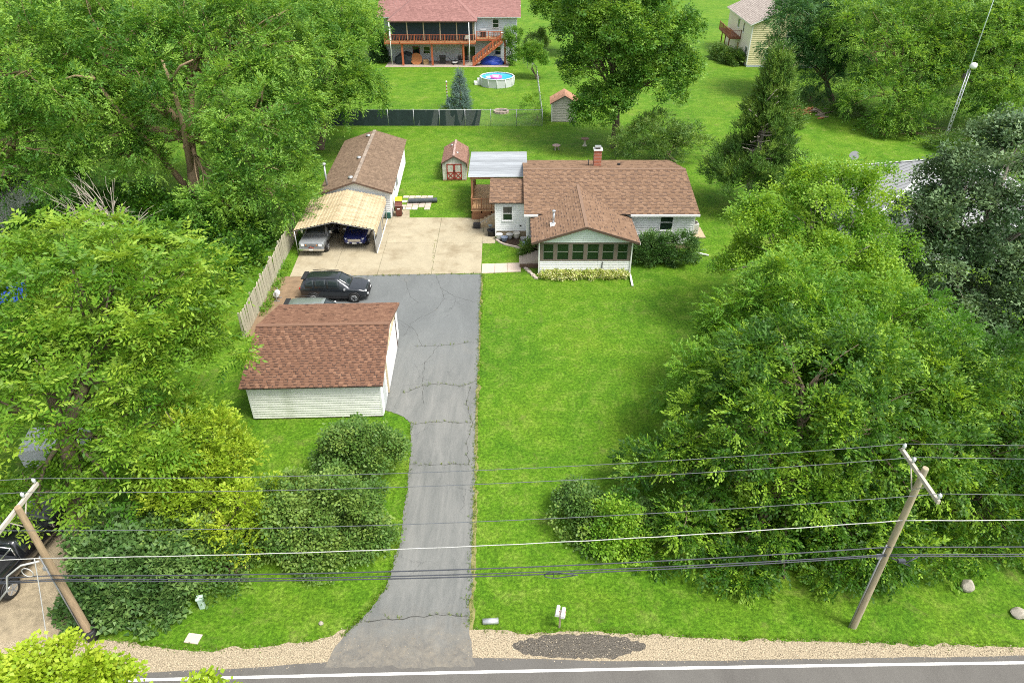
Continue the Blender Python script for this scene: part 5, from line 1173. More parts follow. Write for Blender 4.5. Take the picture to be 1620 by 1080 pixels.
for (zl_, zr_, sag, r, m, lab, wb) in ((4.9, 6.1, .35, .015, white_cable, 'thick pale twisted service cable', .02), (3.98, 4.75, .42, .022, cable_blk, 'upper black communication cable of the low bundle', 0), (3.78, 4.35, .40, .02, cable_blk, 'middle black communication cable of the low bundle', 0), (3.7, 4.27, .46, .022, cable_blk, 'lowest black communication cable of the low bundle', 0)):
    wire(lab + ' between the poles', zl(zl_), zr(zr_), sag, r, m, wob=wb); wire(lab + ' right of the right pole', zr(zr_), zr(zr_) + Vector((38, 1.2, .1)), sag, r, m, wob=wb); wire(lab + ' left of the left pole', zl(zl_), zl(zl_) + Vector((-38, -1, -.2)), sag, r, m, wob=wb)
# storage loop hanging from the bundle
q = MB(); cx = zl(3.74).lerp(zr(4.3), .605); cx.z -= .47
q.tube([(cx.x - .45 * math.cos(t) if math.cos(t) > 0 else cx.x - .75 * math.cos(t) * (1), cx.y - .03, cx.z - .04 + .17 * math.sin(t) * (1 if math.cos(t) > 0 else max(.0, 1 + math.cos(t)))) for t in [2 * math.pi * k / 28 for k in range(29)]], .02, 6, cap=False); q.bar((cx.x - .12, cx.y - .03, cx.z - .2), (cx.x - .12, cx.y - .03, cx.z + .12), .02, .02)
tag(q.build('cable_loop', cable_blk), 'small black cable storage loop hanging over the lawn right of the driveway', 'cable loop')
wire('pale drop cable hanging from the left pole down to the gravel', zl(4.9) + Vector((-.2, 0, 0)), (-16.9, 14.2, .3), .1, .018, white_cable, name='drop_cable')
q = MB(); c_ = zl(4.75); q.tube([c_ + Vector((-.1, 0, 0)), c_ + Vector((-.7, -.1, -.1)), c_ + Vector((-1.3, -.2, -.55)), c_ + Vector((-1.6, -.2, -1.3)), c_ + Vector((-2.4, -.2, -2.2))], .035, 6); q.tube([c_ + Vector((-.6 + .18 * math.cos(t), -.12, -.45 + .22 * math.sin(t))) for t in [2 * math.pi * k / 16 for k in range(17)]], .016, 6, cap=False)
tag(q.build('service_cable', white_cable), 'white service cable looping off the left pole toward the edge', 'cable')
q = MB(); c_ = RPB + Vector((.05, -.25, 4.35)); q.tube([c_, c_ + Vector((.35, -.1, -.12)), c_ + Vector((.7, -.1, -.3)), c_ + Vector((.5, -.1, -.1)), c_ + Vector((.9, 0, .05))], .025, 6); q.bx(c_.x + .15, c_.x + .4, c_.y - .2, c_.y - .08, c_.z - .02, c_.z + .08)
tag(q.build('splice_case', cable_blk), 'black cable splice and slack on the right utility pole', 'cable splice')

# ================================================================== RADIO MAST
Mx = empty('radio_mast', (47.2, 74.2, 0), 0, 'slim lattice radio mast rising past the trees at upper right', 'mast')
hM = 8.2; tri_ = [Vector((.2 * math.cos(a), .2 * math.sin(a), 0)) for a in (math.pi / 2, math.pi * 7 / 6, math.pi * 11 / 6)]
for k, p in enumerate(tri_): MB().tube([p, p * .75 + Vector((0, 0, hM))], .045, 6).build('leg', galv, Mx)
q = MB(); nb = 18
for i in range(nb):
    z0, z1 = i * hM / nb, (i + 1) * hM / nb
    for k in range(3):
        a, b = tri_[k] * (1 - .25 * z0 / hM), tri_[(k + 1) % 3] * (1 - .25 * z1 / hM); q.bar(a + Vector((0, 0, z0)), b + Vector((0, 0, z1)), .03, .03)
q.build('lattice', galv, Mx)
MB().tube([(0, 0, hM - .5), (0, 0, 19)], [.05, .03], 8).build('antenna_tube', pmat('pale green antenna', (.55, .66, .62), .5), Mx)
MB().lathe([(.05, -.3), (.3, -.22), (.36, 0), (.28, .25), (.05, .34)], 14, (.25, -.1, 8.6)).build('radome', white_trim, Mx)
MB().bx(-.4, -.1, -.1, .15, 7.4, 7.8).build('junction_box', dark_line, Mx)

# ================================================================== SMALL THINGS
def bin_(name, label, loc, m, lidm, rz):
    b = empty(name, loc, rz, label, 'bin')
    MB().add([(-.24, -.26, .06), (.24, -.26, .06), (.24, .26, .06), (-.24, .26, .06), (-.3, -.34, 1.0), (.3, -.34, 1.0), (.3, .36, 1.0), (-.3, .36, 1.0)], [(3, 2, 1, 0), (4, 5, 6, 7), (0, 1, 5, 4), (1, 2, 6, 5), (2, 3, 7, 6), (3, 0, 4, 7)]).build('bin_body', m, b, bevel=.03)
    MB().add([(-.33, -.39, 1.0), (.33, -.39, 1.0), (.33, .4, 1.0), (-.33, .4, 1.0), (-.28, -.3, 1.09), (.28, -.3, 1.09), (.28, .36, 1.13), (-.28, .36, 1.13)], [(3, 2, 1, 0), (4, 5, 6, 7), (0, 1, 5, 4), (1, 2, 6, 5), (2, 3, 7, 6), (3, 0, 4, 7)]).build('lid', lidm, b, bevel=.02)
    MB().tube([(-.25, .42, .95), (.25, .42, .95)], .025, 6).build('handle', m, b)
    for s in (-1, 1): MB().tube([(s * .2, .3, .12), (s * .3, .3, .12)], .12, 12).build('wheel', rubber, b)
    MB().bx(-.12, .12, -.325, -.31, .7, .8).build('label_plate', white_trim, b)
brownp = pmat('brown bin plastic', (.13, .045, .03), .5, .1, 5); yelp = pmat('yellow lid plastic', (.75, .52, .02), .5, .05, 5)
bin_('wheelie_bin', 'brown wheelie bin at the corner of the long garage', (-9.85, 55.7, .05), brownp, brownp, R(8)); bin_('wheelie_bin', 'brown wheelie bin with yellow lid behind the all brown one', (-10.0, 56.9, .05), brownp, yelp, R(5))
q = MB(); q.tube([(0, 0, .2), (2.6, .1, .2)], .2, 16, cap=False)
for k in range(26): q.tube([(k * .1, k * .0038, .2), (k * .1 + .05, k * .0038, .2)], .215, 16)
tag(q.build('drain_pipe', pmat('dark grey pipe', (.06, .075, .085), .6), None, (-9.4, 58.6, .03), R(3)), 'dark corrugated drain pipe lying on the pavers', 'pipe')
# mailboxes
mbx = empty('mailbox', (1.85, 15.95, 0), R(-12), 'pair of white mailboxes on a wooden post by the road', 'mailbox')
mbx.scale = (.72, .72, .9); bx('post', polewood, mbx, -.05, .05, -.05, .05, 0, .95); bx('shelf', armwood, mbx, -.28, .28, -.22, .22, .95, .99)
for s in (-.15, .15):
    q = MB(); prof = [(-.1, 0), (.1, 0), (.1, .12), (.07, .19), (0, .215), (-.07, .19), (-.1, .12)]; q.prism([(s + x, -.3 if s > 0 else -.24, .99 + z) for x, z in prof], (0, .54, 0)); b_ = q.build('box', white_trim, mbx)
    bx('door', pmat('mailbox door', (.7, .7, .68), .4), b_, s - .09, s + .09, (-.3 if s > 0 else -.24) - .015, (-.3 if s > 0 else -.24) - .002, 1.0, 1.17); MB().bx(s + .103, s + .115, -.05, .0, 1.05, 1.25).build('flag', taill, b_)
cu = MB(); cu.lathe([(.12, 0), (.12, .62)], 14); me = cu.mesh('culvert_pipe', galv); me.transform(Matrix.Rotation(R(90), 4, 'Y')); c_ = link('culvert_pipe', me, None, None, (-1.15, 16.15, .06), R(4)); tag(c_, 'short white culvert pipe end in the grass beside the driveway mouth', 'pipe')
def rock(name, label, loc, s, m, seed, cat='rock'):
    bm = bmesh.new(); bmesh.ops.create_icosphere(bm, subdivisions=3, radius=1); rs = random.Random(seed); ax = [Vector((rs.uniform(-1, 1), rs.uniform(-1, 1), rs.uniform(-1, 1))).normalized() for _ in range(9)]
    for v in bm.verts:
        for a in ax:
            dd = v.co.dot(a) - .74
            if dd > 0: v.co -= a * dd * .85
        v.co = Vector((v.co.x * s[0], v.co.y * s[1], v.co.z * s[2]))
    me = bpy.data.meshes.new(name); bm.to_mesh(me); bm.free(); me.materials.append(m); tag(link(name, me, None, None, loc), label, cat)
stone = pmat('field stone', (.36, .33, .27), .85, .25, 5, .5, 12)
rock('boulder', 'grey tan boulder under the trees at lower right', (*gr(1527, 930)[:2], .2), (.3, .28, .3), stone, 3)
rock('stone', 'pale stone at the right edge of the grass by the road', (*gr(1612, 972)[:2], .1), (.35, .3, .2), stone, 5)
ped = empty('utility_pedestal', (*gr(321, 960)[:2], 0), R(10), 'pale green utility pedestal under the left bushes', 'utility box')
MB().bx(-.1, .1, -.1, .1, 0, .55).build('housing', pmat('pale green box', (.45, .58, .50), .5), ped, bevel=.02); MB().bx(-.12, .12, -.12, .12, .55, .62).build('cap', pmat('pale green box', (.45, .58, .50), .5), ped)
tag(MB().bx(-.28, .28, -.2, .2, 0, .05).build('meter_cover', pmat('concrete lid', (.5, .42, .36), .85), None, (*gr(306, 1010)[:2], .0), R(-8), bevel=.01), 'small pale concrete meter cover set in the roadside grass', 'cover')
rock('stone', 'small dark stone in the grass left of the driveway mouth', (*gr(508, 987)[:2], .05), (.1, .09, .1), stone, 8)
pb = MB(); pb.lathe([(.22, 0), (.24, .5), (.2, .52)], 14); tag(pb.build('pole_guard', blackplastic, None, (LPB.x + .02, LPB.y, 0)), 'black sleeve around the foot of the left utility pole', 'pole guard')
# bird bath, garden table
bb = empty('bird_bath', gr(925, 231), 0, 'pale stone bird bath on the back lawn near the maple trunk', 'bird bath')
MB().lathe([(.28, 0), (.26, .06), (.13, .14), (.11, .55), (.18, .64)], 14).build('pedestal', pmat('pale cast stone', (.55, .50, .44), .8), bb); MB().lathe([(.18, .64), (.42, .76), (.45, .84), (.4, .85), (.3, .78), (.02, .76)], 18).build('bowl', pmat('brown bowl', (.28, .17, .13), .7), bb)
gt = empty('garden_table', gr(880, 237), 0, 'low garden stool table left of the bird bath', 'table')
MB().lathe([(.42, .42), (.45, .46), (.45, .52), (.4, .54)], 14).build('tabletop', pmat('pinkish stone', (.42, .30, .27), .8), gt)
for a in range(3): MB().box((.25 * math.cos(a * 2.1), .25 * math.sin(a * 2.1), .21), (.14, .14, .42)).build('leg', stone, gt)
# air conditioner beside house
ac = empty('air_conditioner', (14.95, 52.2, 0), 0, 'grey air conditioner unit on a pad at the right house wall', 'air conditioner')
bx('pad', tan_found, ac, -.6, .9, -1.0, 1.0, 0, .1); bx('cabinet', pmat('ac cabinet', (.5, .49, .45), .5), ac, -.4, .4, -.4, .4, .1, .95, .03); MB().lathe([(.34, .95), (.34, .99), (.05, 1.0)], 16).build('fan_grille', dark_line, ac)
# flower pots along the wing
potm = [pmat('white pot', (.62, .62, .62), .5), pmat('blue grey pot', (.16, .2, .28), .4), pmat('grey pot', (.4, .4, .39), .6), pmat('pale urn', (.66, .63, .56), .6), pmat('pale blue pot', (.45, .58, .68), .5)]
pl_ = [(790, 379, 0, .26, .5, 'white pitcher shaped pot'), (798, 382, 1, .26, .4, 'dark blue pot'), (806, 378, 2, .27, .45, 'grey ribbed pot'), (817, 377, 3, .28, .5, 'pale urn'), (828, 383, 2, .24, .4, 'small grey pot'), (830, 392, 4, .24, .45, 'pale blue pot')]
potdirt = pmat('pot soil', (.04, .03, .02), .95)
for (x, y, k, r_, h_, nm_) in pl_:
    p = gr(x, y); po = empty('flower_pot', p, 0, nm_ + ' in the bed below the left wing window', 'flower pot', 'pots in the planting bed')
    MB().lathe([(r_ * .65, 0), (r_ * .95, h_ * .5), (r_, h_ * .9), (r_ * 1.12, h_), (r_ * .95, h_), (r_ * .9, h_ * .9)], 16).build('pot', potm[k], po); MB().lathe([(r_ * .88, h_ * .85), (r_ * .5, h_ * .88)], 12).build('soil', potdirt, po)
p = gr(778, 373); po = empty('flower_pot', p, 0, 'black tub standing on the concrete at the wing corner', 'flower pot'); MB().lathe([(.3, 0), (.36, .5), (.4, .52), (.36, .5), (.3, .42)], 16).build('pot', blackplastic, po); MB().lathe([(.3, .4), (.1, .42)], 12).build('soil', potdirt, po)
p = gr(776, 357); q = MB(); q.lathe([(.4, 0), (.45, .25), (.3, .42), (.05, .48)], 14); tag(q.build('covered_tub', pmat('blue grey cover', (.36, .45, .5), .5), None, p), 'blue grey covered tub beside the deck steps', 'tub')
tag(MB().bx(-.3, .3, -.25, .25, 0, .4).bx(-.25, .25, -.27, -.25, .1, .3).build('milk_crate', blackplastic, None, (-2.95, 53.2, .05), bevel=.02), 'black crate at the foot of the deck steps', 'crate')
edg = empty('bed_edging', (0, 0, 0), 0, 'curved row of tan edging stones around the pot bed', 'edging')
ep = [(-1.3, 50.9), (-1.0, 50.35), (-.6, 49.95), (-.1, 49.7), (.4, 49.45), (.75, 49.1), (.95, 48.6)]
for i in range(len(ep) - 1):
    a, b = Vector(ep[i]), Vector(ep[i + 1]); k_ = 2
    for j in range(k_): p = a.lerp(b, (j + .5) / k_); bx_ = MB().box((0, 0, .06), (.27, .15, .12)).build('edging_stone', paver, edg, (p.x, p.y, 0), math.atan2((b - a).y, (b - a).x) + random.uniform(-.1, .1))
for i in range(7): MB().box((0, 0, .06), (.28, .18, .12)).build('edging_stone', paver, edg, (1.05 + i * .12, 45.8 - i * .25, 0), random.uniform(-1, 1))
rebase(edg, (-1.3, 50.9, 0))
# porch interior plants
for x in (7.2, 8.2): pass
# ------------------------------------------------------- pool
PL = empty('swimming_pool', (-2.15, 103.2, 0), 0, 'round above ground pool with pale wall and blue water', 'pool'); pr_, ph = 2.45, 1.15; ns_ = 12
wallm = pmat('pool wall vinyl', (.50, .53, .53), .5, .08, 4); rimm = pmat('pool rim', (.66, .68, .68), .4)
for k in range(ns_):
    a0, a1 = 2 * math.pi * k / ns_, 2 * math.pi * (k + 1) / ns_; p0, p1 = Vector((pr_ * math.cos(a0), pr_ * math.sin(a0), 0)), Vector((pr_ * math.cos(a1), pr_ * math.sin(a1), 0))
    MB().bar(p0.lerp(p1, .5) * 1 + Vector((0, 0, 0)), p0.lerp(p1, .5) + Vector((0, 0, ph)), (p1 - p0).length * .995, .03, up=p0.lerp(p1, .5)).build('wall_panel', wallm, PL)
    MB().tube([p0 * 1.01, p0 * 1.01 + Vector((0, 0, ph))], .05, 6).build('upright', rimm, PL); MB().bar(p0 + Vector((0, 0, ph + .03)), p1 + Vector((0, 0, ph + .03)), .17, .05).build('rim_cap', rimm, PL)
m, n, l = _new('pool water'); out = n.new('ShaderNodeOutputMaterial'); p = n.new('ShaderNodeBsdfPrincipled'); p.inputs['Base Color'].default_value = (.05, .42, .66, 1); p.inputs['Roughness'].default_value = .05; l.new(p.outputs[0], out.inputs[0])
tcn = n.new('ShaderNodeTexCoord'); nzn = n.new('ShaderNodeTexNoise'); nzn.inputs['Scale'].default_value = 4; bpn = n.new('ShaderNodeBump'); bpn.inputs['Strength'].default_value = .4; l.new(tcn.outputs['Object'], nzn.inputs[0]); l.new(nzn.outputs[0], bpn.inputs['Height']); l.new(bpn.outputs[0], p.inputs['Normal'])
MB().add([(pr_ * .985 * math.cos(2 * math.pi * k / ns_), pr_ * .985 * math.sin(2 * math.pi * k / ns_), ph - .12) for k in range(ns_)], [list(range(ns_))]).build('water', m, PL)
def torus(name, R_, r_, m, parent, loc, sc=(1, 1, 1)):
    q = MB(); q.tube([(R_ * math.cos(t) * sc[0], R_ * math.sin(t) * sc[1], 0) for t in [2 * math.pi * k / 28 for k in range(29)]], r_, 10, cap=False); return q.build(name, m, parent, loc)
pink = pmat('pink vinyl', (.78, .13, .36), .35, .05); wpk = pmat('pale pink vinyl', (.80, .55, .60), .35, .05)
FT = empty('pool_float', (-2.35, 102.7, 1.08), R(20), 'pink and white inflatable ring floating in the pool', 'pool float'); torus('ring', .72, .2, pink, FT, (0, 0, .05)); torus('inner_ring', .4, .16, wpk, FT, (0, 0, .08)); torus('headrest', .28, .16, wpk, FT, (-1.0, .1, .05), (1.2, .8, 1))
sp = empty('pool_steps', (-5.0, 103.3, 0), R(10), 'white plastic step blocks left of the pool', 'steps'); bx('low_step', white_trim, sp, -.5, 0, -.5, .5, 0, .4, .03); bx('high_step', white_trim, sp, 0, .5, -.5, .5, 0, .8, .03)
tag(MB().lathe([(.2, 0), (.22, .5), (.1, .8), (.03, .85)], 12).build('pool_pump', blackplastic, None, (-3.6, 106.6, 0)), 'dark pool filter pump behind the pool', 'pump')
# flag pole ornament, clutter below the deck
fp = empty('garden_flag_pole', gr(708, 168), 0, 'striped red white garden pole beside the blue spruce', 'pole')
q = MB(); q.tube([(0, 0, 0), (0, 0, 2.9)], .05, 8); q.build('shaft', pmat('dark red stripe', (.3, .07, .06), .6, .6, 20), fp)
for k in range(6): MB().tube([(0, 0, .5 + k * .38), (0, 0, .66 + k * .38)], .09, 8).build('stripe', white_trim, fp)
MB().lathe([(.02, 0), (.12, .1), (.12, .2), (.02, .28)], 10, (0, 0, 2.9)).build('finial', white_trim, fp)
def heap(name, label, loc, s, m, seed, cat):
    rs = random.Random(seed); bm = bmesh.new(); bmesh.ops.create_icosphere(bm, subdivisions=4, radius=1)
    ph_ = [(Vector((rs.uniform(-4, 4), rs.uniform(-4, 4), rs.uniform(-4, 4))), rs.uniform(0, 6)) for _ in range(8)]
    for v in bm.verts:
        f_ = 1 + sum(.07 * abs(math.sin(v.co.dot(a) + b)) for a, b in ph_) - .2; v.co = Vector((v.co.x * s[0] * f_, v.co.y * s[1] * f_, max(0, v.co.z + .15) * s[2] * f_))
    me = bpy.data.meshes.new(name); bm.to_mesh(me); bm.free(); me.materials.append(m); tag(link(name, me, None, None, loc), label, cat)
tarp = pmat('blue tarp', (.02, .06, .42), .45, .15, 5)
heap('tarp', 'crumpled blue tarp below the red deck stairs', (-3.2, 116.8, .03), (1.6, .8, .9), tarp, 1, 'tarp'); heap('tarp', 'blue tarp covered heap at the far left edge', (-35.3, 41.2, 0), (1.2, 1.3, 1.5), tarp, 2, 'tarp'); heap('covered_pile', 'dark covered pile at the left end under the deck', (-17.2, 117.3, .03), (1.5, .8, 1.3), pmat('dark tarp', (.02, .03, .035), .5, .3, 3), 3, 'pile')
heap('green_bag', 'bright green bag beside the blue tarp below the stairs', (-4.2, 117.9, .03), (.5, .4, 1.0), pmat('green plastic', (.02, .3, .12), .5), 4, 'bag')
cb = empty('cardboard_box', (-13.9, 116.6, .03), R(15), 'tan cardboard box on the patio under the deck', 'box'); cbm = pmat('cardboard', (.45, .31, .16), .8); bx('carton', cbm, cb, -.4, .4, -.35, .35, 0, .7); bx('flap', cbm, cb, -.4, .4, -.62, -.35, .66, .68); bx('flap', cbm, cb, -.4, .4, .35, .62, .66, .68)
og = empty('orange_tabletop', (-15.4, 116.7, .03), 0, 'round orange brown table top leaning under the deck', 'table'); q = MB(); q.lathe([(.95, 0), (.95, .06)], 20); me = q.mesh('disc', pmat('orange brown wood', (.42, .16, .05), .6, .3, 4)); me.transform(Matrix.Translation((0, 0, .75)) @ Matrix.Rotation(R(62), 4, 'X')); link('disc', me, None, og); MB().bx(-.06, .06, .1, .3, 0, 1.1).build('prop', cedarwood, og)
def grill(name, label, loc, m):
    g = empty(name, loc, 0, label, 'grill'); q = MB(); q.prism([(-.5, -.3, .85), (-.5, .3, .85), (-.5, .3, 1.05), (-.5, .15, 1.25), (-.5, -.2, 1.25), (-.5, -.3, 1.05)], (1.0, 0, 0)); q.build('hood', m, g, bevel=.03); bx('cart', blackplastic, g, -.45, .45, -.25, .25, .1, .83)
    for s in (-1, 1): bx('side_shelf', greymetal, g, s * .72 - .2, s * .72 + .2, -.25, .25, .82, .86); MB().tube([(s * .4, -.28, .1), (s * .4, -.2, .1)], .1, 10).build('wheel', rubber, g)
grill('barbecue_grill', 'dark barbecue grill on the patio between deck posts', (-11.2, 117.0, .03), blackplastic); grill('barbecue_grill', 'small grey grill on the upper deck landing', (-4.6, 118.2, 3.81), greymetal)
mo = empty('lawn_mower', (-9.2, 116.6, .03), R(30), 'white and black lawn mower parked under the deck', 'mower'); MB().box((0, 0, .3), (.9, .6, .25)).build('mower_deck', white_trim, mo, bevel=.06); MB().lathe([(.2, .42), (.22, .6), (.1, .65)], 12).build('engine', blackplastic, mo); MB().tube([(-.4, -.2, .4), (-1.0, -.2, 1.0), (-1.0, .2, 1.0), (-.4, .2, .4)], .025, 6).build('push_handle', blackplastic, mo)
for (x, y) in ((.35, .32), (.35, -.32), (-.35, .32), (-.35, -.32)): MB().tube([(x, y - .04, .15), (x, y + .04, .15)], .15, 12).build('wheel', rubber, mo)
def chair(label, loc, rz, m):
    c = empty('patio_chair', loc, rz, label, 'chair'); bx('seat', m, c, -.28, .28, -.28, .28, .42, .46); MB().bar((-.0, .27, .46), (0, .4, 1.0), .56, .03, up=(0, 1, 0)).build('backrest', m, c)
    for sx in (-1, 1):
        for sy in (-1, 1): MB().tube([(sx * .25, sy * .25, 0), (sx * .25, sy * .25, .42)], .025, 6).build('leg', greymetal, c)
chair('dark patio chair by the sliding door under the deck', (-8.4, 117.8, .03), R(20), blackplastic); chair('white chair at the right end of the red deck', (-7.2, 116.0, 3.56), R(200), white_trim)
dt = empty('deck_table', (-2.2, 118.2, 3.81), 0, 'wooden table with pots on the upper deck landing', 'table'); bx('tabletop', cedarwood, dt, -.9, .9, -.4, .4, .72, .78)
for sx in (-1, 1):
    for sy in (-1, 1): bx('leg', cedarwood, dt, sx * .8 - .04, sx * .8 + .04, sy * .32 - .04, sy * .32 + .04, 0, .72)
tag(MB().bx(-.35, .35, -.3, .3, 0, .75).bx(-.37, .37, -.32, .32, .75, .82).build('deck_cooler', white_trim, None, (-1.4, 117.4, 3.81), bevel=.03), 'white cooler at the corner of the upper deck', 'cooler')
# fire pit ring
fpit = empty('fire_pit', gr(793, 178), 0, 'stone fire pit ring on the lawn behind the fence', 'fire pit')
for k in range(12): a = 2 * math.pi * k / 12; MB().box((0, 0, .14), (.4, .22, .28)).build('pit_stone', pmat('pinkish pit stone', (.42, .33, .28), .9, .2, 5), fpit, (.85 * math.cos(a), .85 * math.sin(a), 0), a + math.pi / 2)
MB().lathe([(.7, 0), (.3, .12), (.02, .16)], 14).build('ash_bed', pmat('ash', (.2, .16, .13), .95), fpit)
# log pile
lp0 = gr(1280, 178); rs_ = random.Random(4); logm = pmat('split log', (.40, .18, .08), .85, .3, 4, objvar=.3); logg = pmat('grey log', (.27, .22, .17), .9, .3, 4, objvar=.3)
lpile = empty('log_pile', lp0, 0, 'heap of split orange brown logs on the grass by the locust tree', 'log pile')
for k in range(46):
    t = rs_.random(); p = Vector((rs_.gauss(0, 1.2), rs_.gauss(0, 1.0), 0)); p.z = max(.06, .5 - .25 * math.hypot(p.x, p.y)) * rs_.random() + .06; a = rs_.uniform(-.9, .9); dv = Vector((math.cos(a), math.sin(a), rs_.uniform(-.15, .15))) * rs_.uniform(.3, .7)
    MB().tube([p - dv, p + dv], rs_.uniform(.06, .13), 6).build('log', logm if p.x < .5 else logg, lpile)
# white trailer seen through the walnut
tr = empty('utility_trailer', (*gr(100, 725)[:2], 0), R(12), 'white box trailer glimpsed under the left walnut tree', 'trailer'); bx('box', pmat('grey white trailer skin', (.55, .57, .62), .5, .1, 2), tr, -1.3, 1.3, -.9, .9, .45, 1.5, .04); bx('frame', dark_line, tr, -1.4, 1.4, -.8, .8, .35, .45); MB().bar((1.3, 0, .4), (2.3, 0, .4), .1, .1).build('tongue', dark_line, tr)
for s in (-1, 1): MB().tube([(0, s * .92, .32), (0, s * 1.1, .32)], .32, 16).build('wheel', rubber, tr)
# items by wood fence
sr = empty('garden_hose_reel', (-16.3, 41.2, .02), 0, 'white hose reel stand against the wooden fence', 'hose reel'); MB().tube([(0, -.2, .5), (0, .2, .5)], .2, 14).build('drum', white_trim, sr); MB().bar((0, -.25, 0), (0, -.25, .8), .05, .05).bar((0, .25, 0), (0, .25, .8), .05, .05).bar((-.2, .25, .03), (.2, .25, .03), .05, .05).bar((-.2, -.25, .03), (.2, -.25, .03), .05, .05).build('stand', greymetal, sr)

# ================================================================== TREES AND SHRUBS
lf_bright = leafmat('bright maple leaf', [(0, (0.034, 0.115, 0.013)), (0.5, (0.09, 0.22, 0.026)), (1, (0.25, 0.42, 0.06))])
lf_walnut = leafmat('walnut leaf', [(0, (0.055, 0.165, 0.013)), (0.5, (0.145, 0.285, 0.024)), (1, (0.31, 0.45, 0.05))])
lf_yellow = leafmat('yellow green leaf', [(0, (0.14, 0.25, 0.014)), (0.5, (0.26, 0.39, 0.026)), (1, (0.42, 0.52, 0.05))])
lf_lime = leafmat('lime leaf', [(0, (.15, .28, .012)), (.5, (.27, .40, .02)), (1, (.42, .52, .05))])
lf_elm = leafmat('elm leaf', [(0, (0.024, 0.085, 0.008)), (0.5, (0.065, 0.17, 0.013)), (1, (0.27, 0.44, 0.04))])
lf_light = leafmat('light green leaf', [(0, (0.06, 0.18, 0.012)), (0.5, (0.12, 0.275, 0.02)), (1, (0.26, 0.42, 0.04))])
lf_dark = leafmat('dark maple leaf', [(0, (0.035, 0.08, 0.03)), (0.5, (0.075, 0.145, 0.055)), (1, (0.2, 0.3, 0.14))], .22, 1.3)
lf_mbush = leafmat('green maple leaf', [(0, (.032, .085, .018)), (.5, (.07, .15, .034)), (1, (.18, .29, .08))], .25)
lf_bush = leafmat('lilac leaf', [(0, (0.045, 0.115, 0.018)), (0.5, (0.095, 0.19, 0.034)), (1, (0.21, 0.31, 0.06))], .25)
lf_cedar = leafmat('cedar foliage', [(0, (0.034, 0.1, 0.014)), (0.5, (0.075, 0.17, 0.024)), (1, (0.2, 0.32, 0.045))], .15)
lf_spruce = leafmat('blue spruce needle', [(0, (.06, .12, .11)), (.5, (.10, .175, .16)), (1, (.19, .28, .25))], .1)
lf_blue = leafmat('blue green locust leaf', [(0, (0.028, 0.1, 0.03)), (0.5, (0.06, 0.16, 0.05)), (1, (0.13, 0.27, 0.085))])
lf_yew = leafmat('yew foliage', [(0, (0.025, 0.075, 0.015)), (0.5, (0.052, 0.13, 0.026)), (1, (0.12, 0.22, 0.05))], .15)
lf_hosta = leafmat('variegated leaf', [(0, (.12, .22, .02)), (.4, (.28, .36, .05)), (.62, (.6, .6, .24)), (1, (.75, .74, .55))], .2)
FAR = dict(tri=True)
# --- left background group
tree('maple_tree', 'huge light green tree with visible forking trunk behind the carport at left', gr(310, 345), [L(310, 95, 61, 6, 5, 4.2), L(170, 70, 60, 6, 5, 4.2), L(390, 70, 62, 5.4, 5, 4), L(110, 190, 56, 5, 4.5, 3.8), L(190, 245, 55, 3.0, 2.6, 2.2), L(410, 195, 56, 4.2, 4, 3.6), L(425, 300, 52, 3.2, 3.2, 3), L(240, 165, 53.6, 1.3, 1.0, .9), L(170, 215, 53.4, 1.4, 1.1, 1.0), L(290, 235, 54.6, 1.0, .9, .9), L(215, 110, 53.6, 1.7, 1.2, 1.1), L(370, 340, 51, 2.6, 2.6, 2.3)], lf_bright, 'elm_far', .4, 5, .4, 'droop', .55, (-27.2, 57.5, 6.5), bark_tan, 1, tri=True, dead=24, twigs=14, extra=[([at(308, 340, 57.5), at(290, 290, 56.6), at(235, 225, 55.4), at(190, 180, 54.4), at(150, 125, 54.4), at(125, 100, 55)], .33, .08), ([at(306, 330, 57.5), at(300, 260, 56), at(286, 180, 54.2), at(270, 130, 54.2), at(256, 95, 55)], .32, .09), ([at(270, 130, 53.8), at(285, 105, 53.4), at(305, 95, 53)], .12, .05), ([at(150, 125, 53.2), at(120, 120, 52.6), at(92, 128, 52.4)], .12, .05)], gap=.5, tone=.55, tonev=.24, flat=.9, tips=.16, bough=1.0, bk=12)
tree('maple_tree', 'tall green tree left of the screened back fence, right of the huge tree', (-21, 74, 0), [L(520, 120, 73, 4.6, 4, 3.6), L(565, 150, 74, 2.6, 2.6, 2.8), L(470, 70, 76, 5.2, 4.6, 4.2), L(470, 170, 70, 4, 3.6, 3.2), L(540, 40, 80, 4.2, 4, 3.2), L(580, 60, 79, 1.7, 1.8, 1.6)], lf_bright, 'elm_far', .42, 5, .4, 'droop', .4, None, bark, 2, tri=True, dead=10, gap=.25, tone=.6, tonev=.24, flat=.9, tips=.16, bough=.95, bk=11)
tree('maple_tree', 'broad tree filling the top left corner', (-45, 56, 0), [L(50, 110, 54, 5.5, 5, 4.2), L(20, 220, 50, 4.6, 4, 3.6), L(30, 20, 62, 6.5, 6, 4.6), L(60, 290, 51, 2.6, 2.4, 2.0)], lf_bright, 'elm_far', .28, 4, .4, 'droop', .5, None, bark_tan, 3, tri=True, dead=8, tone=.55, tonev=.24, flat=.9, tips=.16, bough=1.15, bk=11)
tree('maple_tree', 'distant tree at the top edge behind the huge left tree', (-36, 88, 0), [L(120, 0, 82, 8, 7, 5.5), L(280, -5, 84, 8, 7, 5.5), L(420, 10, 88, 7, 6, 5), L(180, 60, 76, 6, 5, 4)], lf_bright, 'elm_far', .2, 4, .5, 'droop', .5, None, bark, 4, tri=True, scale=1.25, bough=1.4, bk=11)
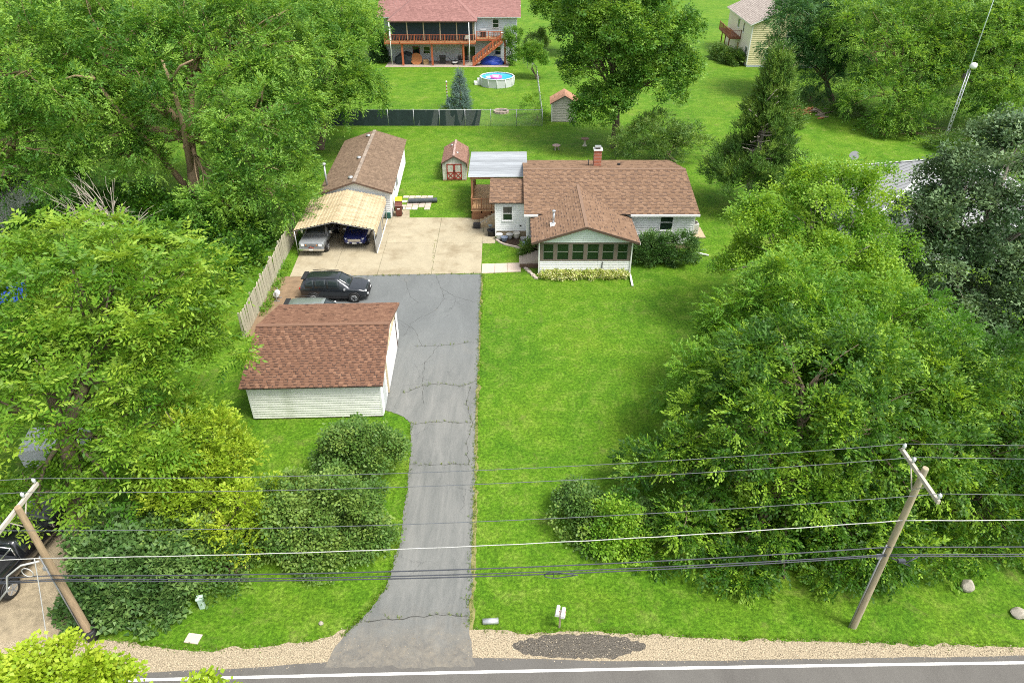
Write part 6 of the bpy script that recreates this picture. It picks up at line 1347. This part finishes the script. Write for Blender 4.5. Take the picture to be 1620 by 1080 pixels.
tree('understory_shrub', 'dark shrub row in the shade below the huge left tree', (-24.5, 51.5, 0), [(-22.0, 49.5, 1.3, 2.4, 2.4, 1.7), (-26, 52, 1.2, 3, 2.4, 1.6), (-31, 53, 1.5, 3.6, 2.6, 2), (-20.4, 46.0, .8, 1.4, 2.6, 1.1), (-36, 50, 1.3, 3.4, 2.6, 1.8), (-30, 48.5, 1.0, 2.6, 2.2, 1.4)], lf_elm, 'maple_far', 1.4, 9, .7, 'x', .1, None, bark, 5, tri=True, cat='shrub', tone=.15, stems=2)
# dead branches
dq = MB(); rsd = np.random.RandomState(9); b0 = at(180, 365, 47.5)
for k in range(16):
    e_ = b0 + Vector((rsd.uniform(-3.4, 3.0), rsd.uniform(-1.2, 1.2), rsd.uniform(1.2, 3.4))); PP = limb(dq, b0 + Vector((rsd.uniform(-.5, .5), 0, rsd.uniform(-.8, 0))), e_, .08, .02, rsd, .05, 5, 5)
    for _ in range(4): limb(dq, PP[rsd.randint(2, 5)], e_ + Vector(rsd.uniform(-.9, .9, 3)), .025, .008, rsd, 0, 3, 4)
dq.tube([(b0.x, b0.y, -.1), (b0.x + .2, b0.y, b0.z * .5), b0], [.22, .17, .1], 8)
dt_ = empty('dead_tree', (b0.x, b0.y, 0), 0, 'bare grey dead branches behind the left walnut crown', 'tree'); me = dq.mesh('bare_branches', bark_grey); me.transform(Matrix.Translation((-b0.x, -b0.y, 0))); link('bare_branches', me, None, dt_)
# --- left foreground
tree('walnut_tree', 'large yellow green walnut with feathery leaves left of the garage', gr(125, 880), [L(180, 465, 26.5, 4.3, 4, 2.7), L(255, 458, 27.5, 2.9, 2.9, 2.2), L(70, 500, 25.5, 4, 3.6, 2.6), L(285, 545, 26, 1.9, 1.9, 1.6), L(225, 575, 24.5, 2.8, 2.8, 2.1), L(120, 600, 23.5, 3.6, 3.2, 2.2), L(25, 630, 22, 3, 2.6, 2.1), L(220, 690, 22.5, 2.7, 2.2, 1.9), L(60, 800, 20, 1.9, 1.8, 1.3), L(185, 770, 20.6, 1.5, 1.4, 1.1)], lf_walnut, 'walnut', .42, 6, .3, 'tuft', .42, (-19.0, 22.0, 4.5), bark, 6, dead=8, tone=.5, tonev=.22, gap=.15, bottom=-.45, bough=0.85, bk=6)
tree('yellow_tree', 'small yellow green tree in front of the garage corner', (-12.0, 21.9, 0), [L(328, 692, 22.8, 1.5, 1.5, 1.3), L(320, 745, 22.2, 2.0, 1.7, 1.4), L(370, 795, 20.7, 1.5, 1.4, 1.2), L(280, 790, 20.9, 1.4, 1.3, 1.2), L(385, 850, 19.7, 1.1, 1.0, 1.0), L(370, 728, 22.2, .9, .9, .9)], lf_yellow, 'small', 1.0, 5, .25, 'up', .12, None, bark, 7, scale=1.3, stems=3, dead=8, tonev=.2, bough=0.45, bk=8)
tree('maple_bush', 'low dark green maple bush at the foot of the left utility pole', (-13.4, 17.6, 0), [L(180, 880, 18.3, 1.8, 1.5, 1.2), L(240, 900, 18.0, 1.7, 1.4, 1.2), L(180, 945, 17.1, 1.6, 1.1, .9), L(250, 955, 17.0, 1.4, 1.0, .8)], lf_mbush, 'maple_big', 1.5, 5, .22, 'x', .08, None, bark, 8, tri=True, scale=1.12, cat='bush', stems=3, bottom=-.8, bough=0.42, bk=9)
tree('lilac_bush', 'green bush between the dark maple bush and the driveway bushes', (-11.2, 18.6, 0), [L(320, 875, 18.9, 1.3, 1.2, 1.0), L(340, 910, 18.2, 1.2, 1.0, .9), L(275, 850, 19.4, 1.2, 1.1, 1.0)], lf_bush, 'lilac', 1.5, 5, .22, 'x', .07, None, bark, 9, cat='bush', stems=3, bottom=-.8, bough=0.42, bk=9)
tree('lilac_bush', 'big rounded bush at the left edge of the lower driveway', (-7.6, 19.6, 0), [L(465, 810, 20.8, 1.5, 1.4, 1.3), L(555, 800, 20.8, 1.5, 1.4, 1.3), L(520, 860, 19.8, 1.9, 1.3, 1.1), L(450, 870, 19.5, 1.1, 1.0, 1.0), L(580, 860, 19.9, .9, .9, .9)], lf_bush, 'lilac', 1.5, 5, .22, 'x', .07, None, bark, 10, cat='bush', stems=3, bottom=-.8, tone=.58, bough=0.42, bk=9)
tree('lilac_bush', 'smaller round bush on the lawn above the big driveway bush', (-6.8, 24.1, 0), [L(545, 720, 24.2, 1.1, 1.0, 1.0), L(590, 712, 24.3, 1.0, 1.0, 1.0), L(565, 700, 24.6, 1.0, 1.0, 1.0)], lf_bush, 'lilac', 1.7, 5, .2, 'x', .06, None, bark, 11, cat='bush', stems=2, bottom=-.8, tone=.45, bough=0.38, bk=9)
tree('young_maple', 'lime green treetop poking in at the bottom left corner', (-9.6, 5.2, 0), [L(95, 1095, 8.5, .95, .9, 1.1), L(15, 1110, 8.3, .9, .9, .8), L(165, 1122, 8.2, .6, .7, .7), L(335, 1112, 7.6, .35, .35, .5), L(200, 1260, 7.2, 1.5, 1.2, 1.2)], lf_lime, 'maple_big', 3.2, 5, .16, 'up', .16, (-9.4, 6.4, 6.0), bark, 12, tone=.6, scale=.62, bough=.26, bk=8)
# --- right foreground
tree('elm_tree', 'massive dark green elm behind the right utility pole', (12.0, 21.8, 0), [L(1270, 610, 23.8, 3.3, 3, 2.4), L(1170, 670, 23, 2.6, 2.6, 2.2), L(1370, 680, 22.6, 3.2, 2.8, 2.5), L(1250, 740, 21.6, 3.4, 2.7, 2.3), L(1085, 770, 21.6, 2.1, 2, 1.8), L(1180, 850, 19.8, 2.6, 1.9, 1.6), L(1330, 830, 20.2, 2.8, 2.1, 2.0), L(1240, 915, 18.0, 1.4, 1.1, 1.0), L(1330, 905, 18.3, 1.3, 1.1, 1.0), L(1150, 905, 18.6, 1.2, 1.0, .9), L(1410, 880, 19.2, 1.6, 1.4, 1.3), L(1080, 860, 20.0, 1.7, 1.5, 1.3)], lf_elm, 'elm', .47, 5, .3, 'droop', .4, (12.5, 22, 3.5), bark, 13, dead=8, tips=.2, flat=.8, tone=.42, tonev=0.24, bottom=-.7, gap=.2, bough=0.8, bk=13)
tree('elm_tree', 'dark green elm at the right edge of the picture beside the pole', (20.5, 22.8, 0), [L(1520, 690, 23.4, 3.1, 2.8, 2.4), L(1595, 630, 25.5, 3.2, 2.8, 2.4), L(1560, 790, 21.6, 3.0, 2.4, 2.2), L(1510, 880, 19.8, 2.0, 1.6, 1.5), L(1605, 870, 20.4, 2.2, 1.8, 1.7), L(1560, 905, 19.0, 1.7, 1.2, 1.0), L(1475, 915, 18.8, 1.3, 1.0, .9), L(1610, 915, 19.0, 1.4, 1.1, .9), L(1480, 640, 25, 2.2, 2.2, 2)], lf_elm, 'elm', .6, 5, .3, 'droop', .35, None, bark, 14, tri=True, scale=1.12, tips=.2, flat=.8, tone=.46, tonev=0.24, bottom=-.7, gap=.2, bough=0.8, bk=13)
tree('elm_tree', 'bright green elm behind the massive one, right of the lawn', (15.5, 29.5, 0), [L(1200, 530, 29.5, 2.8, 2.5, 2.2), L(1310, 530, 29, 3.0, 2.7, 2.3), L(1420, 540, 29, 3.0, 2.7, 2.3), L(1260, 470, 31, 2.6, 2.4, 2), L(1130, 600, 27, 2.0, 2, 1.7), L(1370, 600, 27, 2.6, 2.4, 2.0), L(1460, 600, 27.5, 2.2, 2.2, 1.8)], lf_light, 'elm', .6, 5, .3, 'droop', .32, None, bark, 15, tri=True, scale=1.1, tone=.42, tonev=0.24, gap=.2, bough=0.8, bk=12)
tree('box_elder', 'airy light green tree in front of the white house', (19.0, 37.5, 0), [L(1330, 312, 38.5, 2.5, 2.4, 2.2), L(1380, 300, 39, 1.2, 1.3, 1.1), L(1300, 288, 40, 1.9, 1.6, 1.5), L(1280, 350, 38, 2.6, 2.4, 2.2), L(1240, 420, 36.5, 2.7, 2.4, 2.2), L(1320, 420, 36, 2.5, 2.4, 2.2), L(1395, 370, 38, 1.5, 1.5, 1.4), L(1395, 455, 35, 1.8, 1.7, 1.5), L(1205, 350, 38.5, 1.6, 1.6, 1.5)], lf_light, 'lilac', .55, 5, .3, 'x', .28, None, bark_grey, 16, tri=True, scale=1.35, tone=.62, tonev=.22, gap=.6, dead=14, amp=.4, bough=0.75, bk=11)
tree('dark_maple', 'dark silvery green maple against the white house at right', (28.5, 39.5, 0), [L(1597, 258, 42, 3.5, 3.2, 2.8), L(1530, 290, 41.5, 1.9, 1.8, 1.6), L(1478, 335, 40, 1.5, 1.4, 1.3), L(1528, 352, 40.5, 2.7, 2.6, 2.3), L(1590, 380, 39, 3.6, 3.2, 2.8), L(1500, 430, 38, 2.9, 2.6, 2.3), L(1580, 490, 37, 3.0, 2.7, 2.3), L(1480, 500, 36.5, 2.2, 2.0, 1.8), L(1540, 560, 35, 2.2, 2, 1.7)], lf_dark, 'maple', .55, 4, .3, 'x', .35, None, bark_grey, 17, tri=True, scale=1.12, tone=.55, tonev=.22, gap=.65, amp=.38, dead=8, bough=0.8, bk=11)
tree('round_bush', 'rounded dark bush on the lawn left of the massive elm', (3.7, 20.4, 0), [L(925, 815, 21.2, 1.15, 1.1, 1.1), L(960, 870, 20.2, 1.5, 1.2, 1.0), L(1000, 840, 20.8, 1.2, 1.1, 1.2)], lf_bush, 'lilac', 1.7, 5, .2, 'x', .07, None, bark, 18, cat='bush', stems=2, bottom=-.8, tone=.3, bough=0.38, bk=9)
tree('lime_vine_bush', 'lime green leafy vine growing over the rounded dark bush', (4.0, 19.6, 0), [L(975, 815, 20.5, .85, .7, .8), L(1000, 860, 19.7, .7, .6, .7), L(960, 855, 19.6, .6, .55, .6)], lf_light, 'lilac', 4.2, 12, .32, 'x', .05, None, bark, 19, cat='bush', tone=.7, bottom=-.5)
# --- middle and back
tree('maple_tree', 'large round maple with bare trunk behind the house', gr(972, 233), [L(978, 60, 75.5, 4.4, 4.4, 4), L(940, 100, 74.5, 3.0, 3.1, 2.8), L(1038, 60, 75.5, 3.2, 3.2, 3), L(1030, 130, 74, 3.0, 2.8, 2.4), L(918, 45, 76.5, 2.6, 2.7, 2.5), L(960, 5, 77, 4.4, 4.2, 3.4), L(955, 160, 73, 2.2, 2.0, 1.7), L(940, 165, 73.5, 1.9, 2, 1.6), L(1066, 110, 75, 1.8, 1.8, 1.7)], lf_bright, 'maple_far', .55, 4, .35, 'x', .45, (11.2, 75, 4.6), bark, 20, tone=.5, tonev=0.24, gap=.35, amp=.3, flat=.85, tips=.16, scale=.85, tri=True, bough=0.95, bk=11)
tree('back_shrub', 'wide dark shrub clump behind the right end of the house', (16.5, 69.5, 0), [L(1010, 225, 69.5, 2.1, 1.9, 1.8), L(1070, 228, 69.5, 2.2, 1.9, 1.7), L(1040, 212, 71, 2.2, 2, 1.8), L(1100, 222, 70.5, 1.4, 1.4, 1.3)], lf_bush, 'elm_far', .9, 4, .3, 'up', .1, None, bark, 21, cat='shrub', stems=3, tone=.45, bottom=-.8, tri=True, scale=.7, bough=0.6, bk=9)
tree('yew_bush', 'dense dark yew bush against the house right of the porch', (11.6, 47.2, 0), [L(1028, 398, 47.2, 1.35, 1.2, 1.0), L(1072, 396, 47.3, 1.4, 1.2, 1.0), L(1048, 390, 47.9, 1.4, 1.1, .95)], lf_yew, 'small', 5, 16, .4, 'up', .08, None, bark, 22, cat='bush', stems=3, bottom=-.9, tone=.5, scale=1.1)
tree('honey_locust', 'weeping blue green locust beside the yellow house', gr(1318, 165), [L(1275, 22, 99, 4.2, 4, 3.3), L(1320, 45, 97, 4, 3.6, 3.2), L(1252, 82, 96, 2.6, 2.5, 2.4), L(1290, 105, 95, 3.4, 3, 2.4), L(1345, 100, 95, 2.8, 2.6, 2.3), L(1280, 160, 93, 2.4, 2, 1.6)], lf_blue, 'elm_far', .42, 5, .4, 'droop', .38, None, bark, 23, tri=True, tone=.5, tonev=.2, gap=.25, bough=1.1, bk=11)
tree('walnut_tree', 'big green tree with forked trunk left of the radio mast', gr(1445, 212), [L(1400, 70, 87, 4.4, 4, 3.6), L(1450, 110, 84, 3.8, 3.5, 3.2), L(1400, 150, 82, 3.2, 3, 2.7), L(1470, 40, 88, 4.2, 4, 3.6), L(1400, 215, 79, 2.6, 2.3, 2), L(1440, 170, 80, 2.6, 2.3, 2.2), L(1350, 40, 92, 3.2, 3, 2.6)], lf_bright, 'elm_far', .42, 5, .4, 'droop', .45, None, bark_tan, 24, tri=True, tone=.6, tonev=.26, flat=.9, tips=.16, gap=.5, bough=1.15, bk=11)
tree('walnut_tree', 'green tree right of the radio mast at the upper right edge', (57, 80, 0), [L(1560, 60, 84, 4.2, 4, 3.6), L(1600, 110, 81, 4, 3.6, 3.2), L(1580, 160, 78, 3.2, 3, 2.6), L(1530, 130, 81, 3, 2.8, 2.4), L(1620, 40, 86, 4.5, 4, 3.8), L(1510, 70, 86, 3.0, 3, 2.6)], lf_bright, 'elm_far', .42, 5, .4, 'droop', .4, None, bark, 25, tri=True, tone=.55, tonev=.26, flat=.9, tips=.16, gap=.5, bough=1.15, bk=11)
tree('maple_tree', 'dark background trees along the top right edge', (62, 112, 0), [L(1440, -10, 108, 7, 6, 5), L(1540, -5, 104, 7, 6, 5), L(1620, 0, 102, 7, 6, 5), L(1350, -10, 115, 6, 6, 4.5), L(1600, 70, 98, 5, 4, 4)], lf_elm, 'elm_far', .16, 4, .5, 'droop', .4, None, bark, 26, tri=True, scale=1.4, tone=.45, bough=1.5, bk=10)
tree('understory_shrub', 'dark shrubs in the shade under the locust and walnut', (44, 86, 0), [L(1335, 182, 88, 2.2, 1.8, 1.5), L(1385, 235, 78, 1.6, 1.4, 1.2), L(1500, 235, 74, 2.5, 1.8, 1.3), L(1560, 225, 75, 3, 2, 1.6), L(1600, 240, 70, 2.6, 2, 1.5)], lf_bush, 'elm_far', 1.8, 11, .6, 'x', .08, None, bark, 27, tri=True, cat='shrub', tone=.35, stems=2)
tree('small_tree', 'small round topped tree by the fence right of the pool', gr(848, 125), [L(830, 88, 107, 1.5, 1.4, 1.1), L(850, 92, 107, 1.4, 1.4, 1.2), L(842, 80, 107.5, 1.5, 1.4, 1.1)], lf_bright, 'maple_far', 3.0, 12, .5, 'up', .09, None, bark, 28, tri=True, scale=.6, stems=3, tone=.55)
tree('climbing_vine', 'leafy vine column at the right end of the red deck', (.1, 116.2, 0), [(.0, 116.0, 1.2, .7, .6, 1.3), (.1, 116.0, 3.2, .9, .8, 1.4), (.1, 116.2, 4.6, 1.3, 1.0, .9)], lf_bright, 'maple_far', 3.5, 11, .4, 'x', .05, None, bark, 29, tri=True, scale=.55, cat='vine')
tree('fence_shrub', 'airy pale shrub at the inner fence corner behind the shed', gr(846, 190), [L(842, 165, 86.5, 1.3, 1.2, 1.3), L(850, 185, 84, 1.0, .9, .9)], lf_light, 'elm_far', 2.5, 10, .5, 'up', .06, None, bark, 30, tri=True, scale=.6, cat='shrub', stems=2, gap=.4)
tree('house_shrub', 'dark shrub at the corner of the yellow house', (35.3, 118.0, 0), [(35.4, 118, .9, 1.8, 1.6, 1.2), (36.3, 116, .8, 1.2, 1.2, 1.0), (34.8, 121, .9, 1.6, 1.8, 1.2)], lf_bush, 'maple_far', 2.6, 11, .5, 'x', .06, None, bark, 31, tri=True, scale=.7, cat='shrub', stems=2)
tree('lawn_shrub', 'shrub beyond the right side of the red deck house', (4.6, 128, 0), [(4.3, 128, 1.5, 1.8, 1.6, 1.6), (3.6, 125, 1.0, 1.1, 1.1, 1.1)], lf_bush, 'maple_far', 2.2, 10, .5, 'x', .06, None, bark, 32, tri=True, scale=.8, cat='shrub', stems=2)
tree('distant_tree', 'dark tree at the top edge behind the round maple', (12, 128, 0), [L(870, 0, 128, 3.4, 3, 3), L(905, 10, 124, 3, 3, 2.8)], lf_elm, 'maple_far', 1.6, 9, .8, 'x', .2, None, bark, 33, tri=True, cat='tree')
tree('wing_bush', 'small green shrub beside the porch steps', gr(838, 402), [(1.35, 48.3, .55, .45, .45, .45), (1.1, 47.9, .35, .35, .3, .35)], lf_bush, 'small', 7, 12, .2, 'up', .03, None, bark, 34, cat='shrub', bottom=-.8)
# porch plants behind the glass
tree('house_plant', 'leafy green plant behind the right porch glass', (7.9, 45.9, .5), [(7.9, 45.9, 1.35, .5, .35, .45), (6.9, 45.9, 1.25, .4, .3, .3)], lf_light, 'small', 9, 10, .2, 'up', .03, None, bark, 35, cat='plant')
def conifer(name, label, base, Ht, Rb, mat, style, n, ns, crad, seed, power=.8, low=.06, scale=1.0, whorl=None, gap=.0, sag=0., tone=.5, barkm=None, lean=(0, 0), tri=False, dead=0, tonev=.16, cat='tree', topw=None):
    rs = np.random.RandomState(seed); h = low + (1 - low) * (1 - np.sqrt(rs.rand(n))) * 1.0
    if whorl: h = np.clip(np.round(h * whorl) / whorl + rs.normal(0, .12 / whorl, n), low, .99)
    a = rs.uniform(0, 2 * np.pi, n); rad = Rb * (1 - h) ** power
    lumpv = 1 + .38 * np.sin(3 * a + 9 * h + seed) * np.sin(5 * h * 3 + 2 * a) + .12 * rs.normal(0, 1, n)
    r = rad * lumpv * np.where(rs.rand(n) < .65, rs.uniform(.8, 1.0, n), rs.uniform(.3, .85, n))
    C = np.stack([r * np.cos(a) + lean[0] * h, r * np.sin(a) + lean[1] * h, h * Ht - sag * r], 1); C[:, 2] = np.maximum(C[:, 2], .15)
    if gap: g = np.sin(C[:, 0] * 1.7) + np.sin(C[:, 1] * 1.9 + 1) + np.sin(C[:, 2] * 1.4 + 2); k = (g > -1.6 + gap); C, a, h = C[k], a[k], h[k]
    O = np.stack([np.cos(a), np.sin(a), .25 + .9 * h], 1); O /= np.linalg.norm(O, axis=1, keepdims=True)
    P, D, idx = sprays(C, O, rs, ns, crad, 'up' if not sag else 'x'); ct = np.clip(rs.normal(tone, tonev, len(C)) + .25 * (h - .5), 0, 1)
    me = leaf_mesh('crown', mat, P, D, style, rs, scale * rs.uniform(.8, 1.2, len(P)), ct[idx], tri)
    mb = MB(); mb.tube([(0, 0, -.1), (0, 0, .3), (lean[0] * .5, lean[1] * .5, Ht * .5), (lean[0], lean[1], Ht * .97)], [Rb * .09 + .06, Rb * .07 + .04, Rb * .045 + .02, .02], 8)
    for q in rs.choice(len(C), min(len(C), 60 + dead * 2), replace=False): limb(mb, (lean[0] * h[q], lean[1] * h[q], max(.2, C[q][2] - .3)), C[q] * np.array([.95, .95, 1]), .03 * scale + .01, .008, rs, 0, 3, 4)
    if dead:
        for k in range(dead):
            hh = rs.uniform(.2, .72); aa = rs.uniform(-2.6, -.4); rr = Rb * (1 - hh) ** power; e_ = Vector((rr * .98 * math.cos(aa), rr * .98 * math.sin(aa), hh * Ht + rs.uniform(.2, 1.0))); limb(mb, (0, 0, hh * Ht - .3), e_, .09, .025, rs, -.06, 5, 6)
    root = empty(name, base, 0, label, cat); link('trunk', mb.mesh('trunk', barkm or bark), None, root); c_ = link('crown', me, None, root); c_['kind'] = 'stuff'; TRIS[0] += len(me.polygons) * (1 if tri else 2)
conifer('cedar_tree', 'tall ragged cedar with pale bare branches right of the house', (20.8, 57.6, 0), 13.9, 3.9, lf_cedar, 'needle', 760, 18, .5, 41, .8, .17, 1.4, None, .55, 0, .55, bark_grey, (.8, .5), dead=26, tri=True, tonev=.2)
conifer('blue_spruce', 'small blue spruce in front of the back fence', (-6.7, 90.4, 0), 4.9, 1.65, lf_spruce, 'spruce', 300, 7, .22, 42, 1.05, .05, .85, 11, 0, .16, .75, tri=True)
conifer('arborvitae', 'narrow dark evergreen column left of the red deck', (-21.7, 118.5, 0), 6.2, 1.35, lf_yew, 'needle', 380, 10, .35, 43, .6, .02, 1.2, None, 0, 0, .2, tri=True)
# stump and roots at cedar foot
rock('tree_stump', 'pale weathered stump at the foot of the ragged cedar', (21.5, 57.2, .55), (.75, .6, .8), pmat('stump wood', (.30, .23, .16), .9, .4, 6, .5, 12, stretch=(3, 3, .5)), 12, 'stump')
# ------------------------------------------------------------------ low plants scattered as one mass each
def scatter(name, label, cat, pts, mat, style, scale, seed, ns=3, tone=.5, up=.8, jit=.05):
    rs = np.random.RandomState(seed); Pq = np.repeat(np.array(pts, float), ns, 0); n = len(Pq); Pq[:, :2] += rs.normal(0, jit, (n, 2)); D = rs.normal(0, .6, (n, 3)); D[:, 2] = np.abs(D[:, 2]) + up
    me = leaf_mesh(name, mat, Pq, D, style, rs, scale * rs.uniform(.6, 1.3, n), np.clip(rs.normal(tone, .2, n), 0, 1)); o_ = link(name, me); tag(o_, label, cat, kind='stuff'); TRIS[0] += len(me.polygons) * 2
rsx = np.random.RandomState(77)
hp = [(rsx.uniform(2.1, 8.45), 44.9 - abs(rsx.normal(0, .42)) * (1 if rsx.rand() < .9 else .5), rsx.uniform(.05, .28)) for _ in range(330)]
hp = [p for p in hp if p[1] > 43.95]
scatter('hosta_bed', 'row of variegated yellow green foliage along the porch front', 'plants', hp, lf_hosta, 'lilac', .85, 3, 5, .5, .5, .08)
lf_weed = leafmat('weed', [(0, (.08, .15, .015)), (.5, (.14, .21, .02)), (1, (.26, .27, .06))], .3)
scatter('crack_weeds', 'tufts of weeds growing in the driveway cracks', 'weeds', weedpts, lf_weed, 'box', .48, 4, 3, .5, .6, .04)
vp = []
for k in range(900):
    y = rsx.uniform(15.9, 45); x = -1.66 - (y - 15.7) * .0205 + rsx.normal(.02, .07); vp.append((x, y, .01))
for (a, b) in (((-5.44, 28.1), (-5.1, 24.7)), ((-5.1, 24.7), (-4.91, 20)), ((-4.91, 20), (-5.2, 17.7)), ((-5.2, 17.7), (-5.87, 16.4)), ((-5.87, 16.4), (-6.45, 15.6))):
    for k in range(90): t = rsx.rand(); vp.append((a[0] + (b[0] - a[0]) * t + rsx.normal(-.03, .05), a[1] + (b[1] - a[1]) * t, .01))
for k in range(700):
    x = rsx.uniform(-15, 19.5); xs_ = [g[0] for g in gp]; y = float(np.interp(x, xs_, [g[1] for g in gp])); 
    if not -6.8 < x < -1.3: vp.append((x, y + rsx.normal(.04, .07), .01))
scatter('edge_grass', 'ragged grass tufts along the driveway edges', 'grass', vp, leafmat('edge grass blade', [(0, (.07, .18, .008)), (.6, (.12, .22, .01)), (1, (.28, .28, .08))], .3), 'box', .42, 5, 2, .45, .7, .05)
fpnt = [(-16.9 + (y - 36.4) * -.048 + rsx.uniform(.05, .55), y, .02) for y in rsx.uniform(39, 47, 130)]
scatter('fence_weeds', 'weeds growing along the wooden fence foot', 'weeds', fpnt, lf_light, 'small', .8, 6, 3, .5, .6, .1)
print('LEAF TRIS', TRIS[0])

# loose stones on the gravel shoulder and driveway mouth
sv, sf = [], []
for k in range(3200):
    x = rsx.uniform(-18.5, 19.5); y1 = float(np.interp(x, [g[0] for g in gp], [g[1] for g in gp])); y0 = roadline(x) + edge_off(x) - .1; y = rsx.uniform(y0, y1 + .08)
    if -6.2 < x < -1.8 and rsx.rand() < .8: continue
    s_ = rsx.uniform(.01, .028); b_ = len(sv); a_ = rsx.uniform(0, 6.28)
    for t in range(4): sv.append((x + s_ * math.cos(a_ + t * 1.57) * rsx.uniform(.7, 1.2), y + s_ * math.sin(a_ + t * 1.57) * rsx.uniform(.7, 1.2), .012))
    sv.append((x + rsx.normal(0, s_ * .2), y, .012 + s_ * rsx.uniform(.6, 1.1))); sf += [(b_ + t, b_ + (t + 1) % 4, b_ + 4) for t in range(4)]
me = bpy.data.meshes.new('shoulder_stones'); me.from_pydata(sv, [], sf); a_ = me.attributes.new('tone', 'FLOAT', 'FACE'); a_.data.foreach_set('value', np.repeat(rsx.rand(len(sf) // 4), 4).astype(np.float32))
me.materials.append(rampmat('loose stone', [(0, (.18, .15, .11)), (.5, (.32, .265, .185)), (1, (.45, .40, .31))], 'tone', .9, .2, 8)); tag(link('shoulder_stones', me), 'loose pale stones scattered on the gravel shoulder', 'stones', kind='stuff')
